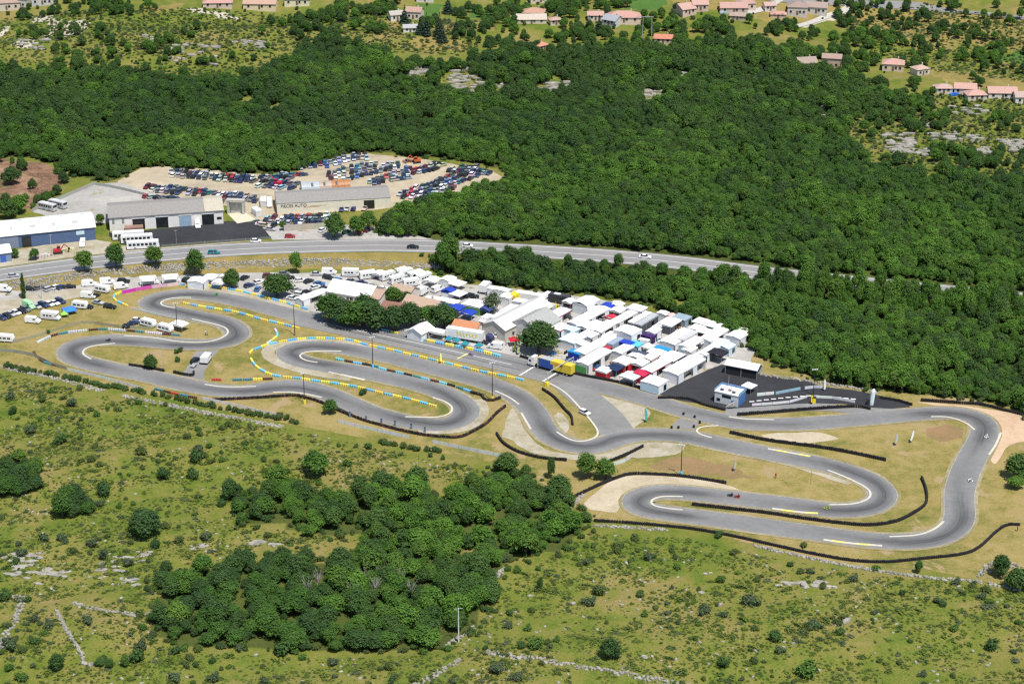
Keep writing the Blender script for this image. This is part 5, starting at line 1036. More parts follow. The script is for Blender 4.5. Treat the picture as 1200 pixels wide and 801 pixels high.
# ------------------------------------------------------------------ tents and awnings
def tent(px, L, W, h, rz, roofc, label, walls='open', wallc=None, ridge=.5, name='awning_tent', group=None, trim=None, ends=True):
    """frame tent or lorry awning; px is the picture place of the middle of its roof, L runs along the heading"""
    p = at(px[0], px[1], h); r = empty(name, (p.x, p.y, p.z + .06), rz, label, 'tent', group); a, b = L / 2, W / 2
    wc = wallc or (.76, .77, .78)
    roof = MB()
    if ridge > 0: roof.gable(L, W, h - .12, h - .12 + ridge, .12, t=.06)
    else: roof.box((0, 0, h), (L + .2, W + .2, .12))
    roof.build('roof', M_fabric, r, roofc)
    v = MB()
    for s in (-1, 1): v.box((0, s * (b + .02), h - .32), (L, .05, .42)); v.box((s * (a + .02), 0, h - .32), (.05, W, .42))
    v.build('valance', M_fabric, r, trim or roofc)
    n = max(1, round(L / 4)); 
    for i in range(n + 1):
        for s in (-1, 1): MB().tube((-a + L * i / n, s * b, 0), (-a + L * i / n, s * b, h - .15), .05, n=5).build('post', M_steel, r)
    if walls != 'open':
        MB().box((0, b - .04, h / 2 - .15), (L - .1, .05, h - .35)).build('wall_panel', M_fabric, r, wc)         # the back
        if ends:
            for s in (-1, 1): MB().box((s * (a - .05), 0, h / 2 - .15), (.05, W - .2, h - .35)).build('wall_panel', M_fabric, r, wc)
        if walls == 'half':
            for i in range(n):
                if i % 2 == 0: MB().box((-a + L * (i + .5) / n, -b + .04, h / 2 - .15), (L / n * random.uniform(.45, .8), .05, h - .35)).build('wall_panel', M_fabric, r, wc)
        elif walls == 'full':
            MB().box((0, -b + .04, h / 2 - .15), (L - .1, .05, h - .35)).build('wall_panel', M_fabric, r, wc)
            MB().box((L * .18, -b - .02, h * .42), (1.6, .06, h * .6)).build('opening_shade', M_glass, r)  # dark panel on the wall, painting the shade inside an entrance
    return r
def gazebo(px, s, rz, c, label, h=2.4, group=None, s2=None):
    p = at(px[0], px[1], h + .4); r = empty('gazebo', (p.x, p.y, p.z + .06), rz, label, 'gazebo', group); s2 = s2 or s
    MB().pyramid(s, s2, h, h + 1.1).build('canopy', M_fabric, r, c)
    v = MB()
    for k in (-1, 1): v.box((0, k * s2 / 2, h - .12), (s, .04, .28)); v.box((k * s / 2, 0, h - .12), (.04, s2, .28))
    v.build('valance', M_fabric, r, c)
    for a in (-1, 1):
        for b in (-1, 1): MB().tube((a * (s / 2 - .06), b * (s2 / 2 - .06), 0), (a * (s / 2 - .06), b * (s2 / 2 - .06), h), .04, n=5).build('leg', M_steel, r)
    return r
A = R(53); B = R(-37)
WH = (.82, .82, .80); WH2 = (.74, .76, .77); CR = (.74, .71, .64); PB = (.52, .66, .74); GB = (.28, .36, .42)
RB = (.025, .06, .42); AZ = (.03, .27, .62); CRIM = (.55, .03, .08); PUR = (.06, .03, .12); NAVY = (.02, .035, .09)
UN = [  # roof middle, length along the row, width, height, turn, colour, walls, label
    ((784.5, 376.5), 7.4, 6, 3.5, A, WH, 'half', 'square white awning beside the dark-sided trailer at the forest edge', .15), ((799, 371), 5, 6, 3.0, A, GB, 'full', 'grey-blue box tent at the forest edge', .1), ((795, 393.5), 14.5, 6.4, 3.6, A, WH, 'half', 'very long white awning in the middle paddock row', .2), ((806, 393), 9, 2.6, 3.7, A, (.5, .5, .5), 'full', 'grey roofed trailer alongside the very long white awning', 0), ((811, 400.5), 10, 4.6, 3.2, A, WH, 'half', 'white awning with a pale front panel next to the grey roofed trailer', .3), ((836.4, 391), 13, 5, 3.3, A, WH, 'half', 'long white awning in the upper right paddock row', .4), ((867, 390), 9, 6, 3.2, A, WH, 'half', 'white awning half under the forest trees', .3), ((836, 406), 16, 3.8, 3.2, A, WH2, 'half', 'long narrow white awning ending at the black tent', .2), ((850, 404), 5, 6, 3.0, A, PB, 'full', 'pale blue tent behind the black tent', .5), ((840, 412), 5, 7, 3.0, A, (.025, .025, .03), 'open', 'black awning at the corner of the fresh asphalt', .3),
    ((802, 427), 17, 6.6, 3.6, A, WH, 'half', 'largest white awning facing the black asphalt lot', .25), ((788, 416.8), 7.6, 6.2, 3.4, A, WH, 'half', 'white awning with dark gutters behind the largest one', .1), ((769, 427.5), 12, 4.8, 3.2, A, WH, 'half', 'white awning with a red valance', .3), ((777, 408), 2.6, 6.4, 3.0, A, AZ, 'open', 'bright azure awning strip among white roofs', 0), ((770.5, 412), 4, 7, 2.9, A, WH, 'half', 'white awning right in front of the azure strip', .2), ((696, 417), 15, 5.2, 3.4, A, WH, 'half', 'long white awning with a green end panel near the tyre wall', .3), ((708, 432.5), 4.2, 4.6, 2.7, A, WH, 'full', 'white roofed booth with bright red walls by the tyre wall', .15), ((739, 439.5), 5, 6, 2.9, A, WH, 'open', 'flat white canopy with deep shade by the tyre wall', .1), ((751.5, 436), 5, 5, 2.9, A, CRIM, 'half', 'crimson tent near the tyre wall', .5), ((767, 445.5), 6, 7.5, 3.2, A, WH, 'full', 'white block tent with pale blue end at the lot corner', .15),
    ((731, 422), 6, 6, 3.0, A, CR, 'half', 'cream square awning above the booth with red walls', .3), ((750, 424), 5, 5, 2.8, A, WH, 'open', 'small white awning between cream roof and crimson tent', .4), ((730, 408), 8, 4.4, 3.2, A, WH, 'half', 'white awning with an azure end roof', .2), ((744, 402), 4, 5, 3.1, A, (.12, .50, .72), 'half', 'light azure awning roof joined to a white awning', .1), ((735, 400.5), 3, 5, 3.1, A, RB, 'half', 'royal blue awning behind the light azure roof', .1), ((746, 416.5), 3.4, 6, 2.7, A, WH, 'half', 'low white tent under the azure roofs', .3), ((749, 412.5), 2, 6.5, 2.9, A, (.07, .09, .13), 'open', 'narrow dark slate awning strip', 0), ((762, 417.5), 5, 4, 2.9, A, CR, 'half', 'cream tent with an orange side', .3),
    ((713, 357), 4, 5, 3.0, A, RB, 'open', 'royal blue canopy at the forest edge', .3), ((723, 355.5), 4, 5, 3.0, A, WH, 'half', 'white canopy right of the royal blue one at the forest edge', .4), ((687, 352), 8, 7, 4.0, A, WH, 'full', 'tall white marquee at the forest edge', .7), ((690, 369), 20, 5, 3.3, A, WH, 'half', 'extra long white awning in the upper left row', .3), ((716, 371), 3, 4, 2.6, A, (.60, .04, .07), 'open', 'small bright red tent among white ones', .6), ((724, 362), 5, 5, 2.9, A, WH, 'open', 'white canopy with blue karts beneath', .4), ((746.5, 360), 5, 6.4, 3.9, A, WH, 'half', 'tall white awning on grey-blue frame at the forest edge', .1), ((732, 370), 13, 3.8, 3.2, A, WH, 'half', 'white awning with a row of dark openings', .2), ((750, 371.5), 12, 2.6, 3.85, A, WH, 'full', 'white race trailer roof beside the dark-sided one', 0), ((758, 374), 12, 2.6, 4.05, A, (.42, .44, .45), 'full', 'grey roofed dark-sided trailer', 0), ((736, 386), 6.5, 8, 4.3, A, WH, 'full', 'biggest square white tent roof with a gold mark', .3), ((760, 391.5), 4, 5, 2.8, A, PUR, 'half', 'deep purple square tent beside a white van', .2), ((766, 386.5), 5, 4, 3.2, A, WH, 'half', 'white tent above the purple tent', .3), ((708, 382), 11, 4.5, 3.1, A, WH, 'half', 'white awning between the marquee row and the big square tent', .3), ((688, 381), 6, 6, 2.8, A, WH, 'open', 'white square canopy beside stacked crates', .6), ((670, 385), 4, 5, 2.9, A, PB, 'half', 'pale blue canopy below the pink trimmed awning', .2), ((690, 391), 5, 6, 2.9, A, (.72, .66, .68), 'half', 'pinkish white canopy in the middle of the paddock', .3), ((671, 395.5), 8, 7, 3.1, A, (.60, .72, .78), 'half', 'pale blue awning with dark interior above the azure ended one', .2), ((707, 399), 11, 5, 3.1, A, WH, 'half', 'white awning beside the grey-blue trailer with red flank', .3), ((688, 408), 9, 5, 3.1, A, WH, 'half', 'white awning with a bright blue front end', .2), ((675, 411.5), 3, 5, 3.0, A, AZ, 'half', 'bright azure front tent with deep blue walls', .2), ((715, 392), 6, 4, 2.9, A, CR, 'half', 'cream canopy in front of the big square tent', .2), ((777, 366), 3, 4, 2.9, A, WH, 'half', 'tiny white tent at the forest edge', .3), ((786, 369), 3, 3, 2.6, A, (.70, .45, .42), 'half', 'tiny pinkish tent at the forest edge', .4),
    ((654, 366), 10, 5, 3.2, A, (.80, .76, .77), 'half', 'white awning with a pink valance beside the grey hall', .2), ((655.6, 382.5), 6, 5, 3.0, A, WH, 'half', 'white awning with a red edge below the grey hall', .2), ((585, 338), 3, 9, 3.2, R(66), WH, 'full', 'long white trailer tent under the forest trees', .2), ((594, 346), 5, 4.5, 3.4, R(62), WH, 'full', 'white box tent beside the yellow lorry', .3), ((667, 352), 4, 4, 2.8, A, WH, 'open', 'white awning next to the black roofed bus', .4), ((600, 362), 8, 6, 3.2, R(60), WH, 'half', 'white awning adjoining the workshop roofs', .2), ((587, 368), 9, 4, 3.2, R(62), WH, 'half', 'white awning beside the white tractor unit', .2), ((518, 351), 4, 14, 3.2, R(68), WH, 'full', 'long flat white paddock roof behind the tan tiled house', .15), ((518, 357), 4, 5, 2.8, R(68), RB, 'open', 'first royal blue tarp behind the wide tree', .5), ((533, 359.5), 4.5, 6.5, 2.9, R(62), RB, 'open', 'largest royal blue tarp behind the wide tree', .5), ((549, 365.5), 4, 5, 2.7, R(60), RB, 'open', 'third royal blue tarp beside the orange roof house', .4), ((556, 355), 6, 8, 3.2, R(62), WH, 'full', 'white roofed tent with bright green walls', .2), ((570, 360.5), 4, 5, 2.7, R(60), (.05, .08, .25), 'open', 'navy tent beside the silvery tree', .6), ((511, 387), 3.4, 7, 2.7, R(66), WH, 'open', 'white awning beside the white gabled shed', .15), ((366, 344.5), 13, 4, 2.8, R(47), WH, 'half', 'long white awning beside parked cars and the tree clump', .3), ((444, 319), 4, 4, 2.6, R(60), WH, 'open', 'white awning at the row of motorhomes below the rubble bank', .4), ((507, 327), 5, 5, 2.6, R(58), WH, 'open', 'white awning with deep shade below the tall corner tree', .4), ((526, 340), 3.5, 5, 2.6, R(60), RB, 'full', 'royal blue dome-like tent by the white gazebo', .8), ((210, 378.5), 4, 6, 2.5, R(60), WH, 'open', 'white awning beside the caravans inside the first loop', .3), ((232, 327.5), 5, 7, 2.8, R(70), WH, 'half', 'white tent beside the small dark round tree', .4), ((246, 324), 5, 5, 2.6, R(70), WH, 'open', 'white canopy behind the tent by the dark round tree', .4), ((256, 330), 4, 4.6, 2.6, R(70), WH, 'open', 'white canopy touching the small dark round tree', .5), ((525, 326), 5, 5, 2.8, R(58), WH, 'half', 'white tent under the tall corner tree', .4), ((612, 352.5), 3.4, 7, 3, R(62), WH, 'half', 'white roof below the yellow lorry', .15), ((640, 356), 3.5, 5, 2.8, A, WH2, 'open', 'pale awning beside the yellow van', .2), ((700, 362), 5, 5, 2.7, A, WH, 'open', 'white canopy on the marquee lane', .4), ((780, 399), 5, 4, 2.6, A, WH, 'open', 'white low canopy beside the azure strip', .4), ((680, 401), 4, 5, 2.7, A, WH2, 'half', 'white tent behind the azure fronted one', .3), ((720, 430), 5, 5, 2.6, A, NAVY, 'open', 'navy shade canopy beside the booth with red walls', .3), ((820, 415), 5, 3.4, 2.8, A, WH, 'half', 'white tent by the black awning', .3), ((808, 408), 5, 4, 2.9, A, WH, 'half', 'white tent at the head of the largest awning', .3)]
for u in UN:
    px, L, W, h, rz, c, wl_, lab, ridge = u
    wc = (.10, .30, .08) if 'green walls' in lab else (.5, .02, .03) if 'red walls' in lab else (.03, .05, .4) if c in (AZ, RB) and wl_ == 'half' else c if c in (CRIM, PUR, GB, PB) else (.10, .105, .12) if 'dark-sided' in lab else None
    tr = (.55, .05, .07) if 'red' in lab and 'valance' in lab or 'red edge' in lab else (.65, .18, .25) if 'pink valance' in lab else (.06, .06, .07) if 'dark gutters' in lab else None
    t = tent(px, L * .95, W * .9, h * random.uniform(.94, 1.06), rz + R(random.uniform(-2, 2)), c, lab, wl_, wc, ridge, trim=tr)
    if 'green end' in lab: MB().box((-L / 2 - .04, 0, h * .42), (.05, W * .8, h * .7)).build('end_panel', M_panel, t, (.10, .35, .10))
    if 'orange side' in lab: MB().box((0, -W / 2 - .04, h * .42), (L * .8, .05, h * .6)).build('side_panel', M_panel, t, (.55, .20, .12))
    if 'pale blue end' in lab or 'pale front' in lab: MB().box((-L / 2 - .04, 0, h * .45), (.05, W * .9, h * .75)).build('end_panel', M_panel, t, PB)
    if 'gold mark' in lab:
        MB().box((-1.0, -.8, h + .16), (1.6, .25, .03)).box((-.6, -1.2, h + .13), (.9, .25, .03)).build('gold_mark', plain('gold_print', (.50, .40, .12), .6), t)
for px, s in (((822, 374.5), 5), ((832, 377.5), 5), ((845, 381), 5), ((817, 382), 4.5), ((826, 386), 4.5), ((536, 330), 5), ((537, 342), 5), ((853, 383.5), 4), ((700, 377), 4), ((760, 404), 3.4), ((820, 398), 3.6), ((842, 398), 3.6)):
    gazebo(px, s, A, WH, 'white peaked gazebo standing between paddock awnings', group='white peaked gazebos in the paddock')
gazebo((75, 366), 2.2, .3, (.30, .62, .10), 'little lime green tent beside the blue tent in the left car park', 1.2)
gazebo((81, 361), 4.4, .5, (.05, .22, .62), 'blue peaked tent on the dry grass by the parked cars', 1.5)
gazebo((602.5, 396), 3.2, .2, (.70, .02, .04), 'red parasol tent at the paddock entrance', 2.2)
for px in ((526, 395), (535, 397), (545, 401), (561, 403)): gazebo(px, 2.2, R(62), (.03, .24, .30), 'small teal pop-up canopy in front of the lettered lorry', 1.7, 'teal canopies before the lettered lorry')
gazebo((878, 450), 3.8, R(50), WH, 'white peaked canopy on the black asphalt behind the control building', 2.3)
# ------------------------------------------------------------------ paddock vehicles
s_ = semi(at(549, 399.5), R(-22), 'white lorry with yellow lettering parked along the straight', 15.5, 4.1)
lt = MB()
for i in range(7): lt.box((-3.6 + i * 1.15, -1.29, 2.75), (.34, .03, 1.5 - .3 * (i % 2)), 0); lt.box((-3.2 + i * 1.15, -1.29, 2.9 - .5 * (i % 3)), (.55, .03, .34), 0)
lt.build('yellow_lettering', plain('yellow_print', (.68, .58, .05), .5), s_)
t2 = semi(at(648, 434.5), R(145.5), 'blue and yellow race lorry parked by the start gantry', 15.5, 4.0, (.70, .52, .05), (.78, .78, .77))
MB().box((2.6, 1.29, 2.5), (4.6, .04, 2.86)).box((-.1, 1.286, 2.0), (1.4, .035, 1.8)).build('blue_livery', M_panel, t2, (.03, .09, .35)); MB().box((2.4, 0, 4.03), (4.9, 2.5, .05)).build('roof_panel', M_panel, t2, (.42, .42, .42))
MB().box((-3, 1.29, 3.2), (3.2, .035, .7)).build('orange_livery', M_panel, t2, (.75, .30, .03))
box_truck(at(801, 440), A, 'beige roofed box truck at the edge of the black asphalt', 7.5, 3.4, (.60, .55, .44))
box_truck(at(719, 411), A + math.pi, 'grey-blue race trailer truck with a red flank', 9, 3.4, (.30, .36, .44), (.45, .04, .05))
box_truck(at(605, 353), R(62), 'bright yellow box lorry under the forest trees', 6.5, 3.4, (.78, .56, .03), (.78, .56, .03)); box_truck(at(646, 366), A, 'yellow cab truck next to the workshop', 6, 3.0, (.45, .47, .5), (.78, .60, .05))
box_truck(at(622, 354.5), R(-24), 'long white box lorry with a white cab at the forest edge', 11, 3.6); box_truck(at(569, 341), R(70), 'white lorry at the corner under forest trees', 7, 3.4); box_truck(at(569, 381), R(240), 'white tractor truck facing the orange roofed house', 6, 3.2)
bus(at(656, 355), R(-26), 'black roofed white bus at the forest edge', 8, 3.3, side=(.05, .05, .055)); box_truck(at(495, 345), R(60), 'white high box van with a dark side door', 5.5, 3.2)
for p, rz, lab in (((752, 404), R(150), 'white van parked beside the purple tent'), ((584, 396), R(165), 'white van in front of the grey workshop'), ((580, 408), R(160), 'white van at the paddock entrance behind the barrier end'), ((513, 341), R(52), 'large white van parked alone on the open gravel'), ((105, 335), R(5), 'white minibus at the left car park under the verge trees'), ((126, 332.5), R(10), 'white panel van beside the minibus under the verge trees'), ((142, 338), R(20), 'white van at the end of the pink banner'), ((5, 341), R(-8), 'white van under the road verge beside the cypress lawn'), ((104, 349), R(-10), 'white minibus with dark windows by the silver car'), ((39, 378), R(-12), 'white camper van on the dry grass beside the motorhome'), ((386, 321), R(-5), 'white van below the rubble bank'), ((118, 266), 0, None)):
    if lab: van(at(*p), (.78, .78, .77), rz, lab)
van(at(34, 361), (.35, .68, .36), R(-40), 'pale green camper van in the left row of cars', 5.4, 2.6); van(at(232, 266), (.78, .78, .77), R(-80), 'white van backed up to the depot doors'); van(at(97, 288), (.8, .8, .8), R(-85), 'white van in the blue warehouse yard', 5, 2.4); van(at(316, 241), (.78, .78, .77), R(-85), 'white truck at the gable of the scrap dealer', 6, 2.8)
for p, rz, aw, lab in (((175, 333), R(12), -1, 'white motorhome behind the middle of the pink banner'), ((201, 331), R(12), -1, 'white motorhome behind the end of the pink banner'), ((60, 374), R(-14), None, 'white motorhome on the dry grass by the blue tent'), ((412, 323.5), R(-4), None, 'large white motorhome under the rubble bank'), ((455, 327), R(40), None, 'white motorhome next to the first awning of the row'), ((466, 331), R(40), None, 'white motorhome second after the awning of the row'), ((476, 324), R(40), 1, 'white motorhome against the rubble bank in the row'), ((488, 326), R(40), None, 'white motorhome with lilac flank in the row'), ((498, 329), R(45), 1, 'white motorhome before the shaded awning'), ((483, 335), R(20), None, 'white motorhome in front of the row by the tan roof'), ((773, 389), A, None, 'white motorhome between tents in the middle paddock'), ((640, 353), A, None, 'white motorhome beside the black roofed bus'), ((432, 326), R(20), None, 'white motorhome parked by the row of dark cars')):
    motorhome(at(*p), rz, lab, awn=aw, stripe=(.35, .30, .55) if 'lilac' in lab else (.35, .36, .38))
for p, rz, lab in (((174, 382), R(-30), 'white caravan inside the first loop, left of the pair'), ((194, 388), R(-30), 'white caravan inside the first loop beside the awning'), ((94, 361), R(-15), 'white caravan beside the dark car on the grass'), ((120, 342), R(-25), 'white caravan in the left car park lane'), ((7, 400), R(-10), 'white caravan at the hedge outside the leftmost hairpin'), ((266, 331), R(-20), 'white caravan by the small dark round tree')):
    caravan(at(*p), rz, lab)
# parked cars: place, colour, heading, where
LP = 'in the left car park below the road verge'; LR = 'in the slanted row on the left grass'; CP_ = 'in the car park between the round tree and the rubble bank'
for (x, y), c, rz, where, k in [((35, 340), 'black', -5, LP, 'hatch'), ((46, 338.5), 'grey', 50, LP, 'hatch'), ((58, 340), 'silver', 50, LP, 'estate'), ((66, 338), 'white', 50, LP, 'hatch'), ((72, 338), 'dark blue', 50, LP, 'hatch'), ((82, 337.5), 'black', 10, LP, 'saloon'), ((145, 331), 'black', -5, 'beside the pink banner', 'estate'), ((112, 348), 'black', 60, 'beside the white minibus on the left', 'hatch'), ((115, 356), 'silver', -25, 'parked alone on the left grass', 'saloon'), ((129, 361), 'black', -15, 'by the bend of the yellow and blue barrier', 'estate'), ((103, 361), 'black', -20, 'beside the caravan on the grass', 'hatch'),
        ((2, 374), 'dark blue', -38, LR, 'hatch'), ((8, 372), 'black', -38, LR, 'hatch'), ((13, 369.5), 'silver', -38, LR, 'saloon'), ((19, 368), 'white', -38, LR, 'hatch'), ((25, 366), 'black', -38, LR, 'saloon'), ((30, 364), 'grey', -38, LR, 'estate'), ((43, 361), 'silver', -38, LR, 'hatch'), ((51, 359), 'dark blue', -38, LR, 'estate'), ((58, 358), 'white', -38, LR, 'hatch'), ((64, 356.5), 'white', -38, LR, 'saloon'), ((71, 354.5), 'dark blue', -38, LR, 'estate'),
        ((150, 384), 'black', 20, 'inside the first loop left of the caravans', 'hatch'), ((157, 380), 'dark blue', 30, 'inside the first loop beside the black hatchback', 'saloon'), ((161, 377), 'white', -10, 'inside the first loop behind the dark cars', 'hatch'), ((229, 424), 'black', 70, 'on the service lane with a trailer behind', 'estate'), ((685, 485), 'white', -45, 'on the grass island inside the circuit', 'hatch'),
        ((315, 325), 'dark red', 5, CP_, 'estate'), ((303, 332), 'white', 40, CP_, 'hatch'), ((302, 340), 'blue', 80, CP_, 'hatch'), ((352, 330), 'white', 15, CP_, 'hatch'), ((338, 327), 'black', 10, CP_, 'estate'), ((362, 331), 'black', 45, CP_, 'hatch'), ((374, 334), 'blue', -5, CP_, 'saloon'), ((385, 327), 'black', -30, CP_, 'estate'), ((398, 331), 'blue', -28, CP_, 'estate'), ((412, 331), 'grey', -20, CP_, 'hatch'), ((424, 333), 'dark blue', -25, CP_, 'saloon'), ((437, 338), 'black', -10, CP_, 'hatch'), ((371, 322.5), 'silver', 0, CP_, 'saloon'), ((347, 341), 'silver', 40, CP_, 'hatch'), ((343, 351), 'white', -25, CP_, 'saloon'), ((352, 347), 'white', -20, CP_, 'estate'), ((360, 344), 'black', 30, CP_, 'hatch'), ((370, 338), 'white', 40, CP_, 'hatch'), ((381, 340), 'black', 20, CP_, 'hatch'), ((449, 340), 'white', 20, CP_, 'hatch'), ((292, 336), 'dark blue', 40, CP_, 'hatch'), ((333, 322), 'grey', 0, CP_, 'hatch'), ((287, 327), 'black', 60, CP_, 'hatch'), ((218, 329), 'black', 70, 'between the pink banner and the slim pale tree', 'hatch'), ((222, 332), 'dark red', 70, 'between the pink banner and the slim pale tree', 'hatch'),
        ((554, 349), 'black', 0, 'beside the white gazebo in the paddock', 'estate'), ((548, 347), 'dark blue', 30, 'under the trees of the paddock', 'hatch'), ((16, 324.5), 'silver', 12, 'driving on the main road past the blue warehouse', 'hatch'), ((251, 297.5), 'teal', 3, 'driving on the main road past the depot', 'estate'), ((484, 291), 'black', -2, 'driving on the main road towards the forest', 'saloon'), ((756, 302.5), 'white', -12, 'driving on the main road through the forest', 'saloon'), ((548, 289.5), 'white', -6, 'driving on the main road behind the bright tree', 'hatch'),
        ((340, 278.5), 'red', 5, 'parked on the lay-by by the concrete wall', 'hatch'), ((378, 271), 'white', 60, 'parked on the lay-by under the large dark tree', 'hatch'), ((406, 273), 'green', 60, 'parked on the lay-by between trees', 'hatch'), ((421, 272.5), 'red', 70, 'parked on the lay-by right of the trees', 'hatch'), ((430, 271), 'dark red', 75, 'parked on the lay-by right of the trees', 'hatch'), ((449, 268), 'grey', 10, 'parked on the lay-by at the forest corner', 'hatch'), ((300, 284), 'white', 5, 'at the roadside below the depot', 'hatch')]:
    car(at(x, y), c, R(rz), where, k, ('parked cars ' + where))
# scrapyard
used = []
WT = ['white'] * 8 + ['silver'] * 9 + ['grey'] * 9 + ['black'] * 12 + ['dark blue'] * 12 + ['blue'] * 2 + ['pale blue'] * 4 + ['red'] * 2 + ['dark red'] * 3 + ['green', 'teal', 'beige'] + (['yellow'] if 0 else [])
def scrap_row(px, label, step=1.85, head=60, bias=None):
    c = line2(px, .5, 0); s = 0; nxt = 0
    for i in range(1, len(c)):
        s += (c[i] - c[i - 1]).length
        if s < nxt: continue
        nxt = s + step * random.uniform(.95, 1.15)
        q = c[i] + Vector((random.uniform(-.3, .3), random.uniform(-.5, .5)))
        if any((q.x - a) ** 2 + (q.y - b) ** 2 < 3.3 for a, b in used): continue
        used.append((q.x, q.y)); cn = random.choice(bias or WT); cc = tuple(v * random.uniform(.8, 1.1) for v in PAL[cn])
        obj('scrapped_car', random.choice(SCRAP), None, cc, loc=(q.x, q.y, h1(q.x, q.y) + .05), rz=R(head + random.uniform(-8, 8)) + (math.pi if random.random() < .4 else 0), label=f'{cn} scrapped car {label}', cat='car', group=f'scrapped cars {label}')
def shifted(px, dy): return [(x, y + dy) for x, y in px]
U1 = [(351, 198), (382, 192), (417, 182.5), (430, 182.5)]
for px, lab, hd in ((U1, 'in the row along the forest edge of the scrapyard', 100), (shifted(U1[1:], 4), 'in the row along the forest edge of the scrapyard', 100), ([(384, 206), (405, 199), (445, 191)], 'in the middle block of the sandy scrapyard', 95), ([(388, 209.5), (410, 203), (450, 195), (462, 192)], 'in the middle block of the sandy scrapyard', 95), ([(402, 212), (430, 205), (470, 195.5)], 'in the middle block of the sandy scrapyard', 95), ([(432, 214), (452, 208), (482, 198)], 'in the middle block of the sandy scrapyard', 95), ([(438, 216), (460, 210), (478, 204)], 'in the middle block of the sandy scrapyard', 95), ([(463, 212), (478, 209.5)], 'in the middle block of the sandy scrapyard', 20), ([(486, 204), (511, 199)], 'in the short row before the right-hand heap', 60), ([(488, 200), (505, 196)], 'in the short row before the right-hand heap', 60),
                    ([(468, 229), (490, 221), (517, 213), (540, 201), (572, 202)], 'in the dense heap at the tree-lined end of the scrapyard', 70), ([(472, 232), (496, 224), (523, 215), (545, 206), (560, 207)], 'in the dense heap at the tree-lined end of the scrapyard', 70), ([(482, 232), (505, 226), (530, 217), (552, 210)], 'in the dense heap at the tree-lined end of the scrapyard', 70), ([(492, 234), (512, 228), (532, 221)], 'in the dense heap at the tree-lined end of the scrapyard', 70), ([(508, 192.5), (522, 195)], 'by the forest at the back of the scrapyard', 30), ([(525, 201), (540, 197), (560, 198)], 'in the dense heap at the tree-lined end of the scrapyard', 70),
                    ([(296, 213), (318, 214), (350, 217)], 'around the red machine in the scrapyard', 60), ([(304, 219), (325, 220), (345, 222)], 'around the red machine in the scrapyard', 60), ([(330, 205), (355, 206)], 'around the red machine in the scrapyard', 30), ([(312, 257), (345, 255), (385, 253)], 'in front of the scrap dealer wall', 80), ([(310, 261), (345, 262), (374, 261)], 'behind the concrete yard wall', 80), ([(302, 262), (311, 266), (318, 271)], 'beside the black asphalt apron', -20), ([(312, 265), (322, 267)], 'behind the concrete yard wall', 80), ([(400, 247), (420, 246), (432, 246)], 'in front of the scrap dealer wall', 80),
                    ([(200, 202), (250, 206), (296, 210)], 'in the long grey row under the forest', 85), ([(202, 206.5), (250, 210.5), (290, 214)], 'in the long grey row under the forest', 85), ([(172, 220), (207, 222), (250, 227), (300, 232)], 'in the long row behind the depot roof', 80), ([(178, 224), (215, 227), (255, 231), (300, 236)], 'in the long row behind the depot roof', 80), ([(172, 231), (207, 235)], 'in the short row beside the yard fence', 40), ([(240, 236), (262, 237)], 'in the long row behind the depot roof', 80), ([(545, 203), (560, 203.5), (574, 204)], 'in the dense heap at the tree-lined end of the scrapyard', 70), ([(500, 219), (520, 209), (535, 201)], 'in the dense heap at the tree-lined end of the scrapyard', 70), ([(420, 208), (445, 200), (470, 191)], 'in the middle block of the sandy scrapyard', 95), ([(300, 209), (325, 209), (345, 210)], 'around the red machine in the scrapyard', 60), ([(330, 258), (360, 258), (392, 257)], 'in front of the scrap dealer wall', 80), ([(205, 204), (290, 212)], 'in the long grey row under the forest', 85)):
    scrap_row(px, lab, head=hd)
for p, rz in (((151, 280), 10), ((161, 284), 9), ((168, 291), 9)): bus(at(*p), R(rz), ['white coach nearest the depot wall', 'white coach between two others', 'white coach beside the road hedge trees'][int((rz == 9) + (p[0] == 168))] + ' on the black asphalt apron', 12)
bus(at(56, 246), R(-30), 'white minibus with dark side in the grey yard, left of two', 8, 2.9, side=(.5, .5, .5)); bus(at(68, 243), R(-30), 'white minibus with dark side in the grey yard, right of two', 8, 2.9, side=(.5, .5, .5))
box_truck(at(242, 424), R(80), 'white and red ambulance truck on the service lane', 5.6, 2.7, (.78, .78, .77), (.78, .78, .77)); 
tr_ = empty('car_trailer', at(227, 429.5) + Vector((0, 0, .13)), R(75), 'small grey flat trailer behind the black car on the service lane', 'trailer')
MB().box((0, 0, .5), (3.0, 1.5, .12)).build('bed', M_steel, tr_); MB().tube((1.5, 0, .5), (2.7, 0, .45), .05).build('drawbar', M_steel, tr_)
for s in (-1, 1): obj('wheel', WHEEL, tr_, loc=(0, s * .8, .32))

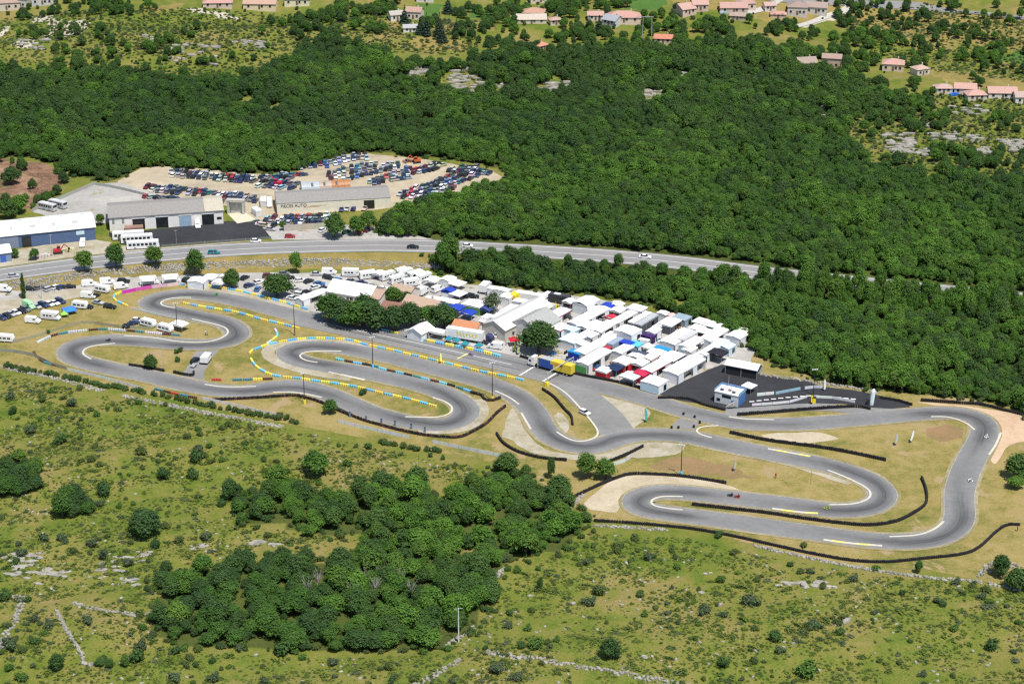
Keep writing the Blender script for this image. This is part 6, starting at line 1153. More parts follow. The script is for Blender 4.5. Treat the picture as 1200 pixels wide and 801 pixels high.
# clutter in the paddock lanes: trolleys, crates, stacked wheels, generators
POLY = [(p.x, p.y) for p in atl([(600, 372), (690, 352), (760, 365), (850, 385), (860, 400), (800, 438), (765, 458), (690, 436), (640, 412)])]
CX, CY = poisson(POLY, 4.3, .8); ncl = 0
def trolley(p, rz, c, lab):
    r = empty('kart_trolley', p, rz, lab, 'trolley', 'kart trolleys in the paddock lanes')
    MB().box((0, 0, .75), (1.6, 1.1, .12)).build('deck', M_panel, r, c); MB().box((.1, 0, .9), (.7, .45, .25)).build('load', M_black, r)
    for a in (-.6, .6):
        for b in (-.4, .4): MB().box((a, b, .36), (.07, .07, .72)).build('leg', M_steel, r)
for x, y in zip(CX, CY):
    p = Vector((float(x), float(y), .08)); u = random.random()
    if u < .34: trolley(p, random.uniform(0, 6), random.choice(((.5, .03, .03), (.05, .10, .4), (.1, .1, .11), (.6, .6, .6), (.05, .3, .35))), 'small kart trolley loaded with parts between the awnings')
    elif u < .62:
        r = empty('crate_stack', p, random.uniform(0, 6), 'stack of coloured crates and boxes between the awnings', 'stack', 'crate stacks in the paddock lanes'); c = random.choice(((.10, .10, .12), (.4, .25, .12), (.5, .5, .5), (.06, .16, .4), (.45, .05, .05)))
        for i in range(3): MB().box((-.8 + .8 * i, .2 * (i % 2), .35 + .15 * (i % 2)), (.7, .8, .7 + .3 * (i % 2))).build('crate', M_panel, r, tuple(v * random.uniform(.7, 1.2) for v in c))
    elif u < .80:
        stack_mesh(3, .9, .6, .62).build('tyre_stack', M_tyre, loc=p, rz=random.uniform(0, 6), label='stack of black kart tyres between the awnings', cat='tyres', group='kart tyre stacks in the paddock')
    elif u < .9: car(p - Vector((0, 0, .04)), random.choice(('black', 'grey', 'dark blue', 'silver')), A + (math.pi if random.random() < .5 else 0), 'squeezed between paddock awnings', None, 'cars squeezed between paddock awnings')
# ------------------------------------------------------------------ buildings
def sub(v, name, parent, mat, boxes, color=None):
    mb = MB()
    for c, d in boxes: mb.box(c, d)
    return mb.build(name, mat, parent, color)
def gable_building(pa, pb, depth, eave, ridge, wallc, roofc, label, cat='building', name='building', over=.4, roofmat=None):
    """front wall runs from pa to pb (picture feet); local x along the front, y away from the camera"""
    a, b = at(*pa), at(*pb); d = b - a; L = Vector((d.x, d.y)).length; rz = math.atan2(d.y, d.x)
    r = empty(name, a, rz, label, cat); 
    w = MB(); w.loft([[(x, 0, -.3), (x, depth, -.3), (x, depth, eave), (x, depth / 2, ridge), (x, 0, eave)] for x in (0, L)]); w.build('wall', M_panel, r, wallc)
    m = MB().at((L / 2, depth / 2, 0)); m.gable(L, depth, eave + .03, ridge + .03, over); m.build('roof', roofmat or M_tile, r, roofc)
    return r, L
# blue warehouse with white roof
r, L = gable_building((-70, 300), (112.5, 281), 17, 5.2, 7.4, (.085, .135, .25), (.80, .80, .79), 'long blue walled warehouse with a white sheet roof and skylights', name='warehouse', roofmat=M_panel)
sub(0, 'wall_section', r, M_panel, [((L - 34, -.04, 2.6), (11, .06, 5.0))], (.20, .24, .33)); sub(0, 'doorway', r, M_glass, [((L - 25.5, -.07, 2.1), (3.4, .08, 4.2))]); sub(0, 'sign_board', r, M_panel, [((L - 5.6, -.06, 3.5), (3.0, .08, 1.5))], (.55, .68, .76))  # doorway is a dark panel that paints the shade of the interior
for i in range(14):
    x = 3 + i * (L - 6) / 13; near = i % 2 == 0; w_ = 2.2 if i % 4 == 0 else 1.2
    s_ = MB(); t = .25 if near else .72; y = 17 * t; z = 5.2 + (7.4 - 5.2) * (1 - abs(2 * t - 1)) + .26; o = s_.box((0, 0, 0), (w_, 2.0, .06)).build('skylight', M_panel, r, (.42, .43, .42)); o.location = (x, y, z); o.rotation_euler = (math.atan2(2.2, 8.5) * (1 if t < .5 else -1), 0, 0)
r, L = gable_building((-60, 316), (14, 306), 9, 3.6, 5.0, (.20, .26, .36), (.78, .78, .77), 'low annexe with a white roof at the end of the blue warehouse', name='annexe', roofmat=M_panel)
sub(0, 'door', r, M_panel, [((L - 3, -.05, 1.3), (2, .06, 2.6))], (.05, .12, .45))
# depot with grey roof
r, L = gable_building((129, 271), (262, 262), 17, 5.4, 7.3, (.76, .73, .70), (.31, .295, .275), 'grey roofed depot with garage doors facing black asphalt', name='depot')
for x, w_, c in ((.255, 4.6, 0), (.46, 4.6, 0), (.665, 4.6, 1), (.865, 4.6, 0)):
    if c: sub(0, 'garage_door', r, M_panel, [((L * x, -.05, 2.2), (w_, .07, 4.3))], (.28, .40, .50))
    else: sub(0, 'garage_opening_shade', r, M_glass, [((L * x, -.05, 2.2), (w_, .07, 4.3))])  # open bays drawn as dark panels, the shade inside put into the colour
    sub(0, 'lintel', r, M_panel, [((L * x, -.1, 4.5), (w_ + .5, .16, .25))], (.74, .73, .70))
for x in (.035, .12): sub(0, 'window', r, M_panel, [((L * x, -.04, 3.9), (.9, .06, 2.0))], (.25, .27, .27))
sub(0, 'window', r, M_glass, [((L * .965, -.04, 2.4), (1.8, .06, 1.0))])
sub(0, 'roof_section', r, M_tile, [], None) if 0 else None
m = MB().at((L * .925, 8.5, 0)); m.gable(L * .15, 17, 5.66, 7.56, .42, t=.05); m.build('roof_section', M_tile, r, (.52, .48, .38))
MB().box((9, -2.2, 1.1), (7, 3.2, 2.2)).build('lean_to', M_panel, r, (.30, .18, .13))
# scrap dealer building
r, L = gable_building((325, 251), (458, 243.5), 15, 4.2, 5.8, (.72, .67, .54), (.31, .295, .275), 'long cream walled scrap dealer shed with painted letters', name='scrap_dealer_shed', over=.08)
text_obj('PIECES AUTO', 1.7, M_black, r, (1.4, -.06, 2.55)); sub(0, 'doorway', r, M_glass, [((L - 8.5, -.05, 1.9), (4.2, .07, 3.6))])  # shade within the doorway is painted by a dark panel
sub(0, 'stain', r, plain('rust_streak', (.50, .30, .12), .8), [((L * .30, -.025, 2.3), (6, .03, .2)), ((L * .36, -.025, 2.7), (6, .03, .2))])
# quonset hut behind it
c = at(354, 226); e = at(411, 222); d = e - c; rz = math.atan2(d.y, d.x); L = d.length
r = empty('arched_shed', c, rz, 'small arched metal shed, silver fading to rusty orange, behind the scrap dealer', 'shed')
for i in range(8):
    mb = MB(); x0, x1 = L * i / 8, L * (i + 1) / 8 - .05
    mb.loft([[(x, 3 + 3 * math.cos(math.pi * k / 10), 3.4 * math.sin(math.pi * k / 10)) for k in range(11)] for x in (x0, x1)]); mb.build('roof_panel', M_panel, r, (.36, .40, .42) if i < 3 else (.38, .30, .24) if i < 5 else (.38, .17, .07))
for i in (1, 3, 5): MB().box((0, 0, 0), (.8, 1.6, .05)).build('skylight', M_black, r, loc=(L * (i + .95) / 8 - .5, 1.2, 2.75)).rotation_euler = (R(47), 0, 0)
# portal, ramp and containers between the yards
p = at(277, 250); r = empty('loading_portal', p, R(-5), 'grey concrete loading portal behind the pale ramp', 'portal')
for x in (-3, 3): MB().box((x, 0, 2.6), (.9, 2, 5.2)).build('pillar', M_conc, r)
MB().box((0, 0, 5.5), (7, 2.2, .7)).build('lintel', M_conc, r); MB().box((0, .6, 2.2), (4.8, .2, 4.2)).build('gate', M_steel, r)
sheet('concrete_ramp', [(266, 250), (287, 249), (301, 258), (278, 262)], plain('pale_concrete', (.55, .50, .38), .85), .09)
for p, rz, c, lab, L_ in (((301, 252), -60, (.74, .74, .73), 'white container beside the concrete ramp', 5), ((309, 240), -84, (.66, .66, .64), 'pale container beside the scrap dealer gable', 6)):
    q = at(*p); r = empty('container', q + Vector((0, 0, .1)), R(rz), lab, 'container'); MB().box((0, 0, 1.3), (L_, 2.4, 2.6)).build('body', M_panel, r, c); MB().box((L_ / 2 + .03, 0, 1.3), (.05, 2.2, 2.4)).build('door', M_panel, r, tuple(v * .85 for v in c))
    for k in range(int(L_ * 2)): MB().box((-L_ / 2 + .3 + k * .5, -1.22, 1.3), (.12, .05, 2.3)).build('rib', M_panel, r, c)
def wall_run(px, h, label, colr,  name='concrete_wall', panel=3.0, cat='wall', mat=None, thick=.15, post=True):
    c = line2(px, panel, 0); p0 = c[0]; z0 = h1(p0.x, p0.y); r = empty(name, (p0.x, p0.y, z0), 0, label, cat)
    for i in range(len(c) - 1):
        a, b = c[i], c[i + 1]; m_ = (a + b) / 2; d = b - a
        obj('panel', MB().box((0, 0, h / 2 + .05), (d.length - .1, thick, h)).mesh('panel', mat or M_panel), r, tuple(min(1, v * random.uniform(.92, 1.05)) for v in (colr[i % len(colr)] if isinstance(colr[0], tuple) else colr)), loc=(m_.x - p0.x, m_.y - p0.y, h1(m_.x, m_.y) - z0), rz=math.atan2(d.y, d.x))
        if post: MB().box((0, 0, h / 2 + .1), (.12, thick + .08, h + .15)).build('post', M_steel, r, loc=(a.x - p0.x, a.y - p0.y, h1(a.x, a.y) - z0))
wall_run([(333, 271), (355, 269.5), (380, 268)], 2.4, 'pale concrete panel wall between lay-by and scrap cars', (.46, .42, .34))
wall_run([(112, 217), (140, 222), (180, 232), (210, 240)], 1.2, 'low grey wall between the two yards', (.38, .36, .33))
wall_run([(38, 248), (75, 232), (112, 216)], 1.3, 'low grey block wall along the earth mounds', (.36, .36, .34), panel=5)
wall_run([(128, 277), (140, 283), (152, 291)], 1.8, 'dark mesh fence beside the white coaches', (.10, .11, .11), 'fence', 3, 'fence', thick=.04)
wall_run([(190, 289.5), (240, 285.5), (300, 281), (318, 279.5)], .9, 'low dark fence between the black apron and the road', (.16, .17, .16), 'fence', 4, 'fence', thick=.04)
wall_run([(79, 434), (110, 441), (140, 449), (167, 457)], 1.0, 'white board fence beyond the leftmost hairpin', (.66, .67, .66), 'board_fence', 3, 'fence', thick=.06)
wall_run([(237, 468), (270, 475), (300, 482), (332, 489)], 1.0, 'white board fence below the tyre wall and lone tree', (.66, .67, .66), 'board_fence', 3, 'fence', thick=.06)
wall_run([(396, 495), (430, 503), (480, 514)], 1.1, 'white mesh fence outside the third hairpin', (.60, .62, .63), 'board_fence', 3, 'fence', thick=.05)
wall_run([(507, 519), (560, 530), (590, 536)], 1.1, 'white mesh fence before the woodland bend', (.60, .62, .63), 'board_fence', 3, 'fence', thick=.05)
wall_run([(715, 547), (733, 541), (741, 535)], 1.2, 'short white fence below the short tyre wall', (.60, .62, .63), 'board_fence', 3, 'fence', thick=.05)
wall_run([(0, 412), (15, 413), (40, 418), (60, 428), (78, 433)], 1.2, 'thin wire fence outside the leftmost hairpin', (.30, .30, .24), 'wire_fence', 4, 'fence', thick=.03)
wall_run([(14, 402), (50, 393), (95, 379), (140, 384), (180, 386)], 1.0, 'thin wire fence between camp and barrier', (.33, .31, .20), 'wire_fence', 4, 'fence', thick=.03)
wall_run([(143, 344.5), (160, 341), (178, 338), (196, 336), (213, 334)], 1.3, 'magenta and white advertising banner along the barrier', [(.62, .05, .40), (.66, .10, .42), (.70, .45, .52), (.72, .55, .55), (.55, .50, .68), (.72, .60, .62), (.64, .08, .42), (.62, .05, .42)], 'banner', 3.1, 'banner', M_fabric, .05)
wall_run([(881, 475.5), (905, 474), (925, 472), (946, 465.5)], .8, 'low white wall along the pit entrance lane', (.72, .72, .72), 'pit_wall', 3, 'wall', post=False)
wall_run([(953, 466), (975, 467), (1002, 472)], .8, 'low white wall after the yellow marshal box', (.72, .72, .72), 'pit_wall', 3, 'wall', post=False)
wall_run([(887, 464), (897, 463), (907, 462)], 1.0, 'pair of white advertising boards on black asphalt', (.75, .75, .75), 'advertising_board', 4.2, 'board')
wall_run([(909, 462), (925, 459), (938, 456.5)], .9, 'pale blue barrier boards on the black asphalt', (.30, .48, .58), 'advertising_board', 3, 'board')
wall_run([(943, 456), (955, 454.5), (964, 455)], .9, 'white barrier boards at the forest side of the asphalt', (.62, .66, .68), 'advertising_board', 3, 'board')
wall_run([(155, 362.5), (175, 367), (195, 371.5), (212, 375)], .7, 'pale grey low barrier boards inside the first bend', (.52, .56, .58), 'barrier_boards', 3, 'barrier', post=False)
# paddock workshop, shed and houses
def house(px, L, W, eave, roofc, wallc, turn, label, hip=True, name='house', cat='house', chimney=True, nwin=3):
    p = at(*px); rz = R(turn); p = p + Vector((-math.sin(rz), math.cos(rz), 0)) * (W / 2)
    p.z = h1(p.x, p.y); r = empty(name, p, rz, label, cat)
    zmin = min(h1(p.x + a * L / 2, p.y + b * W / 2) for a in (-1, 1) for b in (-1, 1)) - p.z
    rise = min(L, W) * .24
    w = MB()
    if hip: w.box((0, 0, (eave + zmin - .3) / 2), (L, W, eave - zmin + .3)); w.build('wall', M_panel, r, wallc)
    else: w.loft([[(x, -W / 2, zmin - .3), (x, W / 2, zmin - .3), (x, W / 2, eave), (x, 0, eave + rise), (x, -W / 2, eave)] for x in (-L / 2, L / 2)]); w.build('wall', M_panel, r, wallc)
    rf = MB()
    if hip: rf.hip(L, W, eave + .01, eave + rise)
    else: rf.gable(L, W, eave + .03, eave + rise + .03, .35)
    ro = rf.build('roof', M_tile, r, roofc)
    if chimney: MB().box((L * .22, W * .12, eave + rise * .9 + .3), (.6, .6, 1.3)).build('chimney', M_panel, ro, tuple(v * .8 for v in wallc))
    MB().box((0, -W / 2 - .03, 1.05), (1.0, .08, 2.1)).build('door', M_wood, r)
    for i in range(nwin):
        x = -L / 2 + L * (i + .5) / nwin
        if abs(x) < .9: x += 1.4
        wi = MB().box((x, -W / 2 - .03, 1.6), (1.1, .07, 1.1)).build('window', M_glass, r); MB().box((x, -W / 2 - .07, 1.02), (1.3, .14, .08)).build('sill', M_conc, wi)
    return r
for px, L_, W_, ev, rc_, wc_, tn, lb in HOUSES:
    q_ = at(*px)
    for _ in range(int(L_ * .14)):
        a_ = random.uniform(-.55, .55) * L_; d_ = random.uniform(1.4, 3.0)
        o_ = obj('shrub', random.choice(SHRUB[:2] + SHRUB[3:5]), loc=(q_.x + a_, q_.y - random.uniform(1.5, 5), h1(q_.x + a_, q_.y - 3)), rz=random.uniform(0, 6), label='round garden shrub in front of a far house', cat='shrub', group='garden shrubs before the far houses'); o_.scale = (d_ / 1.9, d_ / 1.9, d_ * .8 / 1.15)
    house(px, L_, W_, ev * .86, tuple(.75 * v + .25 * .34 for v in rc_), wc_, tn, lb, hip=random.random() < .55, nwin=2 + int(L_ > 9))
def roofhouse(px, L, W, eave, rz, roofc, wallc, label, **kw):    # px is the middle of the roof
    p = at(px[0], px[1], eave + .5); q = Vector((math.sin(R(rz)), -math.cos(R(rz)), 0)) * (W / 2) + p
    r = house((0, 0), L, W, eave, roofc, wallc, rz, label, **kw); r.location = (p.x, p.y, p.z + .03); return r
roofhouse((474, 338.5), 8, 8, 3, -28, (.48, .36, .27), (.60, .54, .46), 'low tan tiled roof between small tree and motorhomes', hip=False, name='clubhouse', chimney=False)
roofhouse((497, 353), 13, 8, 3.2, -28, (.50, .36, .27), (.66, .60, .52), 'tan tiled house with cream walls behind the trees', hip=False, name='clubhouse')
roofhouse((466, 359), 10, 8, 3.2, -20, (.30, .16, .12), (.50, .42, .36), 'red-brown tiled house among the trees by the straight', hip=False, name='clubhouse')
roofhouse((548, 380), 9, 7, 3.4, -24, (.58, .25, .13), (.74, .70, .64), 'orange tiled house with white walls behind the lettered lorry', hip=False, name='clubhouse')
roofhouse((416, 337.5), 17, 11, 3.0, -24, (.80, .79, .77), (.70, .68, .64), 'wide flat white roofed building behind the tree clump', hip=False, name='paddock_hall', chimney=False)
roofhouse((442, 342.5), 6, 9, 3.2, -24, (.48, .34, .26), (.66, .62, .56), 'tan tiled end wing of the white roofed building', hip=False, name='clubhouse', chimney=False)
roofhouse((492.5, 384), 7, 6, 2.9, 56, (.82, .82, .81), (.74, .75, .75), 'white gabled shed beside the straight', hip=False, name='white_shed', cat='shed', chimney=False, nwin=1)
roofhouse((607, 367.5), 27, 9.5, 4.0, 53, (.66, .66, .64), (.50, .48, .43), 'long pale sheet-roofed workshop in the paddock', hip=False, name='workshop', cat='workshop', chimney=False)
r = roofhouse((627, 374.5), 13, 12, 4.2, 53, (.40, .40, .39), (.62, .62, .60), 'grey roofed hall with a gable beside the big dark tree', hip=False, name='workshop', cat='workshop', chimney=False)
# control building on the black lot
p = at(851, 474); r = empty('control_building', p + Vector((0, 0, .06)), R(-30), 'white two-storey race control building with a blue side', 'building'); r.scale = (.86, .86, .86)
MB().box((0, 3.2, 2.2), (9.5, 6.4, 4.4)).build('wall', M_panel, r, (.64, .65, .66)); MB().box((0, 3.2, 4.45), (9.9, 6.8, .14)).build('roof_deck', M_panel, r, (.74, .75, .76))
MB().box((4.78, 3.2, 2.2), (.08, 6.4, 4.2)).build('side_panel', M_panel, r, (.06, .17, .38)); sub(0, 'parapet', r, M_panel, [((0, 6.5, 4.95), (9.9, .08, .9)), ((4.9, 3.2, 4.95), (.08, 6.6, .9)), ((-4.9, 3.2, 4.95), (.08, 6.6, .9))], (.16, .28, .48))
sub(0, 'window', r, M_glass, [((0, -.03, 3.2), (3.6, .08, 1.1))]); sub(0, 'window', r, M_glass, [((-3.2, -.03, 1.4), (1.4, .08, 1.1))]); sub(0, 'door', r, M_panel, [((2.6, -.04, 1.1), (1.1, .08, 2.2))], (.05, .15, .40))
sub(0, 'stair', r, M_conc, [((1 + .35 * i, -1.6, .2 * i + .1), (.36, 1.4, .2 * i + .2)) for i in range(8)]); MB().tube((-2, 6, 4.4), (-2, 6, 8.6), .06).build('mast', M_steel, r)
for i, (x, y) in enumerate(((-2.6, 1.6), (.2, 2.4), (2.2, 1.4))): MB().box((x, y, 4.9), (1.2, .7, .75)).build('deck_table', M_panel, r, ((.10, .10, .12), (.32, .26, .20), (.12, .12, .14))[i])
# barn-like open pavilion by the forest
p = at(871, 438); r = empty('pavilion', p + Vector((0, 0, .06)), R(-26), 'open white roofed pavilion with a black sheet for front shade at the forest edge', 'pavilion')
MB().at((0, 0, 0)).gable(11, 5, 3.2, 4.4, .2).build('roof', M_panel, r, (.80, .80, .79)); MB().box((0, -2.3, 1.6), (10.8, .06, 2.9)).build('front_shade', M_fabric, r, (.03, .03, .035)); MB().box((0, 2.3, 1.6), (10.8, .06, 3.0)).build('back_wall', M_panel, r, (.6, .6, .6))  # black sheet stands in for the shade inside the open front
for x in (-5.4, 0, 5.4):
    for y in (-2.4, 2.4): MB().box((x, y, 1.6), (.14, .14, 3.2)).build('post', M_steel, r)
# ------------------------------------------------------------------ masts, poles, flags, small things
def mast(px, h, label, foot=None):
    p = at(*px); r = empty('lamp_mast', p, random.uniform(-.3, .3), label, 'lamp mast', 'tall lamp masts round the circuit')
    MB().tube((0, 0, 0), (0, 0, h), .16, .09, 7).build('pole', M_black, r); MB().box((0, 0, h), (1.9, .12, .12)).build('crossbar', M_steel, r)
    for x in (-.7, 0, .7): MB().box((x, -.15, h + .1), (.45, .35, .3)).build('floodlight', M_panel, r, (.62, .64, .66))
    if foot: MB().tube((0, 0, 0), (0, 0, 1.4), .45, .4, 8).build('foot_pad', M_block, r, foot)
for px, h, lb, ft in (((345.5, 393), 11.5, 'dark lamp mast on the grass by the straight, without a foot pad', None), ((437, 431), 11, 'dark lamp mast on the blue and brown barrier island', BLUE), ((577, 469), 13, 'dark lamp mast with a yellow foot pad by the third hairpin', YEL), ((357, 473), 10.5, 'dark lamp mast with a yellow foot beside the curving tyre wall', YEL), ((208, 388.5), 10.5, 'dark lamp mast by the caravans in the first loop', None), ((798, 557), 10, 'dark lamp mast at the sandy hairpin tyre wall', BLUE), ((953, 463), 9, 'dark lamp mast on the black asphalt beside the pit wall', None)):
    mast(px, h, lb, ft)
def pole(px, h, label, mat=None, arm=1.6, r0=.14):
    p = at(*px); r = empty('utility_pole', p, .2, label, 'pole'); MB().tube((0, 0, -.2), (0, 0, h), r0, r0 * .6, 7).build('shaft', mat or M_conc, r)
    if arm: MB().box((0, 0, h - .25), (arm, .1, .12)).build('crossarm', M_steel, r)
    for x in (-.6, 0, .6):
        if arm: MB().tube((x, 0, h - .2), (x, 0, h + .05), .05, n=5).build('insulator', M_panel, r, (.5, .5, .48))
pole((537.5, 752), 10, 'pale concrete utility pole standing at the grove and rubble', plain('pale_pole', (.62, .61, .57), .8), 2.2, .2); pole((447, 560), 5, 'small grey pole in the scrub above the grove', M_wood, 1.2); pole((49, 350), 8, 'grey pole beside the left car park', M_conc, 1.0); pole((61, 300), 8.5, 'pale pole in the blue warehouse yard', M_conc, 1.0); pole((207, 287), 6, 'slim street lamp pole on the black apron', M_steel, .8, .08); pole((435, 276), 6.5, 'slim street lamp pole by the lay-by', M_steel, .8, .08); pole((251, 309), 6, 'slim pole on the road embankment', M_steel, .6, .08); pole((192, 432), 9, 'thin pole inside the leftmost loop', M_steel, 0, .07); pole((173, 428), 7, 'thinner pole beside the round bush inside the leftmost loop', M_steel, 0, .06); pole((923, 566), 5.5, 'thin pole with marshal post on the infield', M_steel, .5, .06); pole((950, 567), 4.5, 'thin wooden pole on the infield', M_wood, 0, .06)
p = at(758, 50); r = empty('portal_pylon', p, .1, 'grey portal pylon above the far forest', 'pylon')
for x in (-2.4, 2.4): MB().tube((x, 0, -.3), (x * .9, 0, 13), .22, .14, 6).build('leg', M_steel, r)
MB().box((-1.5, 0, 13), (9, .25, .3)).build('crossarm', M_steel, r)
def flag(px, h, label, c, lean=.12):
    p = at(*px); r = empty('feather_flag', p, R(20), label, 'flag'); pts = []
    n = 8; mb = MB()
    L_ = [(.05 + lean * t * h, 0, .5 + (h - .5) * t) for t in [i / n for i in range(n + 1)]]; wd = [.35 + .45 * math.sin(math.pi * min(1, .15 + .8 * i / n)) for i in range(n + 1)]
    mb.loft([[(a[0], -.012, a[2]), (a[0] + w, -.012, a[2] - .05), (a[0] + w, .012, a[2] - .05), (a[0], .012, a[2])] for a, w in zip(L_, wd)]); mb.build('sail', M_fabric, r, c)
    MB().tube((0, 0, 0), (lean * h, 0, h), .03, n=5).build('pole', M_black, r); MB().box((0, 0, .06), (.9, .9, .1)).build('foot', M_black, r)
flag((1048, 521), 3.6, 'faded translucent feather flag on the infield grass', (.45, .50, .50)); flag((1066, 518), 3.8, 'white feather flag on the infield grass', (.80, .80, .80), .2); flag((859, 551), 3.2, 'grey feather flag on the infield below the straight', (.42, .44, .44)); flag((965, 458), 4, 'white feather flag at the forest side of the asphalt', (.8, .8, .8), 0); flag((756, 494), 4.6, 'teal and white feather flag on the gravel wedge', (.10, .40, .40), -.05); flag((950, 473), 3, 'yellow feather flag by the pit wall', (.80, .62, .02), 0); flag((515, 425), 3.4, 'pale yellow feather flag beside the straight', (.80, .78, .30), .05); flag((602, 412), 3.2, 'lime flag at the paddock entrance', (.50, .66, .08), .05); flag((606, 415), 3.2, 'lime and white flag beside the lime flag', (.60, .72, .30), .05)
p = at(1021, 474); r = empty('inflatable_column', p, 0, 'tall white inflatable column at the end of the black asphalt lane', 'inflatable'); mb = MB()
mb.loft([[(.75 * k * math.cos(t) + x, .75 * k * math.sin(t), z) for t in [math.pi * j / 4 for j in range(8)]] for k, z, x in ((.9, 0, 0), (1, 1, .05), (1, 3, .2), (.95, 4.6, .35), (.6, 5.3, .42), (.1, 5.5, .45))]); mb.build('air_tube', M_fabric, r, (.70, .78, .80)); MB().box((-1.1, 0, 1), (.8, 1, 2)).build('blower_box', M_black, r)
p = at(951, 473); r = empty('marshal_post', p + Vector((.8, .6, .05)), 0, 'yellow marshal box by the pit wall', 'marshal box'); MB().box((0, 0, 1.0), (1.0, 1.0, 2.0)).build('panel', M_panel, r, (.78, .60, .03)); MB().box((0, 0, 2.05), (1.3, 1.3, .1)).build('cover', M_black, r)
# start gantry
a, b = at(641, 452), at(672, 433); d = b - a; r = empty('start_gantry', a, math.atan2(d.y, d.x), 'thin grey start gantry with yellow feet spanning the straight', 'gantry')
for x in (0, d.length): MB().tube((x, 0, 0), (x, 0, 4.6), .12, n=6).build('leg', M_steel, r); MB().box((x, 0, .7), (1.3, 1.1, 1.4)).build('foot_pad', M_panel, r, (.78, .62, .05)); 
MB().box((d.length / 2, 0, 4.5), (d.length, .22, .22)).build('beam', M_conc, r); MB().box((d.length / 2, -.2, 4.2), (1.2, .15, .5)).build('signal', M_black, r)
# red machinery, diggers
def machine(px, rz, c, label, s=1.0):
    p = at(*px); r = empty('digger', p + Vector((0, 0, .08)), R(rz), label, 'digger'); r.scale = (s, s, s)
    for y in (-.9, .9): MB().profile([(-1.5, .1), (1.5, .1), (1.7, .45), (1.5, .8), (-1.5, .8), (-1.7, .45)], y - .25, y + .25).build('track', M_black, r)
    MB().box((-.3, 0, 1.35), (2.8, 2.0, 1.0)).build('body', M_panel, r, c); MB().box((.4, .5, 2.2), (1.2, .9, 1.2)).build('cab', M_panel, r, c); MB().box((.4, .5, 2.3), (1.24, .94, .7)).build('window', M_glass, r)
    MB().tube((1.0, -.3, 1.5), (2.6, -.3, 3.6), .2, .18).tube((2.6, -.3, 3.6), (4.2, -.3, 2.0), .18, .14).build('arm', M_panel, r, c); MB().box((4.3, -.3, 1.6), (.7, .9, .8)).build('bucket', M_black, r)
machine((488, 191), 200, (.55, .12, .04), 'orange digger at the back of the scrapyard'); machine((325, 218), 160, (.48, .03, .06), 'red grab machine in the middle of the scrap cars', 1.1); machine((68, 297), 20, (.42, .03, .04), 'red loader in front of the blue warehouse', .95)
for px, c, lab in (((52, 301), (.55, .52, .5), 'pale crate stack beside the red loader'), ((80, 294), (.62, .5, .3), 'tan crate stack beside the red loader'), ((478, 190), (.30, .16, .12), 'rusty scrap pile behind the digger'), ((1118, 112), (.04, .20, .62), 'blue covered pool frame in the roadside hamlet'), ((848, 16), (.45, .60, .66), 'pale blue shed by the reddish farm')):
    p = at(*px); r = empty('crate_stack', p, R(15), lab, 'stack')
    for i in range(4): MB().box((-1.6 + i * 1.1, .3 * (i % 2), .45 + .1 * (i % 3)), (1.0, 1.6, .9 + .2 * (i % 3))).build('crate', M_panel, r, tuple(v * random.uniform(.8, 1.1) for v in c))
# earth and timber heaps on the red ground
for px, L_, c, lab in (((30, 196), 16, (.16, .09, .055), 'long ridge of brown earth by the forest'), ((58, 208), 22, (.30, .18, .12), 'reddish earth ridge with a pale top'), ((8, 235), 18, (.24, .13, .08), 'reddish earth mound behind dark trees'), ((50, 226), 14, (.22, .14, .09), 'brown earth mound by the grey yard wall')):
    p = at(*px); mb = MB(); q = np.random.default_rng(int(L_)); rings = []
    for i in range(11):
        t = i / 10; x = (t - .5) * L_; hh = 1.9 * math.sin(math.pi * t) ** .6 * q.uniform(.75, 1.15) + .02; w_ = 2.6 * math.sin(math.pi * t) ** .5 * q.uniform(.8, 1.2) + .1
        rings.append([(x + q.uniform(-.3, .3), w_ * k, hh * zz - .1) for k, zz in ((-1, 0), (-.6, .55), (-.2, .95), (.2, 1), (.6, .6), (1, 0))])
    mb.loft(rings); mb.build('earth_mound', [plain('turned_earth', (.17, .10, .065), .95, .35, 1.2)], loc=p, rz=R(-20), label=lab, cat='earth mound')
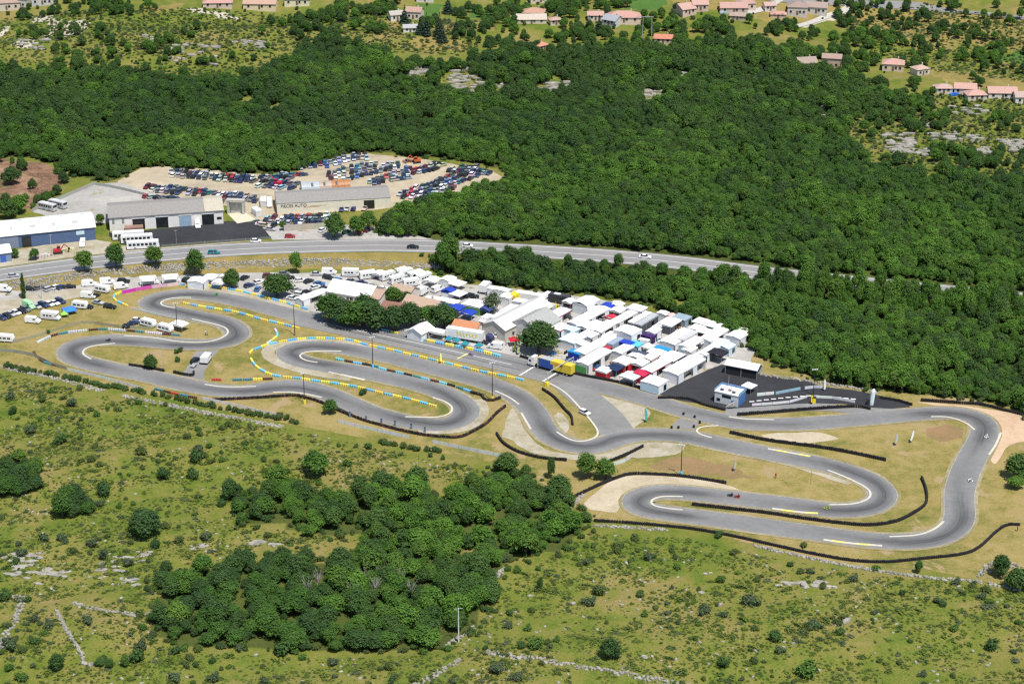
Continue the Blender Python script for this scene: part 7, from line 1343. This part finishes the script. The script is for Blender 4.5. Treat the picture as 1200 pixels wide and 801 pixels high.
# karts with drivers
def kart_parts():
    f = MB().box((0, 0, .14), (1.5, .5, .06)).box((.8, 0, .18), (.3, .9, .16)).box((0, .58, .16), (.8, .16, .14)).box((0, -.58, .16), (.8, .16, .14)).box((-.62, -.4, .28), (.35, .35, .3)).mesh('chassis', M_panel)
    s = MB().profile([(-.5, .18), (.05, .18), (.05, .26), (-.35, .3), (-.48, .7), (-.56, .7)], -.2, .2).mesh('seat', M_black)
    w = wheel_mesh(.14, .2); st = MB().tube((.5, 0, .2), (.25, 0, .55), .02, n=5).tube((.25, -.16, .55), (.25, .16, .55), .025, n=5).mesh('steering', M_black); return f, s, w, st
KP = kart_parts()
def person_mesh(pose):
    me = bpy.data.meshes.new('p')
    if pose == 'stand': J = [(0, 0, .95), (0, 0, 1.2), (0, 0, 1.42), (0, 0, 1.53), (0, .02, 1.66), (0, .02, 1.76), (.1, 0, .9), (.12, .03, .5), (.12, 0, .08), (.12, .16, .04), (-.1, 0, .9), (-.12, .02, .5), (-.12, -.02, .08), (-.12, .14, .04), (.19, 0, 1.4), (.25, .02, 1.12), (.24, .12, .88), (-.19, 0, 1.4), (-.25, .02, 1.12), (-.24, .12, .88), (.24, .15, .80), (-.24, .15, .80)]
    else: J = [(0, 0, .28), (0, -.1, .5), (0, -.14, .72), (0, -.12, .82), (0, -.09, .95), (0, -.08, 1.06), (.1, .05, .27), (.13, .45, .42), (.14, .72, .2), (.14, .84, .2), (-.1, .05, .27), (-.13, .45, .42), (-.14, .72, .2), (-.14, .84, .2), (.19, -.13, .7), (.26, .02, .5), (.17, .27, .52), (-.19, -.13, .7), (-.26, .02, .5), (-.17, .27, .52), (.14, .34, .55), (-.14, .34, .55)]
    E = [(0, 1), (1, 2), (2, 3), (3, 4), (4, 5), (0, 6), (6, 7), (7, 8), (8, 9), (0, 10), (10, 11), (11, 12), (12, 13), (2, 14), (14, 15), (15, 16), (16, 20), (2, 17), (17, 18), (18, 19), (19, 21)]
    RAD = [.15, .15, .16, .06, .11, .09, .1, .075, .05, .045, .1, .075, .05, .045, .075, .052, .04, .075, .052, .04, .035, .035]
    me.from_pydata(J, E, []); o = bpy.data.objects.new('p', me); col.objects.link(o); o.modifiers.new('s', 'SKIN')
    for i, v in enumerate(me.skin_vertices[0].data): v.radius = (RAD[i], RAD[i]); v.use_root = i == 0
    o.modifiers.new('u', 'SUBSURF').levels = 1
    out = bpy.data.meshes.new_from_object(o.evaluated_get(bpy.context.evaluated_depsgraph_get())); bpy.data.objects.remove(o); out.name = 'person'
    out.materials.clear(); skin = plain('skin', (.45, .28, .20), .6)
    top = J[3][2] + .02
    for m in (M_fabric, skin, plain('trousers', (.05, .06, .09), .8)): out.materials.append(m)
    for p_ in out.polygons:
        c = p_.center
        p_.material_index = (1 if c.z > top else 2 if (pose == 'stand' and c.z < .95 and abs(c.x) < .19) else 0)
        p_.use_smooth = True
    return out
PM = {k: person_mesh(k) for k in ('stand', 'sit')}
HELM = MB(); blob(HELM, (0, -.08, .98), (.16, .17, .17), 3, 0, 8, 6); HELM = HELM.mesh('helmet', M_paint, True)
HAIR = MB(); blob(HAIR, (0, .0, 1.72), (.115, .125, .1), 4, 0, 8, 5); HAIR = HAIR.mesh('hair', plain('hair', (.05, .035, .025), .7), True)
for i, ((x, y), rz, c, cn, where) in enumerate([((1156, 512.5), -120, (.60, .60, .60), 'white', 'coming out of the pink gravel bend'), ((1137, 564), 95, (.75, .75, .74), 'white', 'on the steep back straight'), ((969, 596), 170, (.30, .36, .08), 'lime', 'near the inner infield hairpin'), ((856, 581), 172, (.05, .05, .06), 'black', 'on the infield return, ahead of a red one'), ((864, 582.5), 172, (.28, .04, .04), 'red', 'on the infield return, behind a black one'), ((253, 346), 160, (.10, .35, .12), 'green', 'at the top of the first bend'), ((127, 399.5), 185, (.05, .05, .06), 'black', 'entering the leftmost hairpin'), ((552, 416), -32, (.22, .16, .30), 'purple', 'on the start straight')]):
    p = at(x, y) + Vector((0, 0, .14)); rz = R(rz); r = empty('racing_kart', p, rz, f'{cn} racing kart {where}', 'kart', None)
    obj('chassis', KP[0], r, c); obj('seat', KP[1], r); obj('steering', KP[3], r)
    for wx, wy in ((.55, .6), (.55, -.6), (-.55, .62), (-.55, -.62)): obj('wheel', KP[2], r, loc=(wx, wy, .14))
    q = p + Vector((math.cos(rz) * -.25, math.sin(rz) * -.25, .0)); o = obj('person', PM['sit'], None, c, loc=q, rz=rz - math.pi / 2, label=f'{cn} clad driver seated in the kart {where}', cat='person'); obj('helmet', HELM, o, c)
for (x, y), c, lb in (((617, 408), (.05, .06, .10), 'person in dark clothes standing at the paddock entrance by the white van'), ((909, 560), (.50, .06, .05), 'marshal in red standing on the infield by thin poles'), ((243, 393), (.30, .32, .36), 'person in grey standing in the first loop by the kerb'), ((241, 392.5), (.60, .58, .55), 'person in pale shirt standing in the first loop by the kerb'), ((648, 437.5), (.06, .06, .07), 'person in black on the straight under the gantry'), ((80, 372), (.62, .60, .56), 'person in white shirt by the blue tent'), ((641, 452), (.70, .62, .10), 'marshal in yellow beside the gantry foot'), ((593, 405), (.20, .22, .30), 'person in blue walking behind the barrier end'), ((1192, 622), (.10, .05, .05), 'person in dark red by the end of the long tyre wall')):
    p = at(x, y) + Vector((0, 0, .1)); o = obj('person', PM['stand'], None, c, loc=p, rz=random.uniform(0, 6.28), label=lb, cat='person'); obj('hair', HAIR, o)
